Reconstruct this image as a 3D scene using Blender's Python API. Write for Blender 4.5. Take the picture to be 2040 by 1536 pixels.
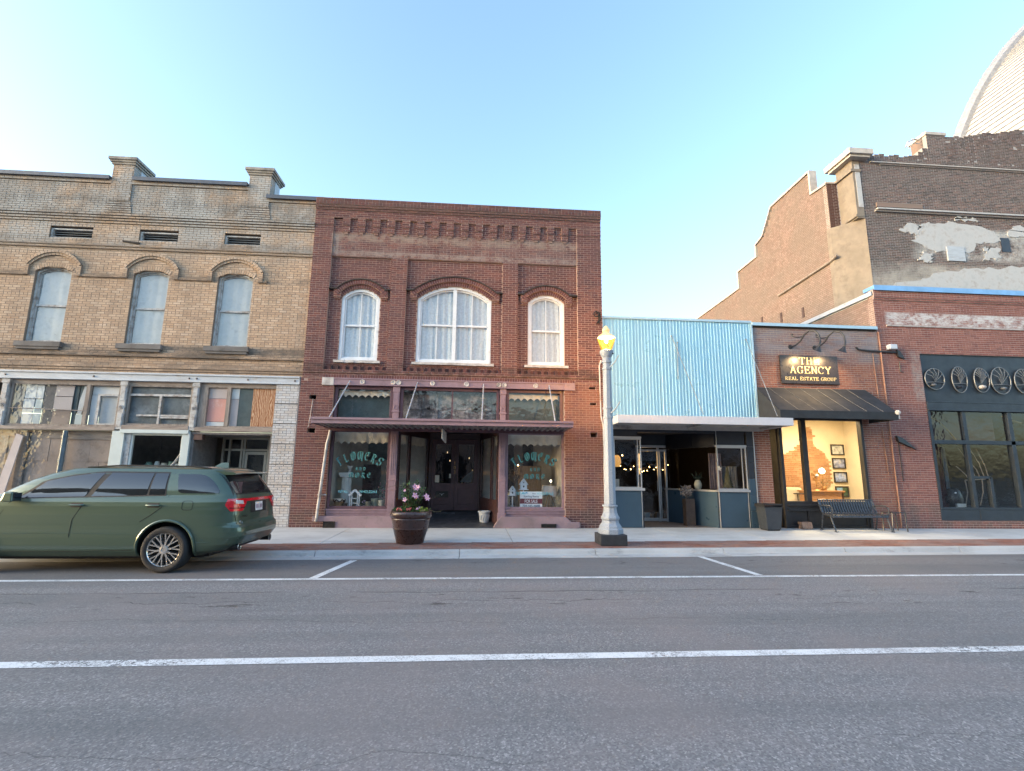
# Small-town main street at dusk: cream, red-brick, blue-metal and agency shop fronts seen from across the road.
# Axes: x along the street, y away from the camera (0 = facade line), z up (0 = pavement at the facades). Metres.
import bpy, bmesh, math, random
import numpy as np
from math import sin, cos, pi, radians, sqrt, atan2
from mathutils import Vector, Matrix

random.seed(7)
RNG = np.random.default_rng(11)
for o in list(bpy.data.objects):
    bpy.data.objects.remove(o, do_unlink=True)
SC = bpy.context.scene
COL = SC.collection

# ------------------------------------------------------------------ camera
cam_d = bpy.data.cameras.new('camera')
cam = bpy.data.objects.new('camera', cam_d)
COL.objects.link(cam)
PITCH, YAW, ROLL = 0.174227, 0.0746, 0.01045
_f = Vector((sin(YAW) * cos(PITCH), cos(YAW) * cos(PITCH), sin(PITCH)))
_r = Vector((cos(YAW), -sin(YAW), 0))
_u = _r.cross(_f)
_r2 = cos(ROLL) * _r + sin(ROLL) * _u
_u2 = -sin(ROLL) * _r + cos(ROLL) * _u
M = Matrix(((_r2.x, _u2.x, -_f.x), (_r2.y, _u2.y, -_f.y), (_r2.z, _u2.z, -_f.z)))
cam.matrix_world = Matrix.Translation((0, -14.672, 1.5)) @ M.to_4x4()
cam_d.sensor_width = 36.0
cam_d.lens = 36.0 * 1000.0 / 2040.0
cam_d.clip_start = 0.05
cam_d.clip_end = 3000
SC.camera = cam
CAMP = np.array([0, -14.672, 1.5])

# ------------------------------------------------------------------ sky, sun, exposure
world = bpy.data.worlds.new("World")
SC.world = world
world.use_nodes = True
wn = world.node_tree.nodes
wl = world.node_tree.links
wn.clear()
w_out = wn.new('ShaderNodeOutputWorld')
w_bg = wn.new('ShaderNodeBackground')
w_sky = wn.new('ShaderNodeTexSky')
w_sky.sky_type = 'NISHITA'
w_sky.sun_disc = False
SUN_EL, SUN_AZ = radians(8), radians(258)          # azimuth measured clockwise from +y: behind the camera
w_sky.sun_elevation = SUN_EL
w_sky.sun_rotation = SUN_AZ
w_sky.air_density = 1.0
w_sky.dust_density = 2.4
w_sky.ozone_density = 1.9
w_bg.inputs['Strength'].default_value = 0.15
wl.new(w_sky.outputs['Color'], w_bg.inputs['Color'])
wl.new(w_bg.outputs['Background'], w_out.inputs['Surface'])

sun_d = bpy.data.lights.new('sun', 'SUN')
sun_d.energy = 0.25
sun_d.angle = radians(28)
sun_d.color = (1.0, 0.92, 0.84)
sun = bpy.data.objects.new('sun', sun_d)
COL.objects.link(sun)
SUN_EL_L = SUN_EL
_sd = Vector((sin(SUN_AZ) * cos(SUN_EL_L), cos(SUN_AZ) * cos(SUN_EL_L), sin(SUN_EL_L)))
sun.rotation_euler = _sd.to_track_quat('Z', 'Y').to_euler()
sun.location = (0, -30, 30)

SC.view_settings.view_transform = 'Standard'
SC.view_settings.look = 'None'
SC.view_settings.gamma = 1.0
SC.view_settings.use_curve_mapping = False
SC.view_settings.exposure = 2.62
SC.cycles.max_bounces = 7
SC.cycles.diffuse_bounces = 3
SC.cycles.glossy_bounces = 3
SC.cycles.transmission_bounces = 4
SC.cycles.transparent_max_bounces = 12
SC.cycles.caustics_reflective = False
SC.cycles.caustics_refractive = False
SC.cycles.sample_clamp_indirect = 6

# ------------------------------------------------------------------ materials
MATS = {}


class NT:
    """tiny helper round a node tree"""
    def __init__(self, m):
        self.t = m.node_tree
        self.n = self.t.nodes
        self.l = self.t.links

    def new(self, kind, **kw):
        nd = self.n.new(kind)
        for k, v in kw.items():
            setattr(nd, k, v)
        return nd

    def link(self, a, b):
        self.l.new(a, b)

    def pos(self):
        return self.new('ShaderNodeNewGeometry').outputs['Position']

    def math(self, op, a, b=None, c=None, clamp=False):
        nd = self.new('ShaderNodeMath', operation=op, use_clamp=clamp)
        for i, v in enumerate((a, b, c)):
            if v is None:
                continue
            if isinstance(v, (int, float)):
                nd.inputs[i].default_value = v
            else:
                self.link(v, nd.inputs[i])
        return nd.outputs[0]

    def noise(self, vec, scale, detail=4, rough=0.6, stretch=None, out='Fac'):
        if stretch is not None:
            mp = self.new('ShaderNodeMapping')
            mp.inputs['Scale'].default_value = stretch
            self.link(vec, mp.inputs['Vector'])
            vec = mp.outputs['Vector']
        nd = self.new('ShaderNodeTexNoise')
        nd.inputs['Scale'].default_value = scale
        nd.inputs['Detail'].default_value = detail
        nd.inputs['Roughness'].default_value = rough
        self.link(vec, nd.inputs['Vector'])
        return nd.outputs[out]

    def smooth(self, v, lo, hi, a=0.0, b=1.0):
        nd = self.new('ShaderNodeMapRange', interpolation_type='SMOOTHSTEP')
        self.link(v, nd.inputs['Value'])
        nd.inputs['From Min'].default_value = lo
        nd.inputs['From Max'].default_value = hi
        nd.inputs['To Min'].default_value = a
        nd.inputs['To Max'].default_value = b
        return nd.outputs['Result']

    def mix(self, fac, a, b, mode='MIX'):
        nd = self.new('ShaderNodeMix', data_type='RGBA', blend_type=mode)
        for sock, v in ((nd.inputs['Factor'], fac), (nd.inputs['A'], a), (nd.inputs['B'], b)):
            if isinstance(v, (int, float)):
                sock.default_value = v
            elif isinstance(v, (tuple, list)):
                sock.default_value = (*v[:3], 1)
            else:
                self.link(v, sock)
        # colour sockets of the Mix node are at fixed places
        return nd.outputs['Result']

    def ramp(self, fac, stops, interp='LINEAR'):
        nd = self.new('ShaderNodeValToRGB')
        cr = nd.color_ramp
        cr.interpolation = interp
        while len(cr.elements) > 1:
            cr.elements.remove(cr.elements[0])
        for i, (p, c) in enumerate(stops):
            e = cr.elements[0] if i == 0 else cr.elements.new(p)
            e.position = p
            e.color = (*c[:3], 1)
        self.link(fac, nd.inputs['Fac'])
        return nd.outputs['Color']


def mixrgb(nt, fac, a, b, mode='MIX'):
    nd = nt.new('ShaderNodeMixRGB', blend_type=mode)
    for i, v in enumerate((fac, a, b)):
        if isinstance(v, (int, float)):
            nd.inputs[i].default_value = v
        elif isinstance(v, (tuple, list)):
            nd.inputs[i].default_value = (*v[:3], 1)
        else:
            nt.link(v, nd.inputs[i])
    return nd.outputs[0]


NT.mix = lambda self, fac, a, b, mode='MIX': mixrgb(self, fac, a, b, mode)


def base_mat(name):
    m = bpy.data.materials.new(name)
    m.use_nodes = True
    nt = NT(m)
    bs = nt.n['Principled BSDF']
    MATS[name] = m
    return m, nt, bs


def pm(name, c, rough=0.6, metal=0.0, vary=0.18, scale=6.0, bump=0.0, bscale=60.0, spec=0.5, coat=0.0,
       dirt=None, dirt_amt=0.0, dirt_scale=2.5, stretch=None, emit=None, estr=0.0):
    """painted / plain surface: base colour broken up by two sizes of noise, optional dirt colour and fine relief"""
    if name in MATS:
        return MATS[name]
    m, nt, bs = base_mat(name)
    p = nt.pos()
    n1 = nt.noise(p, scale, 5, 0.65, stretch)
    d = tuple(max(0, x * (1 - vary)) for x in c)
    l = tuple(min(1, x * (1 + vary)) for x in c)
    col = nt.mix(nt.smooth(n1, 0.3, 0.7), d, l)
    if dirt:
        n2 = nt.noise(p, dirt_scale, 6, 0.7, stretch)
        col = nt.mix(nt.smooth(n2, 0.62 - dirt_amt * 0.3, 0.85 - dirt_amt * 0.2), col, dirt)
    nt.link(col, bs.inputs['Base Color'])
    bs.inputs['Roughness'].default_value = rough
    bs.inputs['Metallic'].default_value = metal
    bs.inputs['Specular IOR Level'].default_value = spec
    bs.inputs['Coat Weight'].default_value = coat
    bs.inputs['Coat Roughness'].default_value = 0.05
    if rough < 0.9:
        r = nt.smooth(nt.noise(p, scale * 1.7, 4), 0.3, 0.75, max(0.02, rough - 0.08), min(1, rough + 0.1))
        nt.link(r, bs.inputs['Roughness'])
    if bump:
        b = nt.new('ShaderNodeBump')
        b.inputs['Strength'].default_value = bump
        b.inputs['Distance'].default_value = 0.01
        nt.link(nt.noise(p, bscale, 4), b.inputs['Height'])
        nt.link(b.outputs['Normal'], bs.inputs['Normal'])
    if emit:
        bs.inputs['Emission Color'].default_value = (*emit, 1)
        bs.inputs['Emission Strength'].default_value = estr
    return m


def brick_mat(name, palette, rough=0.88, stains_and_glow=(), mortarish=0.0):
    """palette over the per-brick attribute 'tone'; stains = list of (axis, lo, hi, soft, colour, amount, noise scale)"""
    m, nt, bs = base_mat(name)
    p = nt.pos()
    at = nt.new('ShaderNodeAttribute', attribute_name='tone')
    k = len(palette)
    col = nt.ramp(at.outputs['Fac'], [(i / max(1, k - 1), c) for i, c in enumerate(palette)])
    n1 = nt.noise(p, 45, 4, 0.7)
    col = nt.mix(nt.smooth(n1, 0.25, 0.75, 0.0, 0.35), col, tuple(x * 0.55 for x in palette[0]))
    n2 = nt.noise(p, 0.9, 5, 0.65)
    col = nt.mix(nt.smooth(n2, 0.42, 0.75, 0, 0.4), col, tuple(x * 0.6 for x in palette[0]))
    col = stain_glow_nodes(nt, p, col, stains_and_glow)
    nt.link(col, bs.inputs['Base Color'])
    bs.inputs['Roughness'].default_value = rough
    bs.inputs['Specular IOR Level'].default_value = 0.25
    b = nt.new('ShaderNodeBump')
    b.inputs['Strength'].default_value = 0.3
    b.inputs['Distance'].default_value = 0.004
    nt.link(nt.noise(p, 70, 5, 0.7), b.inputs['Height'])
    nt.link(b.outputs['Normal'], bs.inputs['Normal'])
    return m


def stain_glow_nodes(nt, p, col, stains_and_glow):
    if not stains_and_glow:
        return col
    sep = nt.new('ShaderNodeSeparateXYZ')
    nt.link(p, sep.inputs[0])
    ax = {'x': sep.outputs[0], 'y': sep.outputs[1], 'z': sep.outputs[2]}
    for bands, colour, amt, nsc, stretch in stains_and_glow:
        mask = None
        for a, lo, hi, s in bands:
            v = nt.math('MULTIPLY', nt.smooth(ax[a], lo - s, lo + s * 0.3), nt.smooth(ax[a], hi - s * 0.3, hi + s, 1.0, 0.0))
            mask = v if mask is None else nt.math('MULTIPLY', mask, v)
        n = nt.noise(p, nsc, 6, 0.75, stretch)
        mask = nt.math('MULTIPLY', mask, nt.smooth(n, 0.36, 0.6))
        mask = nt.math('MULTIPLY', mask, amt)
        col = nt.mix(mask, col, colour)
    return col


def mortar_mat(name, c, stains_and_glow=()):
    m, nt, bs = base_mat(name)
    p = nt.pos()
    col = nt.mix(nt.noise(p, 20, 4), tuple(x * 0.7 for x in c), tuple(min(1, x * 1.2) for x in c))
    col = stain_glow_nodes(nt, p, col, stains_and_glow)
    nt.link(col, bs.inputs['Base Color'])
    bs.inputs['Roughness'].default_value = 0.95
    bs.inputs['Specular IOR Level'].default_value = 0.1
    return m


def glass_mat(name, tint=(0.8, 0.85, 0.87), ior=1.5, rough=0.0, wobble=0.0, refl=1.0):
    """window pane: see-through tint plus a Fresnel mirror, slightly wavy like old glass"""
    m, nt, bs = base_mat(name)
    nt.n.remove(bs)
    out = nt.n['Material Output']
    tr = nt.new('ShaderNodeBsdfTransparent')
    tr.inputs['Color'].default_value = (*tint, 1)
    gl = nt.new('ShaderNodeBsdfGlossy')
    gl.inputs['Roughness'].default_value = rough
    gl.inputs['Color'].default_value = (refl, refl, refl, 1)
    lw = nt.new('ShaderNodeLayerWeight')           # Schlick from the unsigned angle, so that light passes the single sheet both ways
    lw.inputs['Blend'].default_value = 0.5
    f5 = nt.math('POWER', lw.outputs['Facing'], 5.0)
    fr = nt.math('MULTIPLY_ADD', f5, 0.93, 0.055)
    if wobble:
        b = nt.new('ShaderNodeBump')
        b.inputs['Strength'].default_value = wobble
        b.inputs['Distance'].default_value = 0.02
        nt.link(nt.noise(nt.pos(), 3.5, 2), b.inputs['Height'])
        nt.link(b.outputs['Normal'], gl.inputs['Normal'])
    mx = nt.new('ShaderNodeMixShader')
    nt.link(fr, mx.inputs[0])
    nt.link(tr.outputs[0], mx.inputs[1])
    nt.link(gl.outputs[0], mx.inputs[2])
    nt.link(mx.outputs[0], out.inputs['Surface'])
    return m


def emit_mat(name, c, s):
    m, nt, bs = base_mat(name)
    bs.inputs['Base Color'].default_value = (*c, 1)
    bs.inputs['Emission Color'].default_value = (*c, 1)
    bs.inputs['Emission Strength'].default_value = s
    return m


# ------------------------------------------------------------------ mesh helpers
WLOC = {}


class MB:
    """collects shapes in world coordinates; build() links them as one mesh object (shifted to its thing's base)"""
    def __init__(self):
        self.v, self.f, self.m = [], [], []

    def face(self, pts, m=0):
        i = len(self.v)
        self.v += [tuple(p) for p in pts]
        self.f.append(tuple(range(i, i + len(pts))))
        self.m.append(m)
        return self

    def mesh(self, vs, fs, m=0):
        i = len(self.v)
        self.v += [tuple(p) for p in vs]
        for f in fs:
            self.f.append(tuple(i + k for k in f))
            self.m.append(m)
        return self

    def box(self, x0, x1, y0, y1, z0, z1, m=0):
        return self.mesh([(x0, y0, z0), (x1, y0, z0), (x1, y1, z0), (x0, y1, z0), (x0, y0, z1), (x1, y0, z1), (x1, y1, z1), (x0, y1, z1)],
                         [(0, 3, 2, 1), (4, 5, 6, 7), (0, 1, 5, 4), (1, 2, 6, 5), (2, 3, 7, 6), (3, 0, 4, 7)], m)

    def hexa(self, lo, hi, m=0):
        """bottom quad (4 points, counter-clockwise from above) and top quad"""
        return self.mesh(list(lo) + list(hi), [(0, 3, 2, 1), (4, 5, 6, 7), (0, 1, 5, 4), (1, 2, 6, 5), (2, 3, 7, 6), (3, 0, 4, 7)], m)

    def prism(self, poly, y0, y1, m=0):
        """poly = (x,z) outline counter-clockwise seen from -y; extruded from y0 (front) to y1"""
        n = len(poly)
        i = len(self.v)
        self.v += [(x, y0, z) for x, z in poly] + [(x, y1, z) for x, z in poly]
        self.f.append(tuple(i + k for k in range(n)))
        self.f.append(tuple(i + n + k for k in reversed(range(n))))
        self.m += [m, m]
        for k in range(n):
            a, b = k, (k + 1) % n
            self.f.append((i + b, i + a, i + n + a, i + n + b))
            self.m.append(m)
        return self

    def prism_axis(self, poly, a0, a1, fn, m=0):
        """generic prism: fn(u, v, a) -> point"""
        n = len(poly)
        i = len(self.v)
        self.v += [fn(u, v, a0) for u, v in poly] + [fn(u, v, a1) for u, v in poly]
        self.f.append(tuple(i + k for k in range(n)))
        self.f.append(tuple(i + n + k for k in reversed(range(n))))
        self.m += [m, m]
        for k in range(n):
            a, b = k, (k + 1) % n
            self.f.append((i + b, i + a, i + n + a, i + n + b))
            self.m.append(m)
        return self

    def ring(self, outer, inner, y0, y1, m=0, closed=True):
        """frame between two (x,z) outlines with the same point count"""
        n = len(outer)
        i = len(self.v)
        self.v += [(x, y0, z) for x, z in outer] + [(x, y0, z) for x, z in inner] + [(x, y1, z) for x, z in outer] + [(x, y1, z) for x, z in inner]
        rng = range(n) if closed else range(n - 1)
        for k in rng:
            b = (k + 1) % n
            for q in ((k, b, n + b, n + k), (2 * n + k, 3 * n + k, 3 * n + b, 2 * n + b), (k, 2 * n + k, 2 * n + b, b), (n + k, n + b, 3 * n + b, 3 * n + k)):
                self.f.append(tuple(i + t for t in q))
                self.m.append(m)
        if not closed:
            for k in (0, n - 1):
                self.f.append(tuple(i + t for t in (k, n + k, 3 * n + k, 2 * n + k)))
                self.m.append(m)
        return self

    def tube(self, pts, r, n=8, m=0, caps=True):
        pts = [Vector(p) for p in pts]
        rs = r if isinstance(r, (list, tuple)) else [r] * len(pts)
        i = len(self.v)
        prev = None
        for k, p in enumerate(pts):
            t = (pts[min(k + 1, len(pts) - 1)] - pts[max(k - 1, 0)])
            if t.length < 1e-9:
                t = Vector((0, 0, 1))
            t.normalize()
            ref = prev if prev is not None else (Vector((0, 0, 1)) if abs(t.z) < 0.9 else Vector((1, 0, 0)))
            a = (ref - t * ref.dot(t))
            if a.length < 1e-6:
                a = Vector((1, 0, 0)).cross(t)
            a.normalize()
            b = t.cross(a)
            prev = a
            for j in range(n):
                w = 2 * pi * j / n
                self.v.append(tuple(p + (a * cos(w) + b * sin(w)) * rs[k]))
        for k in range(len(pts) - 1):
            for j in range(n):
                j2 = (j + 1) % n
                self.f.append((i + k * n + j, i + k * n + j2, i + (k + 1) * n + j2, i + (k + 1) * n + j))
                self.m.append(m)
        if caps:
            self.f.append(tuple(i + j for j in reversed(range(n))))
            self.f.append(tuple(i + (len(pts) - 1) * n + j for j in range(n)))
            self.m += [m, m]
        return self

    def lathe(self, c, prof, n=24, m=0, rot=0.0, sq=1.0, cap=True):
        """prof = [(r, z)] from bottom to top round the vertical through c"""
        cx, cy, cz = c
        i = len(self.v)
        for r, z in prof:
            for j in range(n):
                w = rot + 2 * pi * j / n
                self.v.append((cx + r * cos(w), cy + r * sin(w) * sq, cz + z))
        for k in range(len(prof) - 1):
            for j in range(n):
                j2 = (j + 1) % n
                self.f.append((i + k * n + j, i + k * n + j2, i + (k + 1) * n + j2, i + (k + 1) * n + j))
                self.m.append(m)
        if cap:
            self.f.append(tuple(i + j for j in reversed(range(n))))
            self.f.append(tuple(i + (len(prof) - 1) * n + j for j in range(n)))
            self.m += [m, m]
        return self

    def ball(self, c, r, n=10, k=6, m=0, sz=1.0):
        prof = [(r * sin(pi * t / k), -r * sz * cos(pi * t / k)) for t in range(k + 1)]
        prof[0] = (r * 0.02, -r * sz)
        prof[-1] = (r * 0.02, r * sz)
        return self.lathe(c, prof, n, m)

    def build(self, name, mats, parent=None, smooth=False, bevel=0.0, seg=2, angle=40):
        me = bpy.data.meshes.new(name)
        off = WLOC.get(parent.name, (0, 0, 0)) if parent else (0, 0, 0)
        v = np.array(self.v, dtype=float).reshape(-1, 3) - np.array(off)
        me.from_pydata(v.tolist(), [], self.f)
        mats = mats if isinstance(mats, (list, tuple)) else [mats]
        for mt in mats:
            me.materials.append(mt)
        if len(mats) > 1:
            me.polygons.foreach_set('material_index', self.m)
        if smooth:
            me.polygons.foreach_set('use_smooth', [True] * len(me.polygons))
            try:
                me.set_sharp_from_angle(angle=radians(angle))
            except Exception:
                pass
        me.update()
        o = bpy.data.objects.new(name, me)
        COL.objects.link(o)
        if parent:
            o.parent = parent
        WLOC[o.name] = off
        if bevel:
            b = o.modifiers.new('bevel', 'BEVEL')
            b.width = bevel
            b.segments = seg
            b.limit_method = 'ANGLE'
            b.angle_limit = radians(35)
        return o


def thing(name, label, cat, loc=(0, 0, 0), group=None):
    o = bpy.data.objects.new(name, None)
    o.empty_display_size = 0.2
    COL.objects.link(o)
    o.location = loc
    WLOC[o.name] = tuple(loc)
    o['label'] = label
    o['category'] = cat
    if group:
        o['group'] = group
    return o


def tag(o, label, cat, group=None):
    o['label'] = label
    o['category'] = cat
    if group:
        o['group'] = group
    return o


def kind(o, k):
    o['kind'] = k
    return o


def copy_thing(root, loc, label, group=None):
    def cp(o, parent):
        c = o.copy()
        COL.objects.link(c)
        if parent is not None:
            c.parent = parent
        WLOC[c.name] = loc
        for ch in [x for x in bpy.data.objects if x.parent == o]:
            cp(ch, c)
        return c
    r = cp(root, None)
    r.location = loc
    r['label'] = label
    if group:
        r['group'] = group
    return r


# ------------------------------------------------------------------ brickwork
class Bricks:
    """brick courses on a wall plane: O + u*U + z*up + n*N (n = how far a face stands proud)"""
    def __init__(self, O=(0, 0, 0), U=(1, 0, 0), N=(0, -1, 0), course=0.068, length=0.213, joint=0.011, depth=0.2, V=(0, 0, 1), skew=None):
        self.O, self.U, self.N = (np.array(a, float) for a in (O, U, N))
        self.V = np.array(V, float)
        self.skew = skew     # optional shift of the wall's v axis along u (for paving along the slightly slanted kerb)
        self.course, self.length, self.joint, self.depth = course, length, joint, depth
        self.bed = 0.004
        self.q = []          # (4 corners (u,z) ccw from front, n, depth, tone, full)
        self.mort = []       # mortar strips (u0,u1,z0,z1,n)

    def free(self, u0, u1, za, zb, openings):
        iv = [(u0, u1)]
        for op in openings:
            cut = op(za, zb)
            if cut is None:
                continue
            a, b = cut
            nx = []
            for s, e in iv:
                if b <= s or a >= e:
                    nx.append((s, e))
                    continue
                if a > s:
                    nx.append((s, a))
                if b < e:
                    nx.append((b, e))
            iv = nx
        return [(s, e) for s, e in iv if e - s > 0.02]

    def wall(self, u0, u1, z0, z1, n=0.0, openings=(), zref=0.0, skip=0.0, jit=0.0025, mortar=True, tone=None, header_every=6):
        c, L, j = self.course, self.length, self.joint
        k0 = math.floor((z0 - zref) / c + 1e-6)
        k = k0
        while zref + k * c < z1 - 0.012:
            za, zb = max(z0, zref + k * c), min(z1, zref + (k + 1) * c)
            if zb - za < 0.02:
                k += 1
                continue
            header = header_every and k % header_every == 0
            ll = L / 2 if header else L
            off = 0.0 if k % 2 == 0 else ll / 2
            for s, e in self.free(u0, u1, za, zb, openings):
                if mortar:
                    self.mort.append((s, e, za, zb, n - self.bed))
                b = math.floor((s - off) / ll) * ll + off
                while b < e - 1e-4:
                    a0, a1 = max(s, b), min(e, b + ll)
                    b += ll
                    if a1 - a0 < 0.03:
                        continue
                    if skip and random.random() < skip:
                        continue
                    full = (not header) and a1 - a0 > L - 1e-3 and zb - za > c - 1e-3
                    g = j / 2
                    self.q.append((((a0 + (g if a0 > s else 0), za + g), (a1 - (g if a1 < e else 0), za + g), (a1 - (g if a1 < e else 0), zb - g), (a0 + (g if a0 > s else 0), zb - g)),
                                   n + random.uniform(0, 1.0 * jit), self.depth + n, random.random() if tone is None else tone + random.uniform(-.1, .1), full))
            k += 1

    def upright(self, u0, u1, z0, z1, n=0.0, w=0.07, alt=0.0, depth=None):
        """row of headers on edge; alt = extra depth of every second one"""
        k = max(1, int(round((u1 - u0) / w)))
        w = (u1 - u0) / k
        self.mort.append((u0, u1, z0, z1, n - 0.006))
        g = self.joint / 2
        for i in range(k):
            a, b = u0 + i * w + g, u0 + (i + 1) * w - g
            self.q.append((((a, z0 + g), (b, z0 + g), (b, z1 - g), (a, z1 - g)), n + (alt if i % 2 else 0) + random.uniform(0, .0025), (depth or self.depth) + n, random.random(), False))

    def block(self, u0, u1, z0, z1, n, tone=None, depth=None):
        self.q.append((((u0, z0), (u1, z0), (u1, z1), (u0, z1)), n, (depth or self.depth) + n, random.random() if tone is None else tone, False))

    def arch(self, uc, zs, half, rise, t, n, w=0.07, a_ext=0.0):
        """ring of voussoirs standing on a segmental arch (half span, rise)"""
        R = (half * half + rise * rise) / (2 * rise)
        zc = zs + rise - R
        a = math.asin(min(1, half / R)) + a_ext
        k = max(3, int(round(2 * a * (R + t / 2) / w)))
        for i in range(k):
            t0, t1 = -a + 2 * a * i / k, -a + 2 * a * (i + 1) / k
            g = self.joint / 2 / R
            P = lambda r, th: (uc + r * math.sin(th), zc + r * math.cos(th))
            self.q.append(((P(R, t0 + g), P(R, t1 - g), P(R + t, t1 - g), P(R + t, t0 + g)), n + random.uniform(0, .002), self.depth + n, random.random(), False))
            # mortar behind
            self.mort.append(('q', (P(R, t0), P(R, t1), P(R + t, t1), P(R + t, t0)), n - 0.006))

    def W(self, u, z, n):
        if self.skew:
            z = z + self.skew(u)
        return self.O + self.U * u + self.V * z + self.N * n

    def build(self, parent, mat_brick, mat_mortar, singles=300, tmax=0.35, name='brick', mass='brickwork', clip=None):
        off = np.array(WLOC.get(parent.name, (0, 0, 0)))
        q = self.q
        if clip:
            q = [b for b in q if clip(b)]
        # the ones that show largest become single parts
        order = []
        if singles:
            for i, b in enumerate(q):
                if b[4]:
                    cu = (b[0][0][0] + b[0][1][0]) / 2
                    cz = (b[0][0][1] + b[0][2][1]) / 2
                    order.append((np.linalg.norm(self.W(cu, cz, b[1]) - CAMP), i))
            order.sort()
        single = set(i for _, i in order[:singles])
        # mass
        rest = [b for i, b in enumerate(q) if i not in single]
        K = len(rest)
        V = np.zeros((K * 8, 3))
        for i, b in enumerate(rest):
            c4, n, d = b[0], b[1], b[2]
            mu = sum(c[0] for c in c4) / 4
            mz = sum(c[1] for c in c4) / 4
            for jx, (u, z) in enumerate(c4):
                V[i * 8 + jx] = self.W(u, z, n - d)
                V[i * 8 + 4 + jx] = self.W(u + (0.0015 if u < mu else -0.0015), z + (0.0015 if z < mz else -0.0015), n)
        quads = np.array([(4, 5, 6, 7), (0, 1, 5, 4), (1, 2, 6, 5), (2, 3, 7, 6), (3, 0, 4, 7)])
        # make the faces look outwards
        flip = np.dot(np.cross(self.U, self.V), self.N) < 0
        if flip:
            quads = quads[:, ::-1]
        F = (quads[None] + (np.arange(K) * 8)[:, None, None]).reshape(-1, 4)
        o = mesh_np(mass, V - off, F, [mat_brick], np.repeat([b[3] for b in rest], 5))
        o.parent = parent
        WLOC[o.name] = tuple(off)
        o['kind'] = 'stuff'
        # singles share a few meshes
        L, c, g = self.length, self.course, self.joint / 2
        tmpl = []
        hw, hh = L / 2 - g, c / 2 - g
        for ti in range(12):
            V8 = []
            for (u, z) in ((-hw, -hh), (hw, -hh), (hw, hh), (-hw, hh)):
                V8.append(self.U * u + self.V * z - self.N * self.depth)
            for (u, z) in ((-hw + .0015, -hh + .0015), (hw - .0015, -hh + .0015), (hw - .0015, hh - .0015), (-hw + .0015, hh - .0015)):
                V8.append(self.U * u + self.V * z)
            tmpl.append(mesh_np(name, np.array(V8), quads, [mat_brick], np.full(5, (ti + 0.5) / 12), link=False))
        for i in sorted(single):
            b = q[i]
            me = tmpl[min(11, max(0, int(b[3] * 12)))]
            ob = bpy.data.objects.new(name, me)
            COL.objects.link(ob)
            ob.parent = parent
            cu = (b[0][0][0] + b[0][1][0]) / 2
            cz = (b[0][0][1] + b[0][2][1]) / 2
            ob.location = self.W(cu, cz, b[1]) - off
        # mortar bed
        mv, mf = [], []
        for s in self.mort:
            if s[0] == 'q':
                pts, n = s[1], s[2]
                fr = [self.W(u, z, n) for u, z in pts]
                bk = [self.W(u, z, n - 0.2) for u, z in pts]
            else:
                u0, u1, z0, z1, n = s
                pts = ((u0, z0), (u1, z0), (u1, z1), (u0, z1))
                fr = [self.W(u, z, n) for u, z in pts]
                bk = [self.W(u, z, n - 0.22) for u, z in pts]
            i = len(mv)
            mv += bk + fr
            for f in quads:
                mf.append(tuple(int(i + k) for k in f))
        if not mv:
            return o
        mo = mesh_np('mortar', np.array(mv) - off, np.array(mf), [mat_mortar], None)
        mo.parent = parent
        WLOC[mo.name] = tuple(off)
        return o


def mesh_np(name, V, F, mats, tone=None, link=True):
    me = bpy.data.meshes.new(name)
    me.vertices.add(len(V))
    me.vertices.foreach_set('co', np.asarray(V, dtype=np.float32).ravel())
    me.loops.add(F.size)
    me.loops.foreach_set('vertex_index', np.asarray(F, dtype=np.int32).ravel())
    me.polygons.add(len(F))
    me.polygons.foreach_set('loop_start', np.arange(0, F.size, F.shape[1], dtype=np.int32))
    me.polygons.foreach_set('use_smooth', np.zeros(len(F), dtype=bool))
    for mt in mats:
        me.materials.append(mt)
    me.update(calc_edges=True)
    if tone is not None:
        a = me.attributes.new('tone', 'FLOAT', 'FACE')
        a.data.foreach_set('value', np.asarray(tone, dtype=np.float32))
    if not link:
        return me
    o = bpy.data.objects.new(name, me)
    COL.objects.link(o)
    return o


def rect_open(u0, u1, z0, z1):
    return lambda a, b: (u0, u1) if (b > z0 + 0.02 and a < z1 - 0.02) else None


def arch_open(uc, half, z0, zs, rise):
    R = (half * half + rise * rise) / (2 * rise)
    zc = zs + rise - R

    def f(a, b):
        if b <= z0 + 0.01 or a >= zs + rise - 0.01:
            return None
        zm = (a + b) / 2
        if zm <= zs:
            return (uc - half, uc + half)
        h = R * R - (zm - zc) ** 2
        if h <= 0:
            return None
        w = min(half, sqrt(h))
        return (uc - w, uc + w)
    return f


def arch_outline(uc, half, z0, zs, rise, n=14, inset=0.0):
    """counter-clockwise (x,z) outline of an arched opening"""
    R = (half * half + rise * rise) / (2 * rise)
    zc = zs + rise - R
    R2 = R - inset
    h = half - inset
    a = math.asin(min(1, h / R2))
    pts = [(uc - h, z0 + inset), (uc + h, z0 + inset)]
    for i in range(n + 1):
        t = a - 2 * a * i / n
        pts.append((uc + R2 * sin(t), zc + R2 * cos(t)))
    return pts


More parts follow.
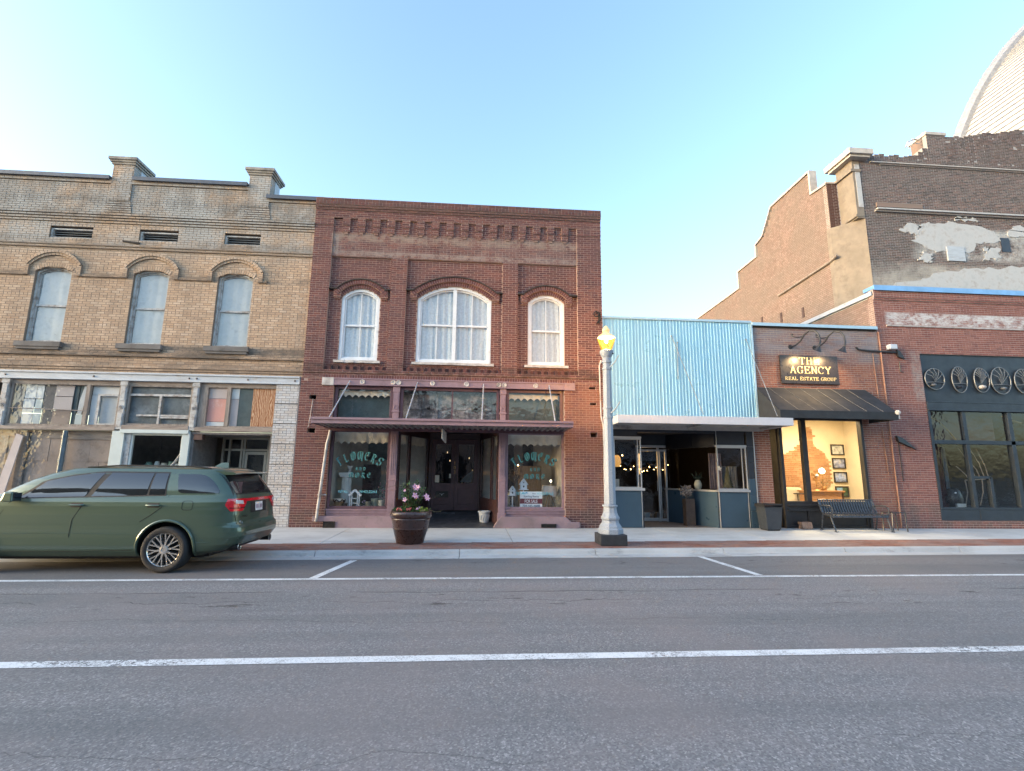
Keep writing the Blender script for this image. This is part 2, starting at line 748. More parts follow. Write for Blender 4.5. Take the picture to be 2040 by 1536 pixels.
def text_mesh(s, size, x, z, y, name, mat, parent=None, align='CENTER', sx=1.0, depth=0.004, spacing=1.0, ry=0.0):
    """flat sans lettering facing -y, baseline at z"""
    cu = bpy.data.curves.new('lettering', 'FONT')
    cu.body = s
    cu.size = size
    cu.align_x = align
    cu.extrude = depth / 2
    cu.space_character = spacing
    tmp = bpy.data.objects.new('tmp_text', cu)
    COL.objects.link(tmp)
    dg = bpy.context.evaluated_depsgraph_get()
    me = bpy.data.meshes.new_from_object(tmp.evaluated_get(dg))
    bpy.data.objects.remove(tmp, do_unlink=True)
    off = np.array(WLOC.get(parent.name, (0, 0, 0))) if parent else np.zeros(3)
    for v in me.vertices:
        c = v.co
        v.co = (x + c.x * sx * cos(ry) - off[0], y - c.z + c.x * sx * sin(ry) - off[1], z + c.y - off[2])
    me.materials.clear()
    me.materials.append(mat)
    o = bpy.data.objects.new(name, me)
    COL.objects.link(o)
    if parent:
        o.parent = parent
    WLOC[o.name] = tuple(off)
    return o


def arc(cx, cy, rx, ry, a0, a1, n=10):
    return [(cx + rx * cos(radians(a0 + (a1 - a0) * i / n)), cy + ry * sin(radians(a0 + (a1 - a0) * i / n))) for i in range(n + 1)]


# letters as pen strokes in a unit box; a slanted broad nib gives the old-English look, a level one the roman look
GOTH = {
    'F': [[(.3, 1), (.3, .12), (.2, 0)], [(.05, .86), (.2, 1), (.62, .96), (.9, 1.04)], [(.3, .55), (.62, .6)], [(.12, 0), (.42, .02)]],
    'L': [[(.28, 1), (.28, .1)], [(.12, .98), (.42, 1)], [(.12, .02), (.3, .06), (.62, 0), (.88, .2)]],
    'O': [arc(.5, .5, .42, .5, 60, 300, 14), arc(.5, .5, .42, .5, -60, 60, 8), [(.5, .82), (.5, .18)]],
    'W': [arc(.36, .5, .33, .5, 110, 290, 12), [(.2, .96), (.42, 1.02)], [(.52, 1), (.52, .1)], arc(.62, .5, .3, .5, 270, 390, 8), [(.9, .98), (.9, -.1), (.98, -.2)]],
    'E': [arc(.52, .5, .42, .5, 50, 310, 14), [(.15, .52), (.8, .56)], [(.62, .95), (.62, .6)]],
    'R': [[(.25, 1), (.25, .05)], [(.08, .94), (.28, 1)], arc(.32, .74, .4, .26, 90, -90, 10), [(.45, .48), (.7, .1), (.82, -.12), (.98, -.1)], [(.1, 0), (.38, .02)]],
    'S': [arc(.5, .75, .36, .26, 30, 270, 10), arc(.5, .26, .38, .26, 90, -150, 10), [(.8, .98), (.84, .78)], [(.16, .2), (.14, .0)]],
    'A': [[(.1, .9), (.34, 1.0), (.62, .96)], [(.34, .95), (.28, .1), (.1, -.04)], [(.66, 1), (.72, .05), (.86, .0)], [(.3, .5), (.68, .5)]],
    'N': [[(.2, 1), (.2, .02)], [(.06, .94), (.3, 1)], arc(.46, .6, .3, .4, 150, -10, 8), [(.76, .6), (.76, .05), (.9, 0)]],
    'D': [[(.24, 1), (.24, .02)], [(.06, .98), (.4, 1)], arc(.34, .5, .5, .5, 88, -90, 12), [(.1, .02), (.36, 0)]],
    'M': [arc(.3, .5, .26, .5, 120, 250, 10), [(.5, 1), (.5, .02)], arc(.34, .6, .2, .4, 120, 0, 6), arc(.68, .6, .22, .4, 150, 0, 8), [(.9, .6), (.9, .06), (1.0, 0)]],
}


def _ser(x, y, w=.2):
    return [(x - w / 2, y), (x + w / 2, y)]


ROMAN = {
    'T': [[(.5, 1), (.5, 0)], [(.05, .98), (.95, .98)], [(.06, .98), (.06, .78)], [(.94, .98), (.94, .78)], _ser(.5, .02, .4)],
    'H': [[(.2, 1), (.2, 0)], [(.8, 1), (.8, 0)], [(.2, .52), (.8, .52)], _ser(.2, .02, .36), _ser(.8, .02, .36), _ser(.2, .98, .36), _ser(.8, .98, .36)],
    'E': [[(.22, 1), (.22, 0)], [(.06, .98), (.86, .98)], [(.06, .02), (.9, .02)], [(.22, .52), (.66, .52)], [(.86, .98), (.86, .78)], [(.9, .02), (.9, .24)], [(.66, .62), (.66, .42)]],
    'A': [[(.5, 1), (.12, 0)], [(.5, 1), (.86, 0)], [(.26, .36), (.74, .36)], _ser(.1, .02, .28), _ser(.86, .02, .32)],
    'G': [arc(.5, .5, .42, .5, 40, 325, 18), [(.84, .05), (.84, .42)], _ser(.82, .44, .34), [(.84, .98), (.84, .72)]],
    'C': [arc(.52, .5, .44, .5, 42, 318, 18), [(.88, .98), (.88, .7)]],
    'N': [[(.18, 1), (.18, 0)], [(.14, 1), (.84, 0)], [(.84, 1), (.84, 0)], _ser(.14, .02, .32), _ser(.84, .98, .32), _ser(.1, .98, .2)],
    'Y': [[(.5, .46), (.5, 0)], [(.1, 1), (.5, .46)], [(.9, 1), (.5, .46)], _ser(.5, .02, .38), _ser(.1, .98, .3), _ser(.9, .98, .3)],
    'R': [[(.2, 1), (.2, 0)], [(.06, .98), (.45, .98)], arc(.42, .75, .36, .24, 90, -90, 10), [(.2, .52), (.45, .52)], [(.45, .52), (.88, .02), (.98, .02)], _ser(.2, .02, .34)],
    'L': [[(.22, 1), (.22, 0)], [(.06, .02), (.88, .02)], [(.88, .02), (.88, .26)], _ser(.22, .98, .36)],
    'S': [arc(.5, .74, .32, .25, 20, 270, 10), arc(.5, .25, .36, .25, 90, -160, 10), [(.82, .98), (.82, .74)], [(.14, .02), (.14, .28)]],
    'O': [arc(.5, .5, .45, .5, 0, 360, 22)],
    'U': [[(.18, 1), (.18, .35)], arc(.5, .35, .32, .35, 180, 360, 10), [(.82, .35), (.82, 1)], _ser(.18, .98, .34), _ser(.82, .98, .3)],
    'P': [[(.22, 1), (.22, 0)], [(.06, .98), (.5, .98)], arc(.46, .73, .38, .25, 90, -90, 10), [(.22, .48), (.5, .48)], _ser(.22, .02, .36)],
}


def pen_text(mb, s, font, w, h, place, nib, ang, minw=0.0, gap=0.12, y=0.0, m=0):
    """place(u, v) maps run coordinates (u along the line from 0 to the total width, v up in metres) to (x, z)"""
    nx, nz = nib * cos(radians(ang)) / 2, nib * sin(radians(ang)) / 2
    u = 0.0
    zi = 0
    for chx in s:
        if chx == ' ':
            u += w * 0.6
            continue
        for st in font[chx]:
            for (a, b) in zip(st[:-1], st[1:]):
                A = (u + a[0] * w, a[1] * h)
                B = (u + b[0] * w, b[1] * h)
                d = (B[0] - A[0], B[1] - A[1])
                L = math.hypot(*d) or 1
                # nib vector, widened to a minimum stroke
                px, pz = -d[1] / L, d[0] / L
                ox, oz = nx, nz
                proj = abs(ox * px + oz * pz)
                if proj < minw / 2:
                    sgn = 1 if ox * px + oz * pz >= 0 else -1
                    k = (minw / 2 - proj) * sgn
                    ox, oz = ox + px * k, oz + pz * k
                quad = [(A[0] - ox, A[1] - oz), (B[0] - ox, B[1] - oz), (B[0] + ox, B[1] + oz), (A[0] + ox, A[1] + oz)]
                zi += 1
                mb.face([(place(q[0], q[1])[0], y - (zi % 40) * 0.0001, place(q[0], q[1])[1]) for q in quad], m)
        u += w * (1 + gap)
    return mb

# ================================================================== THE GROUND
SLOPE = 0.015                       # the pavement falls towards the road


def y_kerb(x):
    return -3.97 + 0.036 * (max(-26, min(26, x)) + 3)


def y_brick(x):                     # back edge of the brick strip
    return -2.93 + 0.045 * (max(-26, min(26, x)) + 3.2)


Z_ROAD = -0.165


def asphalt():
    m, nt, bs = base_mat('asphalt')
    p = nt.pos()
    sep = nt.new('ShaderNodeSeparateXYZ')
    nt.link(p, sep.inputs[0])
    X, Y = sep.outputs[0], sep.outputs[1]
    v = nt.new('ShaderNodeTexVoronoi')
    v.inputs['Scale'].default_value = 75
    nt.link(p, v.inputs['Vector'])
    stone = nt.math('ADD', nt.math('MULTIPLY', v.outputs['Color'], 0.75), nt.math('MULTIPLY', nt.noise(p, 160, 3), 0.5))
    col = nt.ramp(stone, [(0.2, (0.10, 0.102, 0.108)), (0.5, (0.17, 0.171, 0.176)), (0.8, (0.235, 0.233, 0.235)), (0.97, (0.40, 0.39, 0.38))])
    # old wheel tracks and patches
    tracks = nt.noise(p, 1.0, 5, 0.6, (0.06, 1.1, 1))
    col = nt.mix(nt.smooth(tracks, 0.38, 0.66, 0.0, 0.55), col, (0.10, 0.11, 0.117))
    blot = nt.noise(p, 0.55, 5, 0.65)
    col = nt.mix(nt.smooth(blot, 0.4, 0.66, 0.0, 0.5), col, (0.22, 0.195, 0.19))
    # the parking lane is a little browner and darker
    lane = nt.smooth(Y, -6.3, -6.0)
    col = nt.mix(nt.math('MULTIPLY', lane, 0.35), col, (0.13, 0.122, 0.118))
    # oil drops
    oil = nt.smooth(nt.noise(p, 3.2, 4, 0.7, (0.55, 1.6, 1)), 0.60, 0.68)
    ob = nt.math('ADD', nt.math('MULTIPLY', nt.smooth(Y, -5.2, -4.9), nt.smooth(Y, -4.5, -4.3, 1, 0)), nt.math('MULTIPLY', nt.smooth(Y, -8.1, -7.7), nt.smooth(Y, -7.2, -7.0, 1, 0)))
    col = nt.mix(nt.math('MULTIPLY', nt.math('MULTIPLY', oil, ob), 0.85), col, (0.05, 0.045, 0.045))
    # hairline cracks running along the road
    for y0, wob, sc, wd, amt in ((-7.05, 0.10, 0.5, 0.018, 0.75), (-7.6, 0.22, 0.9, 0.012, 0.65), (-8.45, 0.3, 0.35, 0.008, 0.45), (-11.2, 0.4, 0.3, 0.006, 0.4), (-5.2, .15, .8, .008, .5)):
        n = nt.noise(p, sc, 7, 0.62, (1, 0.15, 1))
        d = nt.math('ABSOLUTE', nt.math('SUBTRACT', nt.math('ADD', Y, nt.math('MULTIPLY', nt.math('SUBTRACT', n, 0.5), wob * 4)), y0))
        k = nt.smooth(d, wd * 0.4, wd * 1.6, amt, 0.0)
        k = nt.math('MULTIPLY', k, nt.smooth(nt.noise(p, 0.6, 2), 0.4, 0.55))
        col = nt.mix(k, col, (0.03, 0.03, 0.032))
    nt.link(col, bs.inputs['Base Color'])
    bs.inputs['Roughness'].default_value = 0.82
    bs.inputs['Specular IOR Level'].default_value = 0.35
    b = nt.new('ShaderNodeBump')
    b.inputs['Strength'].default_value = 0.55
    b.inputs['Distance'].default_value = 0.008
    nt.link(stone, b.inputs['Height'])
    nt.link(b.outputs['Normal'], bs.inputs['Normal'])
    return m


def road_paint():
    m, nt, bs = base_mat('road_paint')
    p = nt.pos()
    wear = nt.math('ADD', nt.math('MULTIPLY', nt.noise(p, 60, 4, 0.75), 0.6), nt.math('MULTIPLY', nt.noise(p, 2.2, 4, 0.7), 0.4))
    col = nt.mix(nt.smooth(wear, 0.46, 0.62, 0, 0.85), (0.70, 0.73, 0.74), (0.2, 0.2, 0.21))
    nt.link(col, bs.inputs['Base Color'])
    bs.inputs['Roughness'].default_value = 0.7
    al = nt.smooth(nt.math('ADD', nt.math('MULTIPLY', nt.noise(p, 28, 6, 0.8), 0.6), nt.math('MULTIPLY', nt.noise(p, 1.3, 3), 0.4)), 0.555, 0.60, 1.0, 0.12)
    nt.link(al, bs.inputs['Alpha'])
    return m


def concrete(name, c, dark):
    m, nt, bs = base_mat(name)
    p = nt.pos()
    col = nt.mix(nt.smooth(nt.noise(p, 0.8, 6, 0.65), 0.3, 0.7), tuple(x * 0.86 for x in c), tuple(x * 1.08 for x in c))
    col = nt.mix(nt.smooth(nt.noise(p, 120, 3), 0.35, 0.7, 0, 0.25), col, tuple(x * 0.6 for x in c))
    col = nt.mix(nt.smooth(nt.noise(p, 1.7, 6, 0.75, (0.5, 1.6, 1)), 0.5, 0.68, 0, 0.65), col, dark)
    nt.link(col, bs.inputs['Base Color'])
    bs.inputs['Roughness'].default_value = 0.85
    b = nt.new('ShaderNodeBump')
    b.inputs['Strength'].default_value = 0.25
    b.inputs['Distance'].default_value = 0.005
    nt.link(nt.noise(p, 90, 4), b.inputs['Height'])
    nt.link(b.outputs['Normal'], bs.inputs['Normal'])
    return m


M_ASPH = asphalt()
M_RPAINT = road_paint()
M_CONC = concrete('pavement_concrete', (0.56, 0.57, 0.56), (0.36, 0.36, 0.355))
M_KERB = concrete('kerb_concrete', (0.47, 0.475, 0.47), (0.17, 0.17, 0.17))
M_EARTH = pm('earth', (0.10, 0.095, 0.085), 0.95, scale=1.5)
M_PAVER = brick_mat('paver_brick', [(0.20, 0.085, 0.062), (0.28, 0.115, 0.08), (0.33, 0.14, 0.095), (0.24, 0.12, 0.095), (0.36, 0.17, 0.12), (0.19, 0.10, 0.085)],
                    stains_and_glow=[((('y', -4.2, -1.5, 0.5),), (0.33, 0.30, 0.28), 0.35, 0.9, None)])
M_SAND = mortar_mat('joint_sand', (0.20, 0.17, 0.15))

g = MB().box(-700, 700, -700, 700, -0.9, -0.5).build('ground', M_EARTH)
kind(g, 'structure')
# road: one sheet; its far edge follows the gutter
mb = MB()
xs = [-300, -26] + [-20 + 4 * i for i in range(12)] + [26, 300]
vs, fs = [], []
for x in xs:
    vs += [(x, -20.6, Z_ROAD), (x, -13.0, Z_ROAD), (x, y_kerb(x) - 0.30, Z_ROAD)]
for i in range(len(xs) - 1):
    for j in range(2):
        a = i * 3 + j
        fs.append((a, a + 3, a + 4, a + 1))
mb.mesh(vs, fs)
road = kind(mb.build('road', M_ASPH), 'structure')


def marking(name, pts, label=None):
    mb = MB()
    mb.face([(x, y, Z_ROAD + 0.004) for x, y in pts])
    return kind(mb.build(name, M_RPAINT), 'structure')


def l1(x):
    return -6.12 + 0.013 * (x - 1.4)


marking('edge_line', [(-60, l1(-30) - .06), (60, l1(30) - .06), (60, l1(30) + .06), (-60, l1(-30) + .06)])
marking('lane_line', [(-60, -9.69 - .075), (60, -9.70 - .075), (60, -9.70 + .075), (-60, -9.69 + .075)])
marking('parking_line', [(-2.56, l1(-2.5) + .06), (-2.43, l1(-2.5) + .06), (-2.17, -4.42), (-2.30, -4.42)])
marking('parking_line', [(4.86, l1(4.9) + .06), (4.99, l1(4.9) + .06), (4.84, -4.04), (4.71, -4.04)])

# far pavement behind the camera (seen only in reflections)
kind(MB().box(-200, 200, -26, -20.6, -0.5, -0.03).build('far_pavement', M_CONC), 'structure')

# pavement: concrete slabs between the fronts and the brick strip
pave = thing('pavement', '', '', (0, 0, 0))
del pave['label'], pave['category']
pave['kind'] = 'structure'
joints = [0.95 + 2.13 * k for k in range(-14, 14)]
for a, b in zip(joints[:-1], joints[1:]):
    mb = MB()
    q = lambda x, e: (x + e, y_brick(x) + 0.006, SLOPE * y_brick(x))
    A, B = q(a, .006), q(b, -.006)
    C_, D_ = (b - .006, 0.12, 0.0), (a + .006, 0.12, 0.0)
    dn = lambda p: (p[0], p[1], -0.5)
    mb.hexa([dn(A), dn(B), dn(C_), dn(D_)], [A, B, C_, D_])
    mb.build('slab', M_CONC, pave, bevel=0.008)
mb = MB()
mb.hexa([(-29, y_brick(-29) + .03, -.5), (29, y_brick(29) + .03, -.5), (29, .12, -.5), (-29, .12, -.5)],
        [(-29, y_brick(-29) + .03, SLOPE * y_brick(-29) - .02), (29, y_brick(29) + .03, SLOPE * y_brick(29) - .02), (29, .12, -.02), (-29, .12, -.02)])
mb.build('joint_bed', M_SAND, pave)

strip = thing('brick_strip', '', '', (0, 0, 0))
del strip['label'], strip['category']
strip['kind'] = 'structure'
bk = Bricks(O=(0, 0, 0), U=(1, 0, 0), N=(0, 0, 1), V=(0, 1, SLOPE), course=0.105, length=0.205, joint=0.006, depth=0.05)
for k in range(-16, 17):            # short runs so that the strip can narrow to follow its two slanting edges
    x0, x1 = k * 1.025, (k + 1) * 1.025
    xm = (x0 + x1) / 2
    bk.wall(x0, x1, y_kerb(xm) + 0.15, y_brick(xm), 0.0, zref=-6.0, jit=0.0022, header_every=0)
bk.build(strip, M_PAVER, M_SAND, singles=300)

kerb = thing('kerb', '', '', (0, 0, 0))
del kerb['label'], kerb['category']
kerb['kind'] = 'structure'
kj = [-3.1 + 2.86 * k for k in range(-8, 11)]
for a, b in zip(kj[:-1], kj[1:]):
    zt = SLOPE * y_kerb((a + b) / 2) + 0.002
    prof = [(0.145, zt), (0.03, zt), (0.0, zt - 0.02), (-0.03, Z_ROAD + 0.018), (-0.06, Z_ROAD + 0.01), (-0.36, Z_ROAD + 0.006), (-0.36, -0.45), (0.145, -0.45)]
    mb = MB()
    mb.prism_axis(prof[::-1], a + 0.006, b - 0.006, lambda u, v, x: (x, y_kerb(x) + u, v))
    mb.build('kerb_stone', M_KERB, kerb, bevel=0.006)

# ================================================================== RED-BRICK FLOWER SHOP (middle of the picture)
RED = [(0.100, 0.047, 0.049), (0.145, 0.060, 0.058), (0.175, 0.072, 0.065), (0.13, 0.059, 0.061), (0.21, 0.084, 0.070), (0.16, 0.074, 0.073), (0.11, 0.052, 0.056), (0.25, 0.115, 0.095)]
PALE = (0.36, 0.31, 0.28)
SOOT = (0.040, 0.034, 0.032)
M_RED = brick_mat('red_brick', RED, stains_and_glow=[
    ((('x', -4.40, 3.08, 0.05), ('z', 7.96, 8.10, 0.05)), PALE, 0.55, 5, None),
    ((('x', -4.40, 3.08, 0.05), ('z', 8.45, 8.66, 0.10)), (0.34, 0.28, 0.22), 0.5, 4, None),
    ((('x', -4.42, -4.24, 0.04), ('z', 8.0, 8.62, 0.05)), PALE, 0.6, 6, None),
    ((('x', -4.40, 3.08, 0.1), ('z', 8.05, 8.6, 0.1)), PALE, 0.2, 2.0, None),
    ((('x', -4.9, 3.8, 0.1), ('z', 4.30, 4.58, 0.05)), SOOT, 0.55, 3, None),
    ((('x', -4.9, 3.8, 0.1), ('z', 9.45, 9.8, 0.08)), (0.10, 0.07, 0.06), 0.5, 3, None),
    ((('z', 0.0, 0.45, 0.2),), (0.07, 0.05, 0.045), 0.7, 2.5, None),
    ((('x', 2.6, 3.9, 0.1), ('z', 0.6, 4.0, 0.3)), (0.30, 0.14, 0.085), 0.55, 1.6, None),  # street lamp's orange glow on the right pier, painted into the brick colour
])
M_REDM = mortar_mat('red_mortar', (0.40, 0.29, 0.25), stains_and_glow=[((('z', 4.3, 4.6, .1),), SOOT, 0.6, 3, None), ((('z', 7.9, 8.2, .1),), PALE, 0.6, 3, None)])
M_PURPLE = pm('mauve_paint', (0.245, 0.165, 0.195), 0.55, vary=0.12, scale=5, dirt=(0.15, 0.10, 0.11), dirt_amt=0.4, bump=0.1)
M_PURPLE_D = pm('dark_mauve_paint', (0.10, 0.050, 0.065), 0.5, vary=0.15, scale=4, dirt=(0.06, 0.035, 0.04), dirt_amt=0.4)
M_PLINTH = pm('mauve_concrete', (0.285, 0.20, 0.22), 0.85, vary=0.14, scale=4, dirt=(0.17, 0.13, 0.135), dirt_amt=0.7, dirt_scale=2, bump=0.5, bscale=25)
M_WHITE = pm('white_window_paint', (0.66, 0.70, 0.74), 0.5, vary=0.05, scale=5, dirt=(0.45, 0.43, 0.41), dirt_amt=0.25, dirt_scale=7, bump=0.1)
M_SILL = pm('pale_stone_sill', (0.50, 0.48, 0.46), 0.8, vary=0.15, scale=6, dirt=(0.2, 0.18, 0.17), dirt_amt=0.6, bump=0.3)
M_DRIP = pm('dark_drip_course', (0.035, 0.03, 0.028), 0.9, vary=0.3, scale=9)
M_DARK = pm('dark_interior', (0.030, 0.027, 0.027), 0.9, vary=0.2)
M_DARKW = pm('dark_wood', (0.045, 0.022, 0.022), 0.35, vary=0.2, scale=3, stretch=(6, 6, 0.7))
M_CURT = pm('lace_curtain', (0.50, 0.54, 0.58), 0.9, vary=0.12, scale=16)
M_VAL = pm('cream_valance', (0.66, 0.61, 0.52), 0.9, vary=0.10, scale=5)
M_ROD = pm('galvanised_steel', (0.55, 0.57, 0.60), 0.4, 0.6, vary=0.1)
M_SOFFIT = pm('painted_metal_soffit', (0.26, 0.23, 0.235), 0.55, 0.2, vary=0.15, scale=4, dirt=(0.12, 0.08, 0.07), dirt_amt=0.5)
M_GLASS = glass_mat('shop_glass', (0.93, 0.95, 0.95), wobble=0.25)
M_GLASS_OLD = glass_mat('old_glass', (0.95, 0.97, 0.98), wobble=0.5)
M_IVORYW = pm('faded_shop_wall', (0.62, 0.57, 0.50), 0.9, vary=0.1)
M_SLATE = pm('slate_floor', (0.045, 0.050, 0.060), 0.5, vary=0.25, scale=3)
M_ROOF = pm('tar_roof', (0.06, 0.06, 0.06), 0.95)
M_GRATE = pm('cast_iron', (0.04, 0.038, 0.036), 0.6, 0.5)

RB = thing('brick_shop_building', 'two-storey dark red brick shop with arched white windows and mauve flower-shop front', 'building', (-0.55, 0, 0))
bk = Bricks()
ops = [arch_open(-3.465, 0.565, 4.72, 6.66, 0.28), arch_open(-0.67, 1.115, 4.72, 6.70, 0.42), arch_open(2.125, 0.565, 4.72, 6.69, 0.26)]
P = 0.10
# panels between the pilasters
for a, b in ((-4.40, -2.60), (-2.13, 0.77), (1.24, 3.08)):
    bk.wall(a, b, 4.56, 7.92, 0.0, ops)
for a, b in ((-2.60, -2.13), (0.77, 1.24)):
    bk.wall(a, b, 4.56, 7.92, P)
bk.wall(-4.95, -4.40, 4.56, 8.90, P)
bk.wall(3.08, 3.85, 4.56, 8.90, P)
bk.wall(-4.40, 3.08, 7.92, 9.14, 0.06, jit=0.004)
# corbel table
for i in range(16):
    c = -4.02 + i * 0.4485
    bk.wall(c - 0.115, c + 0.115, 8.90, 9.14, 0.12, mortar=True, header_every=0)
    bk.wall(c - 0.105, c + 0.105, 8.70, 8.90, 0.095, header_every=0)
    bk.block(c - 0.055, c + 0.055, 8.635, 8.695, 0.085, tone=0.99)
for a, b in ((-4.95, -4.40), (3.08, 3.85)):
    bk.wall(a, b, 8.90, 9.14, 0.12)
bk.wall(-4.95, -4.14, 9.14, 9.20, 0.122)
bk.wall(-4.95, 3.85, 9.14, 9.40, 0.12)
bk.wall(-4.95, 3.85, 9.40, 9.47, 0.15, header_every=0)
bk.wall(-4.95, 3.85, 9.47, 9.54, 0.185, header_every=0)
bk.upright(-4.95, 3.85, 9.54, 9.65, 0.20, 0.105)
bk.upright(-4.95, 3.85, 9.65, 9.745, 0.19, 0.21)
# bands under the windows
for a, b in ((-4.40, -2.60), (-2.13, 0.77), (1.24, 3.08)):
    bk.upright(a, b, 4.42, 4.56, -0.005, 0.105, alt=0.05)
for a, b in ((-4.95, -4.40), (-2.60, -2.13), (0.77, 1.24), (3.08, 3.85)):
    bk.wall(a, b, 4.40, 4.56, P)
bk.wall(-4.95, 3.85, 4.33, 4.42, 0.12, header_every=0)
bk.wall(-4.95, 3.85, 4.28, 4.33, 0.09, header_every=0)
bk.upright(-4.38, 2.97, 4.18, 4.285, 0.10, 0.075)
bk.wall(-4.95, -4.38, 4.18, 4.285, P)
bk.wall(2.97, 3.85, 4.18, 4.285, P)
pierops = [rect_open(-4.72, -4.52, 3.56, 3.63), rect_open(-4.70, -4.48, 2.62, 2.69), rect_open(3.42, 3.62, 3.55, 3.62), rect_open(3.42, 3.62, 2.62, 2.69), rect_open(3.40, 3.60, 4.03, 4.09)]
bk.wall(-4.98, -4.05, 0.0, 4.18, P, pierops + [rect_open(-4.38, -4.05, 3.955, 4.18)], jit=0.005, skip=0.004)
bk.wall(2.64, 3.85, 0.0, 4.18, P, pierops + [rect_open(2.64, 2.97, 3.975, 4.18), rect_open(2.64, 3.06, 0, .15)], jit=0.005, skip=0.004)
# arches over the windows: inner ring, outer hood ring and its end blocks
for uc, half, zs, rise in ((-3.465, 0.565, 6.66, 0.28), (-0.67, 1.115, 6.70, 0.42), (2.125, 0.565, 6.69, 0.26)):
    bk.arch(uc, zs, half, rise, 0.12, 0.03)
    R = (half * half + rise * rise) / (2 * rise)
    zc = zs + rise - R
    h2 = half + 0.12
    bk.arch(uc, zc + sqrt((R + 0.12) ** 2 - h2 ** 2), h2, (R + 0.12) - sqrt((R + 0.12) ** 2 - h2 ** 2), 0.125, 0.10)
    zt = zc + sqrt((R + 0.245) ** 2 - h2 ** 2) - 0.02
    for s in (-1, 1):
        u = uc + s * (half + 0.125)
        bk.wall(u - 0.105, u + 0.105, zs - 0.02, zt, 0.085, header_every=0)
        bk.wall(u - 0.085, u + 0.085, zs - 0.08, zs - 0.02, 0.06, header_every=0)
bk.build(RB, M_RED, M_REDM, singles=300)

# drip lines over the hoods
for uc, half, zs, rise, ua, ub in ((-3.465, 0.565, 6.66, 0.28, -4.40, -2.60), (-0.67, 1.115, 6.70, 0.42, -2.13, 0.77), (2.125, 0.565, 6.69, 0.26, 1.24, 3.08)):
    R = (half * half + rise * rise) / (2 * rise) + 0.262
    zc = zs + rise - R + 0.262
    h = half + 0.15
    a = math.asin(h / R)
    pts = [(uc + R * sin(-a + 2 * a * i / 14), -0.075, zc + R * cos(-a + 2 * a * i / 14)) for i in range(15)]
    pts = [(ua + .005, -0.075, pts[0][2] + .01)] + pts + [(ub - .005, -0.075, pts[-1][2] + .01)]
    mb = MB()
    for A, B in zip(pts[:-1], pts[1:]):
        mb.hexa([(A[0], -0.13, A[2] - .02), (B[0], -0.13, B[2] - .02), (B[0], 0.0, B[2] - .02), (A[0], 0.0, A[2] - .02)],
                [(A[0], -0.13, A[2] + .014), (B[0], -0.13, B[2] + .014), (B[0], 0.0, B[2] + .03), (A[0], 0.0, A[2] + .03)])
    mb.build('drip_course', M_DRIP, RB)


def curtain(x0, x1, z0, z1, y, mat, parent, folds=7, amp=0.03, name='curtain', scallop=0, gather=None):
    mb = MB()
    nx, nz = 48, 10
    vs, fs = [], []
    ph = random.random() * 6
    for i in range(nx + 1):
        t = i / nx
        for j in range(nz + 1):
            s = j / nz
            zz = z0 + (z1 - z0) * s
            if scallop:
                zz = z0 + (z1 - z0) * s + (1 - s) * 0.07 * abs(sin(pi * scallop * t))
            xx = x0 + (x1 - x0) * t
            if gather and s < 0.5:
                xx += gather * sin(t * pi) * (0.5 - s)
            vs.append((xx, y + amp * sin(t * folds * 2 * pi + ph + 0.8 * sin(t * 9 + ph)) * (1 - 0.4 * s) + 0.012 * sin(t * 31 + s * 3), zz))
    for i in range(nx):
        for j in range(nz):
            a = i * (nz + 1) + j
            fs.append((a, a + nz + 1, a + nz + 2, a + 1))
    mb.mesh(vs, fs)
    return mb.build(name, mat, parent, smooth=True, angle=80)


def arched_window(parent, uc, half, z0, zs, rise, y, matf, matg, halves=1, casing=0.085, sash=0.045, label=None, curt=True):
    """white box frame, two sashes with a vertical glazing bar, glass and curtain"""
    out = arch_outline(uc, half - 0.004, z0 + 0.002, zs, rise - 0.004)
    inn = arch_outline(uc, half - 0.004, z0 + 0.002, zs, rise - 0.004, inset=casing)
    w = MB().ring(out, inn, y, y + 0.16).build('window', matf, parent, bevel=0.004)
    if label:
        w['label'] = label
    zi0, hw = z0 + casing, half - casing
    zm = z0 + (zs + rise - z0) * 0.49
    Rr = (half * half + rise * rise) / (2 * rise) - casing
    zc = zs + rise - Rr - casing
    top = lambda x: zc + sqrt(max(0, Rr * Rr - (x - uc) ** 2))
    o2 = arch_outline(uc, half - 0.004, z0 + 0.002, zs, rise - 0.004, inset=casing)
    i2 = arch_outline(uc, half - 0.004, z0 + 0.002, zs, rise - 0.004, inset=casing + sash)
    sb = MB().ring(o2, i2, y + 0.06, y + 0.10)
    sb.box(uc - hw + sash, uc + hw - sash, y + 0.045, y + 0.10, zm - 0.03, zm + 0.03)
    sb.build('sash', matf, w, bevel=0.003)
    bars = MB()
    if halves == 2:
        bars.box(uc - 0.055, uc + 0.055, y + 0.015, y + 0.14, zi0 + 0.001, top(uc) - 0.001)
        mids = [uc - hw / 2 - 0.01, uc + hw / 2 + 0.01]
    else:
        mids = [uc]
    for xm in mids:
        bars.box(xm - 0.014, xm + 0.014, y + 0.065, y + 0.096, zi0 + sash, zm - 0.03)
        bars.box(xm - 0.014, xm + 0.014, y + 0.065, y + 0.096, zm + 0.03, top(xm) - sash)
    bars.build('glazing_bar', matf, w)
    gl = MB()
    gl.face([(x, y + 0.085, z) for x, z in arch_outline(uc, half, z0, zs, rise, inset=casing + sash * 0.5)])
    gl.build('pane', matg, w)
    if curt:
        segs = [(uc - hw, uc - 0.03), (uc + 0.03, uc + hw)] if halves == 2 else [(uc - hw, uc + hw)]
        for a, b in segs:
            curtain(a, b, z0 + 0.05, zs + rise - 0.03, y + 0.135, M_CURT, w, folds=6, amp=0.014)
    return w


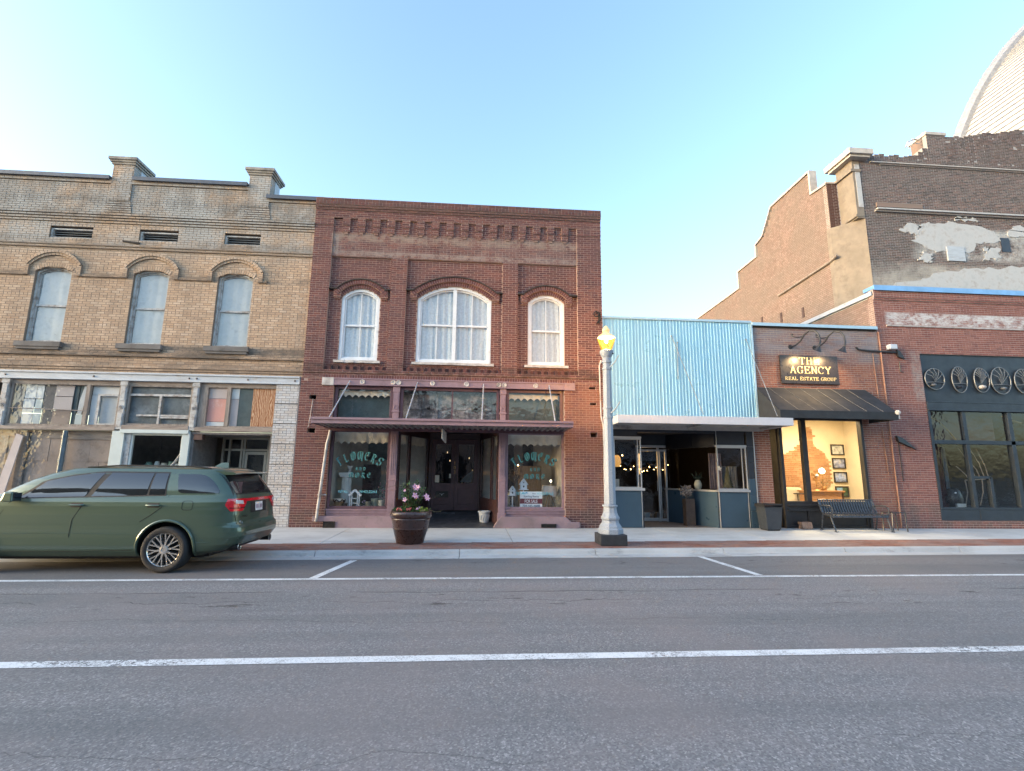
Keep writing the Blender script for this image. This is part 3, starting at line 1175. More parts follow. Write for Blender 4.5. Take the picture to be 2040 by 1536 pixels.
for uc, half, zs, rise, hv in ((-3.465, 0.565, 6.66, 0.28, 1), (-0.67, 1.115, 6.70, 0.42, 2), (2.125, 0.565, 6.69, 0.26, 1)):
    w = arched_window(RB, uc, half, 4.72, zs, rise, 0.035, M_WHITE, M_GLASS_OLD, hv)
    mb = MB()
    n = 9
    L = 2 * (half + 0.10) / n
    for i in range(n):                                    # weathered sill, uneven front edge
        a = uc - half - 0.10 + i * L
        d = random.uniform(-.012, .012)
        mb.box(a, a + L, -0.075 + d, 0.05, 4.645 + random.uniform(-.006, .006), 4.72 + random.uniform(-.006, .0))
    mb.build('sill', M_SILL, RB)

# solid upper storey behind the facade, roof, party walls
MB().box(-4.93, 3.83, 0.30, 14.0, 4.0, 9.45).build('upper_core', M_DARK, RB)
MB().box(3.84, 3.852, 0.02, 14.0, 0.0, 9.35).build('side_wall', M_RED, RB)
MB().box(-4.95, -4.935, 0.25, 14.0, 0.0, 9.35).build('side_wall', M_RED, RB)
MB().box(-4.9, 3.8, 0.30, 14.0, 9.45, 9.5).build('roof', M_ROOF, RB)
MB().box(-4.95, 3.85, -0.19, 0.30, 9.745, 9.752).build('coping', M_SOFFIT, RB)

# steel beam with rosettes and end blocks
MB().box(-4.05, 2.64, -0.13, 0.10, 3.965, 4.18).box(-4.05, 2.64, -0.15, -0.128, 4.14, 4.178).box(-4.05, 2.64, -0.15, -0.128, 3.967, 4.0).build('beam', M_PURPLE, RB, bevel=0.004)
for a, b in ((-4.38, -4.052), (2.642, 2.97)):
    MB().box(a, b, -0.14, 0.06, 3.955, 4.185).build('beam_end', M_SILL if a < 0 else M_PURPLE, RB, bevel=0.006)
for x in (-3.24, -2.365, -2.21, -1.23, -0.25, 0.70, 0.86, 1.79):
    prof = [(0.072, 0), (0.072, 0.012), (0.058, 0.026), (0.04, 0.018), (0.036, 0.01), (0.015, 0.012)]
    mb = MB()
    i0 = len(mb.v)
    n = 20
    for r, h in prof:
        for j in range(n):
            mb.v.append((x + r * cos(2 * pi * j / n), -0.13 - h, 4.07 + r * sin(2 * pi * j / n)))
    for k in range(len(prof) - 1):
        for j in range(n):
            j2 = (j + 1) % n
            mb.f.append((k * n + j, k * n + j2, (k + 1) * n + j2, (k + 1) * n + j)); mb.m.append(0)
    mb.f.append(tuple(reversed([(len(prof) - 1) * n + j for j in range(n)]))); mb.m.append(0)
    mb.build('rosette', M_SILL, RB, smooth=True)

# cast-iron columns
for x0, x1 in ((-2.365, -2.165), (0.735, 0.925)):
    xm = (x0 + x1) / 2
    mb = MB()
    mb.box(x0, x1, -0.10, 0.08, 3.80, 3.963)
    mb.box(x0 + .012, x1 - .012, -0.085, 0.08, 2.80, 3.80)
    mb.box(x0 - .01, x1 + .01, -0.105, 0.08, 3.22, 3.26)
    mb.box(x0, x1, -0.10, 0.08, 0.40, 2.80)
    for k in range(3):
        xx = x0 + 0.045 + k * 0.052
        mb.box(xx - 0.012, xx + 0.012, -0.112, -0.099, 1.45, 2.66)
    mb.box(x0 - .012, x1 + .012, -0.118, 0.08, 1.28, 1.33)
    mb.box(x0 - .012, x1 + .012, -0.118, 0.08, 1.02, 1.06)
    mb.box(x0 - .02, x1 + .02, -0.125, 0.08, 0.13, 0.40)
    col_ = mb.build('iron_column', M_PURPLE, RB, bevel=0.004)
    mb = MB()
    mb.tube([(xm + .055 * cos(t * pi / 8), -0.09, 3.36 + .055 * sin(t * pi / 8)) for t in range(17)], 0.012, 6)
    mb.tube([(xm - .05, -.09, 3.56), (xm - .02, -.09, 3.62), (xm + .01, -.09, 3.60), (xm + .05, -.09, 3.68)], 0.01, 6)
    mb.box(x0 + .04, x1 - .04, -0.095, -0.08, 3.46, 3.74)
    mb.build('column_ornament', M_PURPLE, col_)


def framed_glass(parent, x0, x1, z0, z1, y, fw, matf, matg, name='window', depth=0.07, bars=(), bar_w=0.03, label=None):
    w = MB().ring([(x0, z0), (x1, z0), (x1, z1), (x0, z1)], [(x0 + fw, z0 + fw), (x1 - fw, z0 + fw), (x1 - fw, z1 - fw), (x0 + fw, z1 - fw)], y, y + depth).build(name, matf, parent, bevel=0.004)
    if bars:
        mb = MB()
        for b in bars:
            mb.box(b - bar_w / 2, b + bar_w / 2, y + 0.008, y + depth - 0.008, z0 + fw, z1 - fw)
        mb.build('glazing_bar', matf, w)
    MB().face([(x0 + fw * .5, y + depth * .55, z0 + fw * .5), (x1 - fw * .5, y + depth * .55, z0 + fw * .5), (x1 - fw * .5, y + depth * .55, z1 - fw * .5), (x0 + fw * .5, y + depth * .55, z1 - fw * .5)]).build('pane', matg, w)
    if label:
        w['label'] = label
    return w


# transom windows above the canopy, with painted-over glass and scalloped valances behind
M_TEAL = pm('dusty_teal_board', (0.045, 0.075, 0.082), 0.6, vary=0.25, scale=3, dirt=(0.12, 0.15, 0.16), dirt_amt=0.5)
M_SCRAPE = pm('scraped_board', (0.04, 0.042, 0.05), 0.6, vary=0.3, scale=2, dirt=(0.32, 0.31, 0.33), dirt_amt=0.75, dirt_scale=5)
for a, b, bars in ((-4.03, -2.37, ()), (-2.16, 0.73, (-0.655,)), (0.93, 2.62, ())):
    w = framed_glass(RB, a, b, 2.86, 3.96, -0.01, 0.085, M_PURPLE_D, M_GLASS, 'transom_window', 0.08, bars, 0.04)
    MB().box(a + .04, b - .04, 0.34, 0.36, 2.9, 3.9).build('transom_backing', M_SCRAPE if bars else M_TEAL, w)
    if not bars:
        curtain(a + .08, b - .08, 3.66, 3.86, 0.18, M_VAL, w, folds=9, amp=0.008, name='valance', scallop=8)
    else:
        for xx in (-1.62, -1.12, -0.22, 0.28):
            MB().box(xx - .035, xx + .035, 0.31, 0.335, 2.95, 3.82).box(xx - .3, xx + .3, 0.312, 0.333, 3.36, 3.42).build('sash_remnant', M_SCRAPE, w)

# canopy hung on rods
can = MB()
can.box(-4.22, 2.66, -1.36, -1.33, 2.745, 2.885)
can.box(-4.22, 2.66, -1.40, -1.36, 2.845, 2.905)
can.box(-4.22, -4.19, -1.33, -0.11, 2.74, 2.885)
can.box(2.63, 2.66, -1.33, -0.11, 2.74, 2.885)
can.box(-4.19, 2.63, -1.33, -0.11, 2.855, 2.87)
canopy = can.build('canopy', M_PURPLE, RB, bevel=0.004)
mb = MB()
nr = 44
pts = []
for i in range(nr):
    x = -4.185 + (2.63 + 4.185) * i / nr
    d = (2.63 + 4.185) / nr
    pts += [(x, 2.80), (x + d * .45, 2.80), (x + d * .55, 2.765), (x + d * .93, 2.765)]
pts.append((2.63, 2.80))
vs = [(x, -1.328, z) for x, z in pts] + [(x, -0.115, z - 0.03) for x, z in pts]
mb.mesh(vs, [(i, i + len(pts), i + len(pts) + 1, i + 1) for i in range(len(pts) - 1)])
mb.build('soffit', M_SOFFIT, canopy)
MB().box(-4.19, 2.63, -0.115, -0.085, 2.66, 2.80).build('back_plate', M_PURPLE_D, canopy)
for xt, xb in ((-3.6, -3.8), (-1.67, -1.81), (0.25, 0.20), (2.19, 2.19)):
    MB().tube([(xt, -0.13, 4.09), (xb, -1.25, 2.89)], 0.017, 8).build('canopy_rod', M_ROD, canopy)

# display windows, stall risers, plinths
for a, b in ((-4.03, -2.37), (0.93, 2.64)):
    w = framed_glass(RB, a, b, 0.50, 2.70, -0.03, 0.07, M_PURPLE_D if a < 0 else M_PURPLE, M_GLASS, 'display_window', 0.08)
    MB().box(a, b, -0.06, 0.08, 0.40, 0.498).box(a - .02, b + .02, -0.09, -0.03, 0.455, 0.497).box(a - .01, b + .01, -0.075, -0.055, 0.375, 0.40).build('stall_riser', M_PURPLE, RB, bevel=0.004)
    curtain(a + .05, b - .05, 2.30, 2.66, 0.14, M_VAL, w, folds=8, amp=0.006, name='valance', scallop=8)
    MB().box(a, b, -0.05, 0.06, 0.31, 0.375).build('riser_board', M_PURPLE, RB, bevel=0.004)
M_ = MB()
M_.hexa([(-4.06, -0.17, -0.05), (-2.10, -0.17, -0.05), (-2.10, 0.10, -0.05), (-4.06, 0.10, -0.05)], [(-4.06, -0.15, 0.31), (-2.24, -0.15, 0.31), (-2.24, 0.10, 0.31), (-4.06, 0.10, 0.31)])
M_.build('plinth', M_PLINTH, RB, bevel=0.015)
MB().hexa([(0.56, -0.17, -0.05), (3.07, -0.17, -0.05), (3.07, 0.10, -0.05), (0.56, 0.10, -0.05)], [(0.80, -0.15, 0.31), (2.66, -0.15, 0.31), (2.66, 0.10, 0.31), (0.80, 0.10, 0.31)]).box(2.64, 3.06, -0.165, -0.10, 0.0, 0.17).build('plinth', M_PLINTH, RB, bevel=0.015)
MB().box(-4.36, -4.06, -0.15, -0.09, 0.16, 0.31).build('pier_block', M_PLINTH, RB, bevel=0.01)
for x0, x1, z0, z1 in ((-4.05, -3.73, 0.0, 0.17), (1.95, 2.38, 0.02, 0.12)):
    gmb = MB().ring([(x0, z0), (x1, z0), (x1, z1), (x0, z1)], [(x0 + .012, z0 + .012), (x1 - .012, z0 + .012), (x1 - .012, z1 - .012), (x0 + .012, z1 - .012)], -0.19, -0.165)
    nn = int((x1 - x0 + z1 - z0) / 0.035)
    for k in range(nn):
        for sgn in (1, -1):
            t = x0 + k * 0.035
            p0, p1 = (t, z0), (t + sgn * (z1 - z0), z1)
            if min(p0[0], p1[0]) < x0 or max(p0[0], p1[0]) > x1:
                continue
            gmb.tube([(p0[0], -0.18, p0[1]), (p1[0], -0.18, p1[1])], 0.004, 4)
    gmb.box(x0 + .01, x1 - .01, -0.168, -0.166, z0 + .01, z1 - .01)
    gmb.build('vent_grille', M_GRATE, RB)

# recessed entrance: ramp floor, splayed side windows, double doors, ceiling
M_DOOR = pm('maroon_door', (0.060, 0.026, 0.032), 0.4, vary=0.15, scale=4)
MB().hexa([(-2.2, -0.155, -0.3), (0.78, -0.155, -0.3), (0.30, 2.3, -0.3), (-1.52, 2.3, -0.3)], [(-2.2, -0.155, 0.012), (0.78, -0.155, 0.012), (0.30, 2.3, 0.30), (-1.52, 2.3, 0.30)]).build('entrance_floor', M_SLATE, RB)
MB().box(-2.3, 0.9, 0.09, 2.4, 2.80, 2.9).build('entrance_ceiling', M_DARKW, RB)
DY = 2.2
for sx, (xa, xb) in ((-1, (-2.16, -1.47)), (1, (0.73, 0.24))):
    def sp(t, dx=0.0):                                   # point along the splay
        return (xa + (xb - xa) * t + dx, 0.06 + (DY - 0.06) * t)
    n = 0.03 * sx
    mb = MB()
    zb, zt = 0.75, 2.60
    for t0, t1, z0, z1 in ((0, 1, 0.05, zb), (0, 1, zt, 2.8), (0, 0.04, zb, zt), (0.30, 0.36, zb, zt), (0.93, 1, zb, zt)):
        A, B = sp(t0), sp(t1)
        mb.hexa([(A[0] - n, A[1], z0), (B[0] - n, B[1], z0), (B[0] + n, B[1], z0), (A[0] + n, A[1], z0)][::(1 if sx > 0 else -1)],
                [(A[0] - n, A[1], z1), (B[0] - n, B[1], z1), (B[0] + n, B[1], z1), (A[0] + n, A[1], z1)][::(1 if sx > 0 else -1)])
    w = mb.build('side_window', M_DARKW, RB)
    for t0, t1 in ((0.04, 0.30), (0.36, 0.93)):
        A, B = sp(t0), sp(t1)
        MB().face([(A[0], A[1], zb), (B[0], B[1], zb), (B[0], B[1], zt), (A[0], A[1], zt)]).build('pane', M_GLASS, w)
        mb = MB()
        K = 16
        for k in range(K):
            ta, tb = t0 + (t1 - t0) * k / K, t0 + (t1 - t0) * (k + 1) / K
            A, B = sp(ta, sx * 0.08), sp(tb, sx * 0.08)
            za = 2.30 + 0.06 * abs(sin(pi * 4 * k / K))
            zb2 = 2.30 + 0.06 * abs(sin(pi * 4 * (k + 1) / K))
            mb.face([(A[0], A[1], za), (B[0], B[1], zb2), (B[0], B[1], zt), (A[0], A[1], zt)])
        mb.build('valance', M_VAL, w)
mb = MB().box(-1.50, -1.36, DY - .02, DY + .1, 0.28, 2.8).box(0.15, 0.27, DY - .02, DY + .1, 0.28, 2.8).box(-1.36, 0.15, DY - .02, DY + .1, 2.62, 2.8)
mb.build('door_frame', M_DARKW, RB)
for x0, x1, hnd in ((-1.355, -0.608, -0.66), (-0.602, 0.145, -0.55)):
    d = MB()
    st = 0.115
    d.box(x0, x0 + st, DY, DY + .05, 0.31, 2.61).box(x1 - st, x1, DY, DY + .05, 0.31, 2.61)
    d.box(x0 + st, x1 - st, DY, DY + .05, 2.44, 2.61).box(x0 + st, x1 - st, DY, DY + .05, 1.02, 1.18).box(x0 + st, x1 - st, DY, DY + .05, 0.31, 0.50)
    d.box(x0 + st, x1 - st, DY + .015, DY + .04, 0.50, 1.02)
    dd = d.build('door', M_DOOR, RB, bevel=0.004)
    MB().ring([(x0 + st + .03, .54), (x1 - st - .03, .54), (x1 - st - .03, .98), (x0 + st + .03, .98)], [(x0 + st + .06, .57), (x1 - st - .06, .57), (x1 - st - .06, .95), (x0 + st + .06, .95)], DY + .005, DY + .02).build('door_panel', M_DOOR, dd)
    MB().face([(x0 + st, DY + .03, 1.18), (x1 - st, DY + .03, 1.18), (x1 - st, DY + .03, 2.44), (x0 + st, DY + .03, 2.44)]).build('pane', M_GLASS, dd)
    MB().tube([(hnd, DY - .01, 1.25), (hnd, DY - .05, 1.28), (hnd, DY - .05, 1.42), (hnd, DY - .01, 1.45)], 0.012, 6).build('handle', M_GRATE, dd)
    if x0 < -1:
        MB().box(-1.2, -0.8, DY - .012, DY + .004, 0.72, 0.92).build('letter_plate', M_GRATE, dd, bevel=0.004)
        mb = MB()
        for s in (-1, 1):
            mb.tube([(-1.0, DY - .02, .81), (-1.0 + s * .03, DY - .02, .835), (-1.0 + s * .075, DY - .02, .845)], 0.007, 5)
        mb.tube([(-1.0, DY - .02, .78), (-1.0, DY - .02, .83)], 0.009, 5)
        mb.build('letter_flap_handle', M_ROD, dd)
M_BRASS = pm('aged_brass', (0.42, 0.25, 0.11), 0.4, 0.7)
for i, ch in enumerate('103'):
    text_mesh(ch, 0.15, -0.605, 1.78 - i * 0.145, DY - 0.012, 'door_number', M_BRASS, RB, depth=0.012)

# rooms behind the glass
mb = MB()
for x0, x1, a0, a1 in ((-4.02, -1.55, -4.02, -2.2), (0.33, 2.63, 0.80, 2.63)):
    mb.hexa([(a0, 0.10, 0.40), (a1, 0.10, 0.40), (x1, 2.3, 0.40), (x0, 2.3, 0.40)], [(a0, 0.10, 0.50), (a1, 0.10, 0.50), (x1, 2.3, 0.50), (x0, 2.3, 0.50)])
    mb.box(x0, x1, 2.3, 2.36, 0.4, 2.9)
mb.box(-4.05, -4.02, 0.10, 2.36, 0.4, 2.9).box(2.63, 2.66, 0.10, 2.36, 0.4, 2.9)
mb.build('display_room', M_IVORYW, RB)
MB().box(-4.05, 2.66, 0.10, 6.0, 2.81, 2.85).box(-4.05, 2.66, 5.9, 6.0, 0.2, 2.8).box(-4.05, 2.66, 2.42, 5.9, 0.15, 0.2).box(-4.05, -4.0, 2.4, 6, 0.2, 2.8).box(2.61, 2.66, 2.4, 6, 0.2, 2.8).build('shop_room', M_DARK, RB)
# drainpipe beside the left display window
mb = MB()
mb.tube([(-4.04, -0.16, 2.66), (-4.06, -0.17, 2.45), (-4.10, -0.17, 2.3), (-4.235, -0.20, 0.17)], 0.042, 10)
mb.build('drainpipe', M_SILL, RB, smooth=True)
MB().box(-4.27, -4.02, -0.15, -0.12, 0.86, 0.90).build('pipe_bracket', M_SILL, RB)
# white conduit along the right edge
MB().tube([(3.80, -0.13, 0.1), (3.80, -0.13, 2.9), (3.74, -0.13, 3.2), (3.72, -0.13, 4.75), (3.78, -0.13, 4.9)], 0.022, 8).build('conduit', M_SILL, RB)
MB().tube([(-4.66, -0.12, 2.75), (-4.60, -0.12, 3.55)], 0.008, 6).build('conduit', M_SILL, RB)

# ================================================================== CREAM-BRICK BUILDING (left)
CREAM = [(0.52, 0.365, 0.25), (0.58, 0.415, 0.29), (0.64, 0.475, 0.34), (0.56, 0.385, 0.255), (0.66, 0.51, 0.385), (0.49, 0.335, 0.225), (0.60, 0.42, 0.285), (0.43, 0.31, 0.225)]
GREY = (0.085, 0.08, 0.075)
M_CREAM = brick_mat('cream_brick', CREAM, stains_and_glow=[
    ((('z', 8.84, 9.45, 0.22),), GREY, 0.85, 1.1, (0.6, 1, 1.6)),
    ((('z', 7.97, 8.22, 0.10),), GREY, 0.75, 1.5, (0.6, 1, 1.6)),
    ((('z', 4.66, 4.98, 0.12),), GREY, 0.85, 1.4, (0.6, 1, 1.5)),
    ((('z', 4.25, 4.50, 0.08),), GREY, 0.55, 1.6, (0.6, 1, 1.5)),
    ((('z', 6.99, 7.12, 0.05),), GREY, 0.6, 2.0, None),
    ((('z', 8.2, 12, 0.8),), (0.40, 0.41, 0.405), 0.95, 0.5, None),
    ((('z', 4.2, 11, 0.2),), (0.16, 0.14, 0.12), 0.28, 0.9, (1.6, 1, 0.25)),
    ((('z', 9.3, 9.95, 0.25),), (0.12, 0.115, 0.11), 0.4, 2.2, (1.2, 1, 0.5)),
])
M_CREAMM = mortar_mat('cream_mortar', (0.255, 0.205, 0.165), stains_and_glow=[((('z', 8.8, 9.4, .2),), GREY, 0.7, 1.2, None), ((('z', 4.6, 5.0, .1),), GREY, 0.7, 1.2, None)])
M_WPBRICK = brick_mat('white_painted_brick', [(0.58, 0.61, 0.64), (0.64, 0.66, 0.68), (0.52, 0.56, 0.59), (0.60, 0.56, 0.51)], stains_and_glow=[((('z', 0, 5, 0.1),), (0.42, 0.30, 0.21), 0.4, 1.6, None), ((('z', 0, 5, 0.1),), (0.34, 0.33, 0.32), 0.15, 6.0, None)])
M_WPMORT = mortar_mat('white_painted_mortar', (0.27, 0.27, 0.275))
M_COPE = pm('slate_blue_coping', (0.085, 0.095, 0.115), 0.45, 0.3, vary=0.12)
M_BEAM = pm('pale_grey_beam_paint', (0.44, 0.48, 0.52), 0.55, vary=0.08, scale=3, dirt=(0.30, 0.27, 0.25), dirt_amt=0.4, stretch=(0.7, 1, 3))
M_OLDW = pm('weathered_wood', (0.27, 0.235, 0.205), 0.85, vary=0.3, scale=5, stretch=(5, 5, 0.8), dirt=(0.12, 0.09, 0.08), dirt_amt=0.6, bump=0.4, bscale=30)
M_OLDWH = pm('weathered_wood_flat', (0.30, 0.255, 0.22), 0.85, vary=0.3, scale=5, stretch=(0.8, 5, 5), dirt=(0.12, 0.09, 0.08), dirt_amt=0.6, bump=0.4, bscale=30)
M_FLAKE = pm('flaking_white_paint', (0.44, 0.45, 0.45), 0.7, vary=0.12, scale=8, dirt=(0.22, 0.19, 0.17), dirt_amt=0.75, dirt_scale=6, bump=0.4, bscale=25)
M_MINT = pm('pale_mint_paint', (0.46, 0.53, 0.53), 0.5, vary=0.05, scale=3, dirt=(0.4, 0.42, 0.41), dirt_amt=0.2)
M_SHEET = pm('dusty_window_sheet', (0.42, 0.45, 0.46), 0.85, vary=0.12, scale=3, dirt=(0.30, 0.32, 0.33), dirt_amt=0.5, dirt_scale=3)
M_SLATESILL = pm('grey_stone_sill', (0.16, 0.15, 0.145), 0.85, vary=0.2, scale=5, dirt=(0.07, 0.065, 0.06), dirt_amt=0.6, bump=0.4)
M_LOUVER = pm('grey_vent_slat', (0.10, 0.11, 0.12), 0.6, 0.2, vary=0.2)
M_PINK = pm('salmon_board', (0.56, 0.29, 0.245), 0.8, vary=0.07, scale=2, dirt=(0.62, 0.45, 0.4), dirt_amt=0.3)
M_PALEPINK = pm('pale_pink_board', (0.47, 0.41, 0.39), 0.8, vary=0.06, scale=2)
M_TAN = pm('tan_fibreboard', (0.34, 0.265, 0.22), 0.85, vary=0.14, scale=1.5, dirt=(0.21, 0.155, 0.12), dirt_amt=0.5)
M_GREYB = pm('grey_hardboard', (0.15, 0.14, 0.135), 0.85, vary=0.25, scale=20, dirt=(0.09, 0.085, 0.08), dirt_amt=0.5)
M_WHB = pm('white_ceiling_board', (0.56, 0.58, 0.58), 0.8, vary=0.06, scale=3, dirt=(0.42, 0.42, 0.4), dirt_amt=0.4)
M_DTEAL = pm('dark_teal_board', (0.045, 0.075, 0.085), 0.7, vary=0.12, scale=5)
M_ALU = pm('anodised_aluminium', (0.40, 0.37, 0.31), 0.4, 0.7, vary=0.08)
M_BLUEPIPE = pm('slate_blue_pipe', (0.085, 0.125, 0.155), 0.45, 0.2, vary=0.15)
M_RUST = pm('rusty_box', (0.09, 0.055, 0.048), 0.7, 0.2, vary=0.3)


def plywood():
    m, nt, bs = base_mat('orange_plywood')
    p = nt.pos()
    w = nt.new('ShaderNodeTexWave')
    w.inputs['Scale'].default_value = 3.2
    w.inputs['Distortion'].default_value = 14
    w.inputs['Detail'].default_value = 3
    w.inputs['Detail Scale'].default_value = 1.0
    mp = nt.new('ShaderNodeMapping')
    mp.inputs['Scale'].default_value = (2.2, 1, 0.7)
    nt.link(p, mp.inputs['Vector'])
    nt.link(mp.outputs['Vector'], w.inputs['Vector'])
    col = nt.ramp(w.outputs['Fac'], [(0.0, (0.22, 0.09, 0.04)), (0.45, (0.33, 0.15, 0.07)), (0.75, (0.44, 0.25, 0.14)), (1.0, (0.48, 0.34, 0.23))])
    nt.link(col, bs.inputs['Base Color'])
    bs.inputs['Roughness'].default_value = 0.8
    return m


M_PLY = plywood()

CB = thing('brick_row_building', 'long cream brick building with dusty arched windows, brick parapet stubs and a boarded-up shop front', 'building', (-9.5, 0, 0))
bk = Bricks(course=0.071, length=0.215)
wins = [(-7.125, 0.505), (-9.505, 0.495), (-12.195, 0.495), (-14.85, 0.495)]
ops = [arch_open(u, h, 5.02, 7.13, 0.145) for u, h in wins]
vents = [(-7.58, -6.53), (-10.0, -8.9), (-12.49, -11.31), (-15.2, -14.0)]
vops = [rect_open(a, b, 8.16, 8.47) for a, b in vents]
XL, XR = -18.0, -4.955
bk.wall(XL, XR, 4.40, 4.66, 0.0)
bk.wall(XL, XR, 4.19, 4.26, 0.0, header_every=0)
bk.wall(XL, XR, 4.26, 4.33, 0.03, header_every=0)
bk.wall(XL, XR, 4.33, 4.40, 0.06, header_every=0)
bk.wall(XL, XR, 4.66, 4.73, 0.07, header_every=0)
bk.wall(XL, XR, 4.73, 4.80, 0.035, header_every=0)
bk.wall(XL, XR, 4.80, 7.86, 0.0, ops)
bk.wall(XL, XR, 7.86, 7.93, 0.05, header_every=0)
bk.wall(XL, XR, 7.93, 8.0, 0.085, header_every=0)
bk.wall(XL, XR, 8.0, 8.66, 0.02, vops)
for k, n in enumerate((0.055, 0.09, 0.125, 0.15)):
    bk.wall(XL, XR, 8.66 + k * 0.0685, 8.66 + (k + 1) * 0.0685, n, header_every=0)
# parapet in three heights, with the pilaster stubs
stubs = [(-11.0, -10.4, 10.62), (-7.03, -6.39, 10.50)]
inst = [rect_open(a, b, 9.4, 20) for a, b, _ in stubs]
bk.wall(XL, -6.4, 8.934, 9.93, 0.02, inst)
bk.wall(-6.4, XR, 8.934, 9.58, 0.02)
bk.wall(XL, -6.4, 9.93, 10.07, 0.055, inst, header_every=0)
bk.wall(-6.39, XR, 9.58, 9.70, 0.055, header_every=0)
for a, b, zt in stubs:
    bk.wall(a, b, 9.4, zt - 0.06, 0.055)
# flared foot of each stub
for a, b, zt in stubs:
    for k in range(7):
        bk.wall(a - 0.10 + k * .014, b + 0.10 - k * .014, 8.934 + k * .071, 8.934 + (k + 1) * .071, 0.04, header_every=0)
# stepped hoods and the string course linking them
prev = XL
for u, h in sorted(wins):
    R = (h * h + .145 ** 2) / (2 * .145)
    zc = 7.13 + .145 - R
    bk.arch(u, 7.13, h, 0.145, 0.11, 0.012)
    h2 = h + 0.16
    R2 = h2 * 1.06
    z2 = 7.27
    rise = R2 - sqrt(R2 * R2 - h2 * h2)
    rise = 0.34
    bk.arch(u, z2, h2, rise, 0.075, 0.05, w=0.1)
    RR = (h2 * h2 + rise * rise) / (2 * rise)
    hh3 = h2 + 0.05
    bk.arch(u, z2 + 0.02, hh3, rise + 0.05, 0.07, 0.085, w=0.1)
    for s in (-1, 1):
        uu = u + s * (h2 + 0.055)
        bk.wall(uu - 0.06, uu + 0.06, 6.99, 7.30, 0.07, header_every=0)
    bk.wall(prev, u - h2 - 0.115, 6.99, 7.06, 0.05, header_every=0)
    prev = u + h2 + 0.115
bk.wall(prev, prev + 0.12, 6.99, 7.06, 0.05, header_every=0)
bk.build(CB, M_CREAM, M_CREAMM, singles=300)

# white-painted pier at the right end (scored into blocks)
pk = Bricks(course=0.071, length=0.215)
for k in range(7):
    z0 = k * 0.565
    pk.wall(-5.66, -5.02, z0 + 0.008, z0 + 0.557, 0.06, jit=0.003)
pk.build(CB, M_WPBRICK, M_WPMORT, singles=0)
MB().box(-5.66, -5.02, -0.03, 0.3, 0, 3.955).box(-5.02, -4.985, -0.05, 0.3, 0, 4.2).build('pier_core', M_WPMORT, CB)

# cores, coping, stub caps and returns
cm = MB().box(XL, XR - .01, 0.21, 14, 4.0, 9.62).box(XL, -6.4, 0.21, 0.5, 9.62, 10.0)
cm.build('upper_core', M_DARK, CB)
for a, b, z in ((-10.38, -7.05, 10.07), (XL, -11.02, 10.07), (-6.46, -4.70, 9.70)):
    MB().box(a, b, -0.12, 0.55, z, z + 0.085).box(a, b, -0.135, -0.115, z - 0.03, z + 0.09).build('coping', M_COPE, CB, bevel=0.004)
M_STUBCAP = pm('stub_cap_stone', (0.34, 0.31, 0.27), 0.85, vary=0.2, scale=4, dirt=(0.14, 0.13, 0.12), dirt_amt=0.5)
for a, b, zt in stubs:
    s = Bricks(O=(b, 0, 0), U=(0, 1, 0), N=(1, 0, 0), course=0.071, length=0.215, depth=0.04)
    s.wall(-0.05, 0.62, 9.62, zt - 0.06, 0.0)
    s.build(CB, M_CREAM, M_CREAMM, singles=0)
    MB().box(a + .02, b - .045, 0.14, 0.62, 9.6, zt - .07).build('stub_core', M_CREAMM, CB)
    MB().box(a - .04, b + .04, -0.095, 0.66, zt - 0.06, zt).box(a - .075, b + .075, -0.13, 0.70, zt, zt + 0.06).box(a - .11, b + .11, -0.165, 0.74, zt + 0.06, zt + 0.15).build('stub_cap', M_STUBCAP, CB, bevel=0.006)
    MB().box(b + .002, b + .012, 0.25, 0.6, zt - 0.55, zt - 0.07).build('flashing', M_BEAM, CB)

# little attic vents
for a, b in vents:
    f = MB().ring([(a, 8.16), (b, 8.16), (b, 8.47), (a, 8.47)], [(a + .05, 8.2), (b - .03, 8.2), (b - .03, 8.43), (a + .05, 8.43)], 0.03, 0.16).build('vent', M_FLAKE, CB)
    for k in range(3):
        z = 8.215 + k * 0.073
        MB().hexa([(a + .05, 0.09, z), (b - .03, 0.09, z + random.uniform(-.01, .01)), (b - .03, 0.15, z + .05), (a + .05, 0.15, z + .05)],
                  [(a + .05, 0.09, z + .014), (b - .03, 0.09, z + .014), (b - .03, 0.15, z + .064), (a + .05, 0.15, z + .064)]).build('slat', M_LOUVER, f)
# a broken lintel board beside the middle vent
MB().hexa([(-10.42, -0.06, 8.10), (-9.95, -0.06, 8.04), (-9.95, -0.02, 8.04), (-10.42, -0.02, 8.10)], [(-10.42, -0.06, 8.14), (-9.95, -0.06, 8.10), (-9.95, -0.02, 8.10), (-10.42, -0.02, 8.14)]).build('broken_board', M_DRIP, CB)

# tall sash windows with dusty sheets behind the glass
for i, (u, h) in enumerate(wins):
    w = arched_window(CB, u, h, 5.02, 7.13, 0.145, 0.07, M_FLAKE, M_GLASS_OLD, 1, casing=0.05, sash=0.035, curt=False)
    gb = [c for c in bpy.data.objects if c.parent == w and c.name.startswith('glazing_bar')]
    for c in gb:
        bpy.data.objects.remove(c, do_unlink=True)
    mb = MB()
    K = 20
    vs, fs = [], []
    for a in range(K + 1):
        for b in range(K + 1):
            vs.append((u - h + 2 * h * a / K, 0.178 + 0.007 * sin(a * 1.1 + i) + 0.007 * sin(b * .9 + a * .4), 5.03 + 2.24 * b / K))
    for a in range(K):
        for b in range(K):
            q = a * (K + 1) + b
            fs.append((q, q + K + 1, q + K + 2, q + 1))
    mb.mesh(vs, fs)
    mb.build('window_sheet', M_SHEET, w, smooth=True, angle=80)
    MB().box(u - h - .13, u + h + .10, -0.13, 0.06, 4.87, 5.015).box(u - h - .08, u + h + .06, -0.10, 0.06, 4.80, 4.87).build('sill', M_SLATESILL, CB, bevel=0.008)

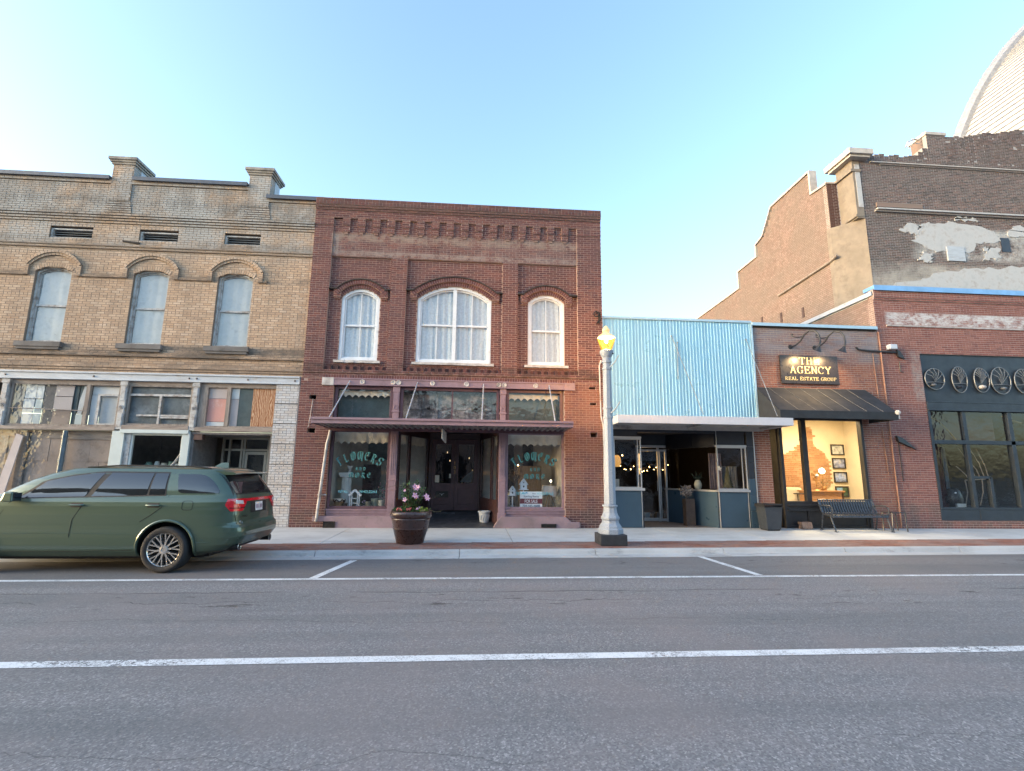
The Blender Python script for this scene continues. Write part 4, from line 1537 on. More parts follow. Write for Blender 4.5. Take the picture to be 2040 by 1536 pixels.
# beam over the shop front
mb = MB().box(XL, -5.02, -0.08, 0.2, 3.955, 4.185).box(XL, -5.02, -0.12, -0.078, 4.14, 4.188).box(XL, -5.02, -0.11, -0.078, 3.957, 3.985)
beam_ = mb.build('beam', M_BEAM, CB, bevel=0.004)
mb = MB()
for x in (-12.9, -10.6, -8.05, -7.85, -6.45, -5.15):
    mb.lathe((x, -0.09, 4.06), [(0.02, -.02), (0.02, .02)], 8)
mb.build('bolt', M_RUST, beam_)

# iron pilasters between the transoms
for x0, x1 in ((-9.86, -9.70), (-7.93, -7.77), (-12.95, -12.78)):
    mb = MB().box(x0, x1, -0.06, 0.08, 2.60, 3.95).box(x0 - .02, x1 + .02, -0.075, 0.08, 3.83, 3.953).box(x0 + .02, x1 - .02, -0.075, -0.055, 3.40, 3.80).box(x0 + .02, x1 - .02, -0.075, -0.055, 2.68, 3.05)
    c = mb.build('iron_pilaster', M_FLAKE, CB, bevel=0.004)
    xm = (x0 + x1) / 2
    MB().tube([(xm + .045 * cos(t * pi / 8), -0.065, 3.22 + .045 * sin(t * pi / 8)) for t in range(17)], 0.012, 6).ball((xm, -.065, 3.22), .018).build('pilaster_ornament', M_FLAKE, c)
# ledge under the transoms
MB().box(XL, -9.86, -0.07, 0.15, 2.56, 2.66).box(-9.70, -7.93, -0.07, 0.15, 2.60, 2.72).box(-7.77, -5.66, -0.06, 0.15, 2.58, 2.70).build('transom_ledge', M_OLDWH, CB, bevel=0.006)
MB().box(-9.7, -7.9, -0.10, 0.05, 2.50, 2.60).build('ledge_trim', M_MINT, CB, bevel=0.004)
# head rail
MB().box(XL, -5.66, 0.0, 0.15, 3.86, 3.952).build('head_rail', M_OLDWH, CB)

# left bay transoms: boards, gaps and glass
M_CRACK = pm('dark_gap', (0.02, 0.02, 0.02), 0.9)


def boards(rows, y, parent, t=0.02):
    for x0, x1, z0, z1, mt, dy in rows:
        MB().box(x0 + .004, x1 - .004, y + dy, y + dy + t, z0 + .004, z1 - .004).build('board', mt, parent)


tw = MB().ring([(-12.76, 2.66), (-9.88, 2.66), (-9.88, 3.86), (-12.76, 3.86)], [(-12.70, 2.72), (-9.93, 2.72), (-9.93, 3.82), (-12.70, 3.82)], 0.0, 0.09).box(-10.80, -10.70, -0.005, 0.085, 2.72, 3.82).build('transom_window', M_OLDW, CB)
tw['label'] = 'long transom of pale boards behind dusty glass'
boards([(-12.70, -12.45, 2.72, 3.82, M_OLDW, 0.02), (-12.45, -12.16, 3.42, 3.82, M_WHB, 0.03), (-12.15, -11.96, 3.42, 3.82, M_WHB, 0.025), (-12.45, -12.16, 3.02, 3.41, M_WHB, 0.02), (-12.15, -11.96, 3.02, 3.41, M_MINT, 0.03),
        (-12.45, -12.16, 2.72, 3.01, M_WHB, 0.028), (-12.15, -11.95, 2.72, 3.01, M_MINT, 0.02), (-11.95, -11.66, 2.72, 3.82, M_GREYB, 0.04), (-11.66, -11.18, 3.50, 3.82, M_PALEPINK, 0.03),
        (-11.66, -11.18, 3.12, 3.49, M_PALEPINK, 0.022), (-11.66, -11.18, 2.72, 3.11, M_TAN, 0.03), (-11.18, -11.06, 2.72, 3.82, M_DTEAL, 0.06), (-11.05, -10.80, 2.72, 3.0, M_MINT, 0.03), (-11.05, -10.80, 3.0, 3.82, M_DTEAL, 0.07),
        (-10.70, -9.93, 3.56, 3.82, M_WHB, 0.05), (-10.70, -10.45, 2.72, 3.56, M_WHB, 0.04), (-10.45, -9.93, 2.72, 3.56, M_SHEET, 0.06)], 0.06, tw)
MB().face([(-12.7, .03, 2.72), (-10.8, .03, 2.72), (-10.8, .03, 3.82), (-12.7, .03, 3.82)]).build('pane', M_GLASS_OLD, tw)
# curtain scrap
MB().prism([(-11.02, 3.0), (-10.90, 3.0), (-10.86, 3.4), (-10.80, 3.8), (-10.92, 3.8), (-11.0, 3.4)], 0.09, 0.1).build('curtain', M_WHB, tw)
MB().tube([(-12.76, -0.01, 3.15), (-10.8, -0.01, 3.1)], 0.012, 5).build('rail', M_OLDWH, tw)
MB().ring([(-10.48, 2.70), (-9.9, 2.70), (-9.9, 3.58), (-10.48, 3.58)], [(-10.42, 2.76), (-9.96, 2.76), (-9.96, 3.53), (-10.42, 3.53)], 0.02, 0.06).build('picture_frame', M_FLAKE, tw)
# middle bay: dirty glass
tw = framed_glass(CB, -9.68, -7.95, 2.72, 3.86, 0.0, 0.05, M_OLDW, M_GLASS_OLD, 'transom_window', 0.08)
MB().box(-9.63, -8.0, 0.012, 0.07, 3.55, 3.61).box(-8.84, -8.78, 0.012, 0.07, 2.77, 3.55).box(-9.4, -8.0, 0.02, 0.07, 2.98, 3.03).box(-8.77, -8.0, 0.02, 0.07, 2.93, 2.97).build('glazing_bar', M_FLAKE, tw)
MB().box(-9.65, -8.0, 0.10, 0.12, 2.75, 3.84).build('board', pm('grimy_grey_glass', (0.10, 0.12, 0.13), 0.45, vary=0.3, scale=3, dirt=(0.22, 0.25, 0.27), dirt_amt=0.6, dirt_scale=2.2), tw)
# right bay: boards of four colours
tw = MB().ring([(-7.75, 2.70), (-5.67, 2.70), (-5.67, 3.86), (-7.75, 3.86)], [(-7.54, 2.74), (-5.69, 2.74), (-5.69, 3.83), (-7.54, 3.83)], 0.0, 0.09).box(-7.02, -6.92, -0.01, 0.085, 2.74, 3.83).build('transom_window', M_OLDW, CB)
tw['label'] = 'transom patched with pink, teal and plywood boards'
boards([(-7.54, -7.02, 3.52, 3.83, M_PALEPINK, 0.02), (-7.54, -7.02, 2.86, 3.52, M_PINK, 0.025), (-7.54, -7.02, 2.74, 2.86, M_WHB, 0.03), (-6.92, -6.71, 3.52, 3.83, M_WHB, 0.02), (-6.92, -6.71, 2.74, 3.52, M_PALEPINK, 0.03),
        (-6.71, -6.33, 2.74, 3.83, M_DTEAL, 0.02), (-6.33, -5.69, 2.73, 3.84, M_PLY, 0.0)], 0.05, tw)

# shop front: left bay boarded with tan fibreboard, blue-grey pipe, a leaning board
LB = MB().box(XL, -9.9, 0.16, 0.20, 0.0, 2.56).build('boarded_front', M_TAN, CB)
boards([(-12.12, -11.62, 1.72, 2.36, M_TAN, 0), (-11.62, -11.22, 1.72, 2.36, M_TAN, .006), (-12.12, -11.62, 0.5, 1.72, M_TAN, .008), (-11.62, -11.22, 0.5, 1.72, M_TAN, 0), (-11.04, -10.56, 1.70, 2.30, M_TAN, .004), (-10.56, -9.98, 1.70, 2.30, M_TAN, 0),
        (-11.04, -10.62, 0.5, 1.70, M_TAN, .007), (-10.62, -10.28, 0.5, 1.70, M_TAN, 0), (-10.28, -9.98, 0.5, 1.70, M_TAN, .004), (-14.5, -12.7, 0.5, 2.4, M_OLDW, 0), (-12.12, -9.98, 2.31, 2.55, M_OLDWH, -.01)], 0.135, LB)
MB().box(-12.36, -12.16, 0.08, 0.155, 0.3, 2.50).build('post', M_GREYB, CB)
MB().hexa([(-12.72, -.10, 0.3), (-12.46, -.10, 0.3), (-12.46, -.07, 0.3), (-12.72, -.07, 0.3)], [(-12.40, -.02, 2.44), (-12.22, -.02, 2.38), (-12.22, .01, 2.38), (-12.40, .01, 2.44)]).build('leaning_board', M_PALEPINK, CB)
MB().tube([(-11.13, -0.04, 0.05), (-11.13, -0.04, 2.54)], 0.06, 14).tube([(-11.13, -0.04, 1.70), (-11.13, -0.04, 1.76)], 0.072, 14).tube([(-11.13, -0.04, 2.36), (-11.13, -0.04, 2.40)], 0.072, 14).build('pipe', M_BLUEPIPE, CB, smooth=True)
MB().face([(-14.5, 0.06, .5), (-9.92, 0.06, .5), (-9.92, 0.06, 2.54), (-14.5, 0.06, 2.54)]).build('pane', M_GLASS_OLD, LB)
# middle bay: mint posts, plate glass, stall riser
for x0, x1 in ((-9.92, -9.60), (-8.07, -7.87)):
    MB().box(x0, x1, -0.05, 0.12, 0.0, 2.56).build('post', M_MINT, CB, bevel=0.006)
MB().box(-9.60, -9.45, 0.0, 0.12, 0, 2.5).build('post', M_FLAKE, CB, bevel=0.006)
framed_glass(CB, -9.45, -8.07, 0.75, 2.50, 0.02, 0.05, M_MINT, M_GLASS, 'display_window', 0.07)
MB().box(-9.45, -8.07, 0.0, 0.10, 0.0, 0.748).build('stall_riser', M_MINT, CB)
mb = MB().box(-9.9, -7.9, 0.14, 2.2, 0.68, 0.74).box(-9.9, -7.9, 2.2, 2.25, 0.7, 2.6).box(-9.93, -9.9, .12, 2.2, .7, 2.6).box(-7.9, -7.87, .12, 2.2, .7, 2.6).box(-9.9, -7.9, 0.14, 2.2, 2.58, 2.6)
mb.build('display_room', pm('dingy_room', (0.085, 0.075, 0.065), 0.9), CB)
MB().box(-8.9, -8.1, 2.12, 2.19, 0.8, 2.3).build('partition', M_TAN, CB)
# right bay: recessed entrance with aluminium door
MB().box(-7.85, -5.68, -0.02, 1.6, 2.50, 2.56).box(-7.86, -7.78, 0.02, 1.3, 0, 2.5).box(-5.72, -5.67, 0.0, 1.3, 0, 2.5).build('entrance_shell', M_GREYB, CB)
MB().box(-7.78, -5.72, 1.75, 1.8, 0, 2.5).box(-7.78, -5.72, 1.3, 3.0, -.05, 0.02).build('back_room', M_DARK, CB)
MB().box(-7.78, -7.55, -0.02, 0.14, 2.34, 2.52).build('meter_box', M_RUST, CB, bevel=0.01)
mb = MB()
for x in (-7.52, -7.33, -6.98, -6.90, -6.20, -6.08):
    mb.box(x - .03, x + .03, 1.16, 1.24, 0.02, 2.5)
mb.box(-7.55, -5.72, 1.165, 1.235, 2.10, 2.16).box(-7.55, -5.72, 1.165, 1.235, 2.44, 2.5)
mb.build('entrance_frame', M_ALU, CB, bevel=0.003)
d = MB().ring([(-6.86, 0.03), (-6.24, 0.03), (-6.24, 2.08), (-6.86, 2.08)], [(-6.79, 0.2), (-6.31, 0.2), (-6.31, 1.99), (-6.79, 1.99)], 1.17, 1.22).build('door', M_ALU, CB, bevel=0.003)
MB().box(-6.79, -6.31, 1.19, 1.195, 0.2, 1.99).build('pane', M_GLASS, d)
MB().face([(-7.78, 1.2, .02), (-5.72, 1.2, .02), (-5.72, 1.2, 2.5), (-7.78, 1.2, 2.5)]).build('pane', M_GLASS, CB)
# ground under the recess
MB().box(-7.86, -5.66, 0.02, 1.3, -0.4, 0.004).build('entrance_floor', M_CONC, CB)

# things standing in the middle window
POTM = [pm('green_glazed_pot', (0.12, 0.22, 0.16), 0.3, vary=.2), pm('cream_pot', (0.5, 0.46, 0.36), 0.5), pm('white_pot', (0.6, 0.62, 0.58), 0.5)]
sh = MB().box(-9.4, -8.3, 0.4, 0.75, 1.50, 1.53).box(-9.4, -9.36, 0.4, 0.75, 0.74, 1.5).box(-8.34, -8.3, 0.4, 0.75, 0.74, 1.5).build('display_shelf', M_OLDW)
tag(sh, 'low wooden shelf of pots behind the plate glass above the green car', 'shelf')
for k, (x, r, hgt, mt, lb) in enumerate([(-9.22, .10, .20, 0, 'dark green jar at the left end of the shelf above the green car'), (-9.0, .07, .22, 2, 'slim white jar second from the left on the shelf above the green car'),
                                 (-8.80, .10, .18, 1, 'squat cream jar in the middle of the shelf above the green car'), (-8.62, .08, .22, 0, 'green jar right of the squat cream jar on the window shelf'), (-8.44, .08, .16, 2, 'white cup at the right end of the shelf above the green car')]):
    o = MB().lathe((x, .56, 1.53), [(r * .6, 0), (r * .95, hgt * .3), (r, hgt * .6), (r * .7, hgt * .9), (r * .8, hgt), (r * .65, hgt - .005), (r * .5, hgt * .7)], 14).build('jar', POTM[mt], smooth=True)
    tag(o, lb, 'jar', 'jars on the window shelf of the cream building')
o = MB().tube([(-8.75, .30, 1.1), (-8.6, .28, 1.45), (-8.35, .26, 1.72), (-8.18, .24, 2.0), (-8.12, .22, 2.3)], 0.04, 8).build('hose', M_SILL, smooth=True)
tag(o, 'thick pale hose curving up inside the plate-glass window above the green car', 'hose')

# ================================================================== BLUE METAL-FRONTED SHOP
M_METAL = pm('pale_blue_sheet_metal', (0.27, 0.50, 0.64), 0.34, 0.15, vary=0.06, scale=1.6, stretch=(3, 1, 0.25), dirt=(0.36, 0.56, 0.67), dirt_amt=0.5, dirt_scale=1.3, spec=0.6, bump=0.25, bscale=5)
M_TRIMB = pm('pale_blue_trim', (0.38, 0.54, 0.64), 0.4, 0.2, vary=0.05)
M_CANW = pm('white_canopy_paint', (0.56, 0.58, 0.62), 0.45, 0.1, vary=0.04)
M_CANS = pm('grey_canopy_soffit', (0.40, 0.39, 0.38), 0.6, vary=0.08, dirt=(0.18, 0.16, 0.15), dirt_amt=0.5)
M_NAVY = pm('navy_enamel_panel', (0.040, 0.075, 0.110), 0.35, 0.0, vary=0.06, scale=2)
M_NAVYD = pm('dark_navy_panel', (0.022, 0.026, 0.036), 0.4, vary=0.1)
M_ALUW = pm('bright_aluminium', (0.52, 0.52, 0.52), 0.4, 0.6, vary=0.06)
M_WOODD = pm('dark_timber', (0.05, 0.035, 0.028), 0.5, vary=0.25)

BB = thing('metal_front_shop', 'low shop faced with pale blue corrugated metal above a flat white canopy', 'building', (6.2, 0, 0))
x = 3.875
W_ = [0.95, 0.80, 0.62, 0.80, 0.80, 0.755]
for w in W_:                                          # six lapped sheets of corrugated metal
    mb = MB()
    k = int(round(w / 0.10))
    p = w / k
    pts = []
    for i in range(k):
        a = x + i * p
        pts += [(a, 0.0), (a + p * .55, 0.004), (a + p * .64, -0.014), (a + p * .88, -0.014), (a + p * .97, 0.0)]
    pts.append((x + w, 0.0))
    dy = random.uniform(-.008, .006)
    tl = random.uniform(-.006, .006)
    vs = [(u, -0.02 + v + dy, 3.17) for u, v in pts] + [(u, -0.02 + v + dy + tl, 6.26) for u, v in pts]
    n = len(pts)
    mb.mesh(vs, [(i, i + 1, i + n + 1, i + n) for i in range(n - 1)])
    mb.build('metal_panel', M_METAL, BB)
    x += w
MB().box(3.85, 8.63, -0.07, 0.05, 6.255, 6.325).build('cap_flashing', M_TRIMB, BB, bevel=0.004)
MB().box(8.60, 8.65, -0.065, 0.0, 3.2, 6.26).build('edge_trim', M_TRIMB, BB)
MB().box(3.85, 3.88, -0.065, 0.0, 3.2, 6.26).build('edge_trim', M_TRIMB, BB)
MB().box(3.86, 8.64, 0.03, 12, 2.86, 6.22).build('upper_core', M_DARK, BB)
M_GTRIM0 = pm('grey_rod_paint', (.22, .24, .26), .5, .3)
for pts in ([(6.03, -0.05, 5.75), (6.30, -1.35, 3.16)], [(6.21, -0.05, 5.55), (6.17, -0.06, 4.4)], [(8.42, -0.05, 5.72), (8.42, -1.35, 3.16)]):
    mb = MB().tube(pts, 0.010, 6)
    A, B = Vector(pts[0]), Vector(pts[1])
    for t in (0.0, 0.62, 0.93):
        c = A.lerp(B, t)
        mb.ball(tuple(c), 0.026 if t == 0 else 0.016, 8, 5)
    mb.build('canopy_rod', M_GTRIM0, BB)
c = MB().box(3.85, 8.78, -1.50, -1.45, 2.885, 3.10).box(3.85, 3.90, -1.45, -0.03, 2.885, 3.10).box(8.73, 8.78, -1.45, -0.03, 2.885, 3.10).box(3.90, 8.73, -1.45, -0.03, 3.06, 3.085)
CN = c.build('canopy', M_CANW, BB, bevel=0.006)
for a in range(8):
    x0 = 3.905 + a * (4.82 / 8)
    MB().box(x0 + .004, x0 + 4.82 / 8 - .004, -1.445, -0.12, 2.955, 2.975).build('soffit_panel', M_CANS, CN)
MB().box(3.9, 8.73, -0.12, -0.03, 2.84, 2.96).box(6.36, 6.44, -1.44, -0.12, 2.90, 2.953).box(8.62, 8.70, -1.44, -.12, 2.90, 2.953).build('soffit_beam', M_CANS, CN)
# shop front
MB().box(3.98, 8.45, 0.02, 0.06, 2.76, 2.86).build('head', M_NAVYD, BB)


def navy(name, x0, x1, z0, z1, y, mat, parent=BB):
    MB().box(x0, x1, y, y + .03, z0, z1).build(name, mat, parent, bevel=0.003)


# left display box
navy('panel', 4.13, 4.93, 0.01, 1.05, 0.0, M_NAVY)
navy('panel', 4.13, 4.86, 2.63, 2.86, 0.0, M_NAVYD)
MB().box(3.90, 4.12, -0.02, 0.1, 0.0, 2.86).build('end_panel', M_NAVYD, BB)
MB().box(4.08, 5.02, -0.06, 0.10, 1.055, 1.125).box(4.08, 4.96, -0.05, 0.10, 2.575, 2.63).box(4.115, 4.13, -0.012, 0.03, 0.0, 2.57).box(4.93, 4.945, -0.012, 0.03, 0.0, 1.05).build('ledge', M_ALUW, BB, bevel=0.004)
framed_glass(BB, 4.13, 4.96, 1.125, 2.575, 0.0, 0.035, M_ALUW, M_GLASS, 'display_window', 0.05, (4.86,), 0.018)
# its return towards the door
MB().hexa([(4.96, .05, 0), (5.0, .05, 0), (5.48, 1.9, 0), (5.44, 1.9, 0)], [(4.96, .05, 1.1), (5.0, .05, 1.1), (5.48, 1.9, 1.1), (5.44, 1.9, 1.1)]).build('panel', M_NAVYD, BB)
MB().face([(4.98, .06, 1.1), (5.46, 1.9, 1.1), (5.46, 1.9, 2.58), (4.98, .06, 2.58)]).build('pane', M_GLASS, BB)
# right display box
navy('panel', 7.30, 8.16, 0.01, 1.03, 0.0, M_NAVY)
navy('panel', 7.27, 8.16, 2.42, 2.86, 0.0, M_NAVYD)
MB().box(7.22, 8.22, -0.06, 0.10, 1.035, 1.10).box(7.24, 8.20, -0.04, 0.10, 2.365, 2.42).box(7.27, 7.285, -0.012, 0.03, 0.0, 2.86).box(8.16, 8.175, -.012, .03, 0, 1.03).build('ledge', M_ALUW, BB, bevel=0.004)
framed_glass(BB, 7.27, 8.20, 1.10, 2.365, 0.0, 0.035, M_ALUW, M_GLASS, 'display_window', 0.05, (8.06,), 0.018)
for k in range(6):
    MB().box(8.21, 8.42, -0.03, 0.06, 0.005 + k * .475, 0.475 + k * .475).build('tile', M_NAVY if k < 3 else M_NAVYD, BB, bevel=0.004)
MB().box(8.42, 8.45, -0.04, 0.06, 0.0, 2.86).build('edge_trim', M_ALUW, BB)
# splayed right side of the lobby
A, B = (7.24, 0.06), (6.45, 2.0)


def lp(t):
    return (A[0] + (B[0] - A[0]) * t, A[1] + (B[1] - A[1]) * t)


for t0, t1 in ((0.0, 0.42), (0.43, 1.0)):
    P0, P1 = lp(t0), lp(t1)
    MB().hexa([(P0[0], P0[1], 0), (P0[0] + .04, P0[1], 0), (P1[0] + .04, P1[1], 0), (P1[0], P1[1], 0)], [(P0[0], P0[1], 1.03), (P0[0] + .04, P0[1], 1.03), (P1[0] + .04, P1[1], 1.03), (P1[0], P1[1], 1.03)]).build('panel', M_NAVY, BB)
    MB().hexa([(P0[0], P0[1], 2.40), (P0[0] + .04, P0[1], 2.40), (P1[0] + .04, P1[1], 2.40), (P1[0], P1[1], 2.40)], [(P0[0], P0[1], 2.86), (P0[0] + .04, P0[1], 2.86), (P1[0] + .04, P1[1], 2.86), (P1[0], P1[1], 2.86)]).build('panel', M_NAVYD, BB)
P0, P1 = lp(0), lp(1)
for z in (1.035, 2.365):
    MB().hexa([(P0[0] - .05, P0[1], z), (P0[0] + .05, P0[1], z), (P1[0] + .05, P1[1], z), (P1[0] - .05, P1[1], z)], [(P0[0] - .05, P0[1], z + .05), (P0[0] + .05, P0[1], z + .05), (P1[0] + .05, P1[1], z + .05), (P1[0] - .05, P1[1], z + .05)]).build('ledge', M_ALUW if z < 2 else M_NAVYD, BB)
MB().face([(P0[0], P0[1], 1.08), (P1[0], P1[1], 1.08), (P1[0], P1[1], 2.37), (P0[0], P0[1], 2.37)]).build('pane', M_GLASS, BB)
# door wall at the back of the lobby
fr = MB()
for x_ in (5.47, 6.20, 6.46):
    fr.box(x_ - .028, x_ + .028, 1.95, 2.03, 0.0, 2.5)
fr.box(5.44, 6.49, 1.955, 2.025, 2.42, 2.50).box(5.44, 6.49, 1.955, 2.025, 2.30, 2.36).box(5.5, 6.17, 1.96, 2.02, 0.02, 0.12).box(6.23, 6.43, 1.96, 2.02, 0.02, 0.10)
fr.box(6.25, 6.28, 1.96, 2.02, .1, 2.3)
fr.build('door_frame', M_ALUW, BB, bevel=0.003)
MB().face([(5.5, 1.99, .1), (6.17, 1.99, .1), (6.17, 1.99, 2.3), (5.5, 1.99, 2.3)]).build('pane', M_GLASS, BB)
MB().face([(6.23, 1.99, .1), (6.44, 1.99, .1), (6.44, 1.99, 2.3), (6.23, 1.99, 2.3)]).build('pane', M_GLASS, BB)
MB().tube([(6.12, 1.93, 1.0), (6.12, 1.90, 1.02), (6.12, 1.90, 1.3), (6.12, 1.93, 1.32)], .012, 6).build('handle', M_ALUW, BB)
MB().box(5.40, 6.52, 1.95, 2.03, 2.5, 2.86).build('door_header', M_NAVYD, BB)
MB().box(4.9, 7.3, 0.05, 2.0, 2.84, 2.86).build('lobby_ceiling', M_DARK, BB)
MB().box(4.0, 8.45, 0.121, 2.1, -0.3, 0.004).build('lobby_floor', pm('lobby_tile', (0.16, 0.14, 0.13), 0.6, vary=.15), BB)
# room behind
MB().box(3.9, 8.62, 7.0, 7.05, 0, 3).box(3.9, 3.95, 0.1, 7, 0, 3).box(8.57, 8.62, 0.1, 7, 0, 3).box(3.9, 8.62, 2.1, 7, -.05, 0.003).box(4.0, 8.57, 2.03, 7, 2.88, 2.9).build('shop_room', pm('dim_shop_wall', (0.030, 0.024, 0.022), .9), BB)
MB().box(4.12, 4.98, 0.08, 0.9, 1.02, 1.09).box(7.29, 8.2, 0.08, 1.2, 0.98, 1.07).build('display_shelf', M_WOODD, BB)
curtain(7.35, 7.75, 1.1, 2.2, .72, pm('mauve_drape', (.16, .12, .13), .9), BB, folds=5, amp=.03, name='drape')
curtain(7.8, 8.3, 1.1, 1.8, .8, pm('grey_drape', (.17, .17, .18), .9), BB, folds=8, amp=.02, name='drape')
# ---- things in and around the blue shop
M_BULB = emit_mat('fairy_light_glow', (1.0, 0.62, 0.22), 3.5)
M_TWIG = pm('dry_twig', (0.10, 0.08, 0.065), .9)
t = thing('string_lights', 'string of warm fairy lights hanging across the dim room behind the aluminium door', 'string lights', (5.6, 3.0, 1.85))
rr = random.Random(3)
pts = []
for k in range(40):
    f = k / 39
    pts.append((5.15 + 1.75 * f, 3.0 + .25 * sin(k * 1.3), 1.95 - .2 * sin(f * pi * 3) ** 2 - .10 * rr.random()))
MB().tube(pts, .006, 5).build('wire', M_TWIG, t)
for k, p in enumerate(pts):
    if k % 2 == 0:
        MB().ball((p[0], p[1] - .01, p[2] - .03 - .05 * rr.random()), .015, 6, 4).build('bulb', M_BULB, t)
pl = bpy.data.lights.new('fairy_light_pool', 'POINT')
pl.energy = 4
pl.color = (1, .6, .25)
pl.shadow_soft_size = .5
plo = bpy.data.objects.new('fairy_light_pool', pl)
COL.objects.link(plo)
plo.location = (5.9, 2.8, 1.9)
plo.parent = t
plo.location = (0.3, -.2, .05)
# hydrangea arrangement
M_HYD = pm('dried_hydrangea', (0.20, 0.17, 0.16), .9, vary=.3, scale=20)
h = thing('dried_flowers', 'bunch of dried hydrangeas on tall bare stems beside the dark lobby panel', 'dried flowers', (6.62, 0.7, 0))
mb = MB()
for k in range(220):
    a, b = rr.random() * 2 * pi, rr.random() ** .5
    cx, cz = 6.55 + .20 * b * cos(a) + .1 * (rr.random() - .5), 1.05 + .17 * b * sin(a)
    cy = .65 + rr.uniform(-.12, .12)
    s = rr.uniform(.018, .032)
    n = Vector((rr.uniform(-1, 1), rr.uniform(-1, 0), rr.uniform(-1, 1))).normalized()
    u = n.orthogonal().normalized()
    v = n.cross(u)
    c = Vector((cx, cy, cz))
    mb.face([c + u * s, c + v * s, c - u * s, c - v * s])
kind(mb.build('flower_head', M_HYD, h), 'stuff')
mb = MB()
for k in range(9):
    mb.tube([(6.62 + rr.uniform(-.06, .06), .7, 0.15), (6.60 + rr.uniform(-.1, .1), .68, .6), (6.55 + rr.uniform(-.14, .14), .65, 1.0)], .006, 5)
mb.build('stem', M_TWIG, h)
MB().box(6.50, 6.78, .58, .84, .0, .80).build('crate', M_WOODD, h)
# sofa, boxes, tree, statue in the dark room
s = thing('sofa', 'grey sofa seen low through the aluminium door', 'sofa', (5.75, 4.2, 0))
MB().box(5.1, 6.15, 4.0, 4.7, .18, .48).build('seat', pm('grey_upholstery', (.16, .15, .13), .9), s, bevel=.05)
MB().box(5.1, 6.15, 4.6, 4.85, .45, .95).build('backrest', MATS['grey_upholstery'], s, bevel=.06)
MB().box(5.98, 6.18, 4.0, 4.8, .3, .66).build('arm', MATS['grey_upholstery'], s, bevel=.05)
for k, (x_, lb) in enumerate(((5.95, 'small pale blue box on the floor left of the door mullion'), (6.36, 'small grey box on the floor right of the door mullion'))):
    b = MB().box(x_ - .09, x_ + .09, 2.5, 2.68, .02, .24).box(x_ - .1, x_ + .1, 2.49, 2.69, .2, .25).build('box', pm('pale_blue_box%d' % k, (.22, .27, .32) if k == 0 else (.25, .25, .26), .7), bevel=.004)
    tag(b, lb, 'box', 'boxes on the floor of the metal-fronted shop')
t = thing('christmas_tree', 'small dim christmas tree in the right display window of the blue shop', 'christmas tree', (7.80, .45, 1.07))
mb = MB()
for k in range(7):
    z = 1.16 + k * .085
    r = .17 * (1 - k / 8)
    mb.lathe((7.80, .45, z), [(r, 0), (r * .55, .10), (.01, .13)], 9, rot=k)
mb.build('foliage', pm('tree_green', (.07, .065, .035), .9, vary=.4, scale=30), t)
MB().lathe((7.80, .45, 1.07), [(.07, 0), (.05, .05), (.03, .09)], 8).build('stand', M_WOODD, t)
o = MB().prism([(7.43 + .09 * (1 if k % 2 == 0 else .45) * sin(k * pi / 5), 1.72 + .09 * (1 if k % 2 == 0 else .45) * cos(k * pi / 5)) for k in range(10)][::-1], .2, .22).build('star_ornament', M_VAL)
tag(o, 'cream star ornament inside the right display window of the blue shop', 'ornament')
v = thing('potted_plant', 'white pot with dark leaves on the ledge inside the lobby window', 'potted plant', (7.05, .9, 1.07))
MB().lathe((7.05, .9, 1.07), [(.07, 0), (.11, .08), (.12, .16), (.09, .26), (.06, .30)], 14).build('pot', MATS['cream_pot'], v, smooth=True)
mb = MB()
for k in range(22):
    a = rr.random() * 2 * pi
    e = (7.05 + .25 * cos(a) * rr.random(), .9 + .15 * sin(a), 1.4 + .28 * rr.random())
    mb.tube([(7.05, .9, 1.34), ((7.05 + e[0]) / 2, .9, 1.45), e], [.008, .02, .004], 4)
mb.build('leaves', pm('dark_leaf', (.03, .04, .025), .7), v)
f = thing('picture_frame', 'small pale picture frame in the lower corner of the left display window', 'picture frame', (4.27, .3, 1.09))
MB().box(4.20, 4.36, .3, .32, 1.12, 1.38).build('frame', MATS['cream_pot'], f)
MB().box(4.225, 4.335, .295, .301, 1.15, 1.35).build('print', M_SHEET, f)
l = thing('hanging_lamp', 'dim amber lantern hanging in the left display window of the blue shop', 'lamp', (4.45, .8, 2.0))
MB().lathe((4.45, .8, 1.75), [(.06, 0), (.13, .12), (.11, .28), (.05, .36)], 12).build('lamp_shade', emit_mat('amber_shade', (0.55, .27, .07), .2), l, smooth=True)
MB().tube([(4.45, .8, 2.11), (4.45, .8, 2.6)], .006, 5).build('cord', M_TWIG, l)
MB().ball((4.32, .75, 2.06), .02).ball((4.60, .72, 2.10), .02).build('bulb', M_BULB, l)

# ================================================================== THE REAL-ESTATE OFFICE (brick, black awning)
AG = [(0.25, 0.105, 0.075), (0.31, 0.135, 0.095), (0.22, 0.095, 0.08), (0.35, 0.16, 0.11), (0.28, 0.12, 0.09)]
M_AG = brick_mat('office_brick', AG, stains_and_glow=[
    ((('z', 5.15, 6.4, 0.25),), (0.20, 0.20, 0.22), 0.75, 1.1, (0.6, 1, 2.2)),
    ((('z', 5.4, 6.4, 0.2),), (0.30, 0.32, 0.36), 0.4, 3.0, (0.5, 1, 2.5)),
])
M_AGM = mortar_mat('office_mortar', (0.42, 0.36, 0.31))
M_BLACK = pm('black_frame_paint', (0.022, 0.022, 0.024), 0.45, vary=0.2)
M_AWN = pm('black_awning_canvas', (0.020, 0.023, 0.027), 0.7, vary=0.2, scale=2, bump=0.15)
M_SEAM = pm('awning_seam_thread', (0.16, 0.16, 0.155), 0.8)
M_PLASTER = pm('warm_white_plaster', (0.70, 0.62, 0.47), 0.9, vary=0.05, scale=1.5)
M_BROWNDOOR = pm('brown_door', (0.10, 0.05, 0.035), 0.4, vary=0.15, stretch=(5, 5, .7))
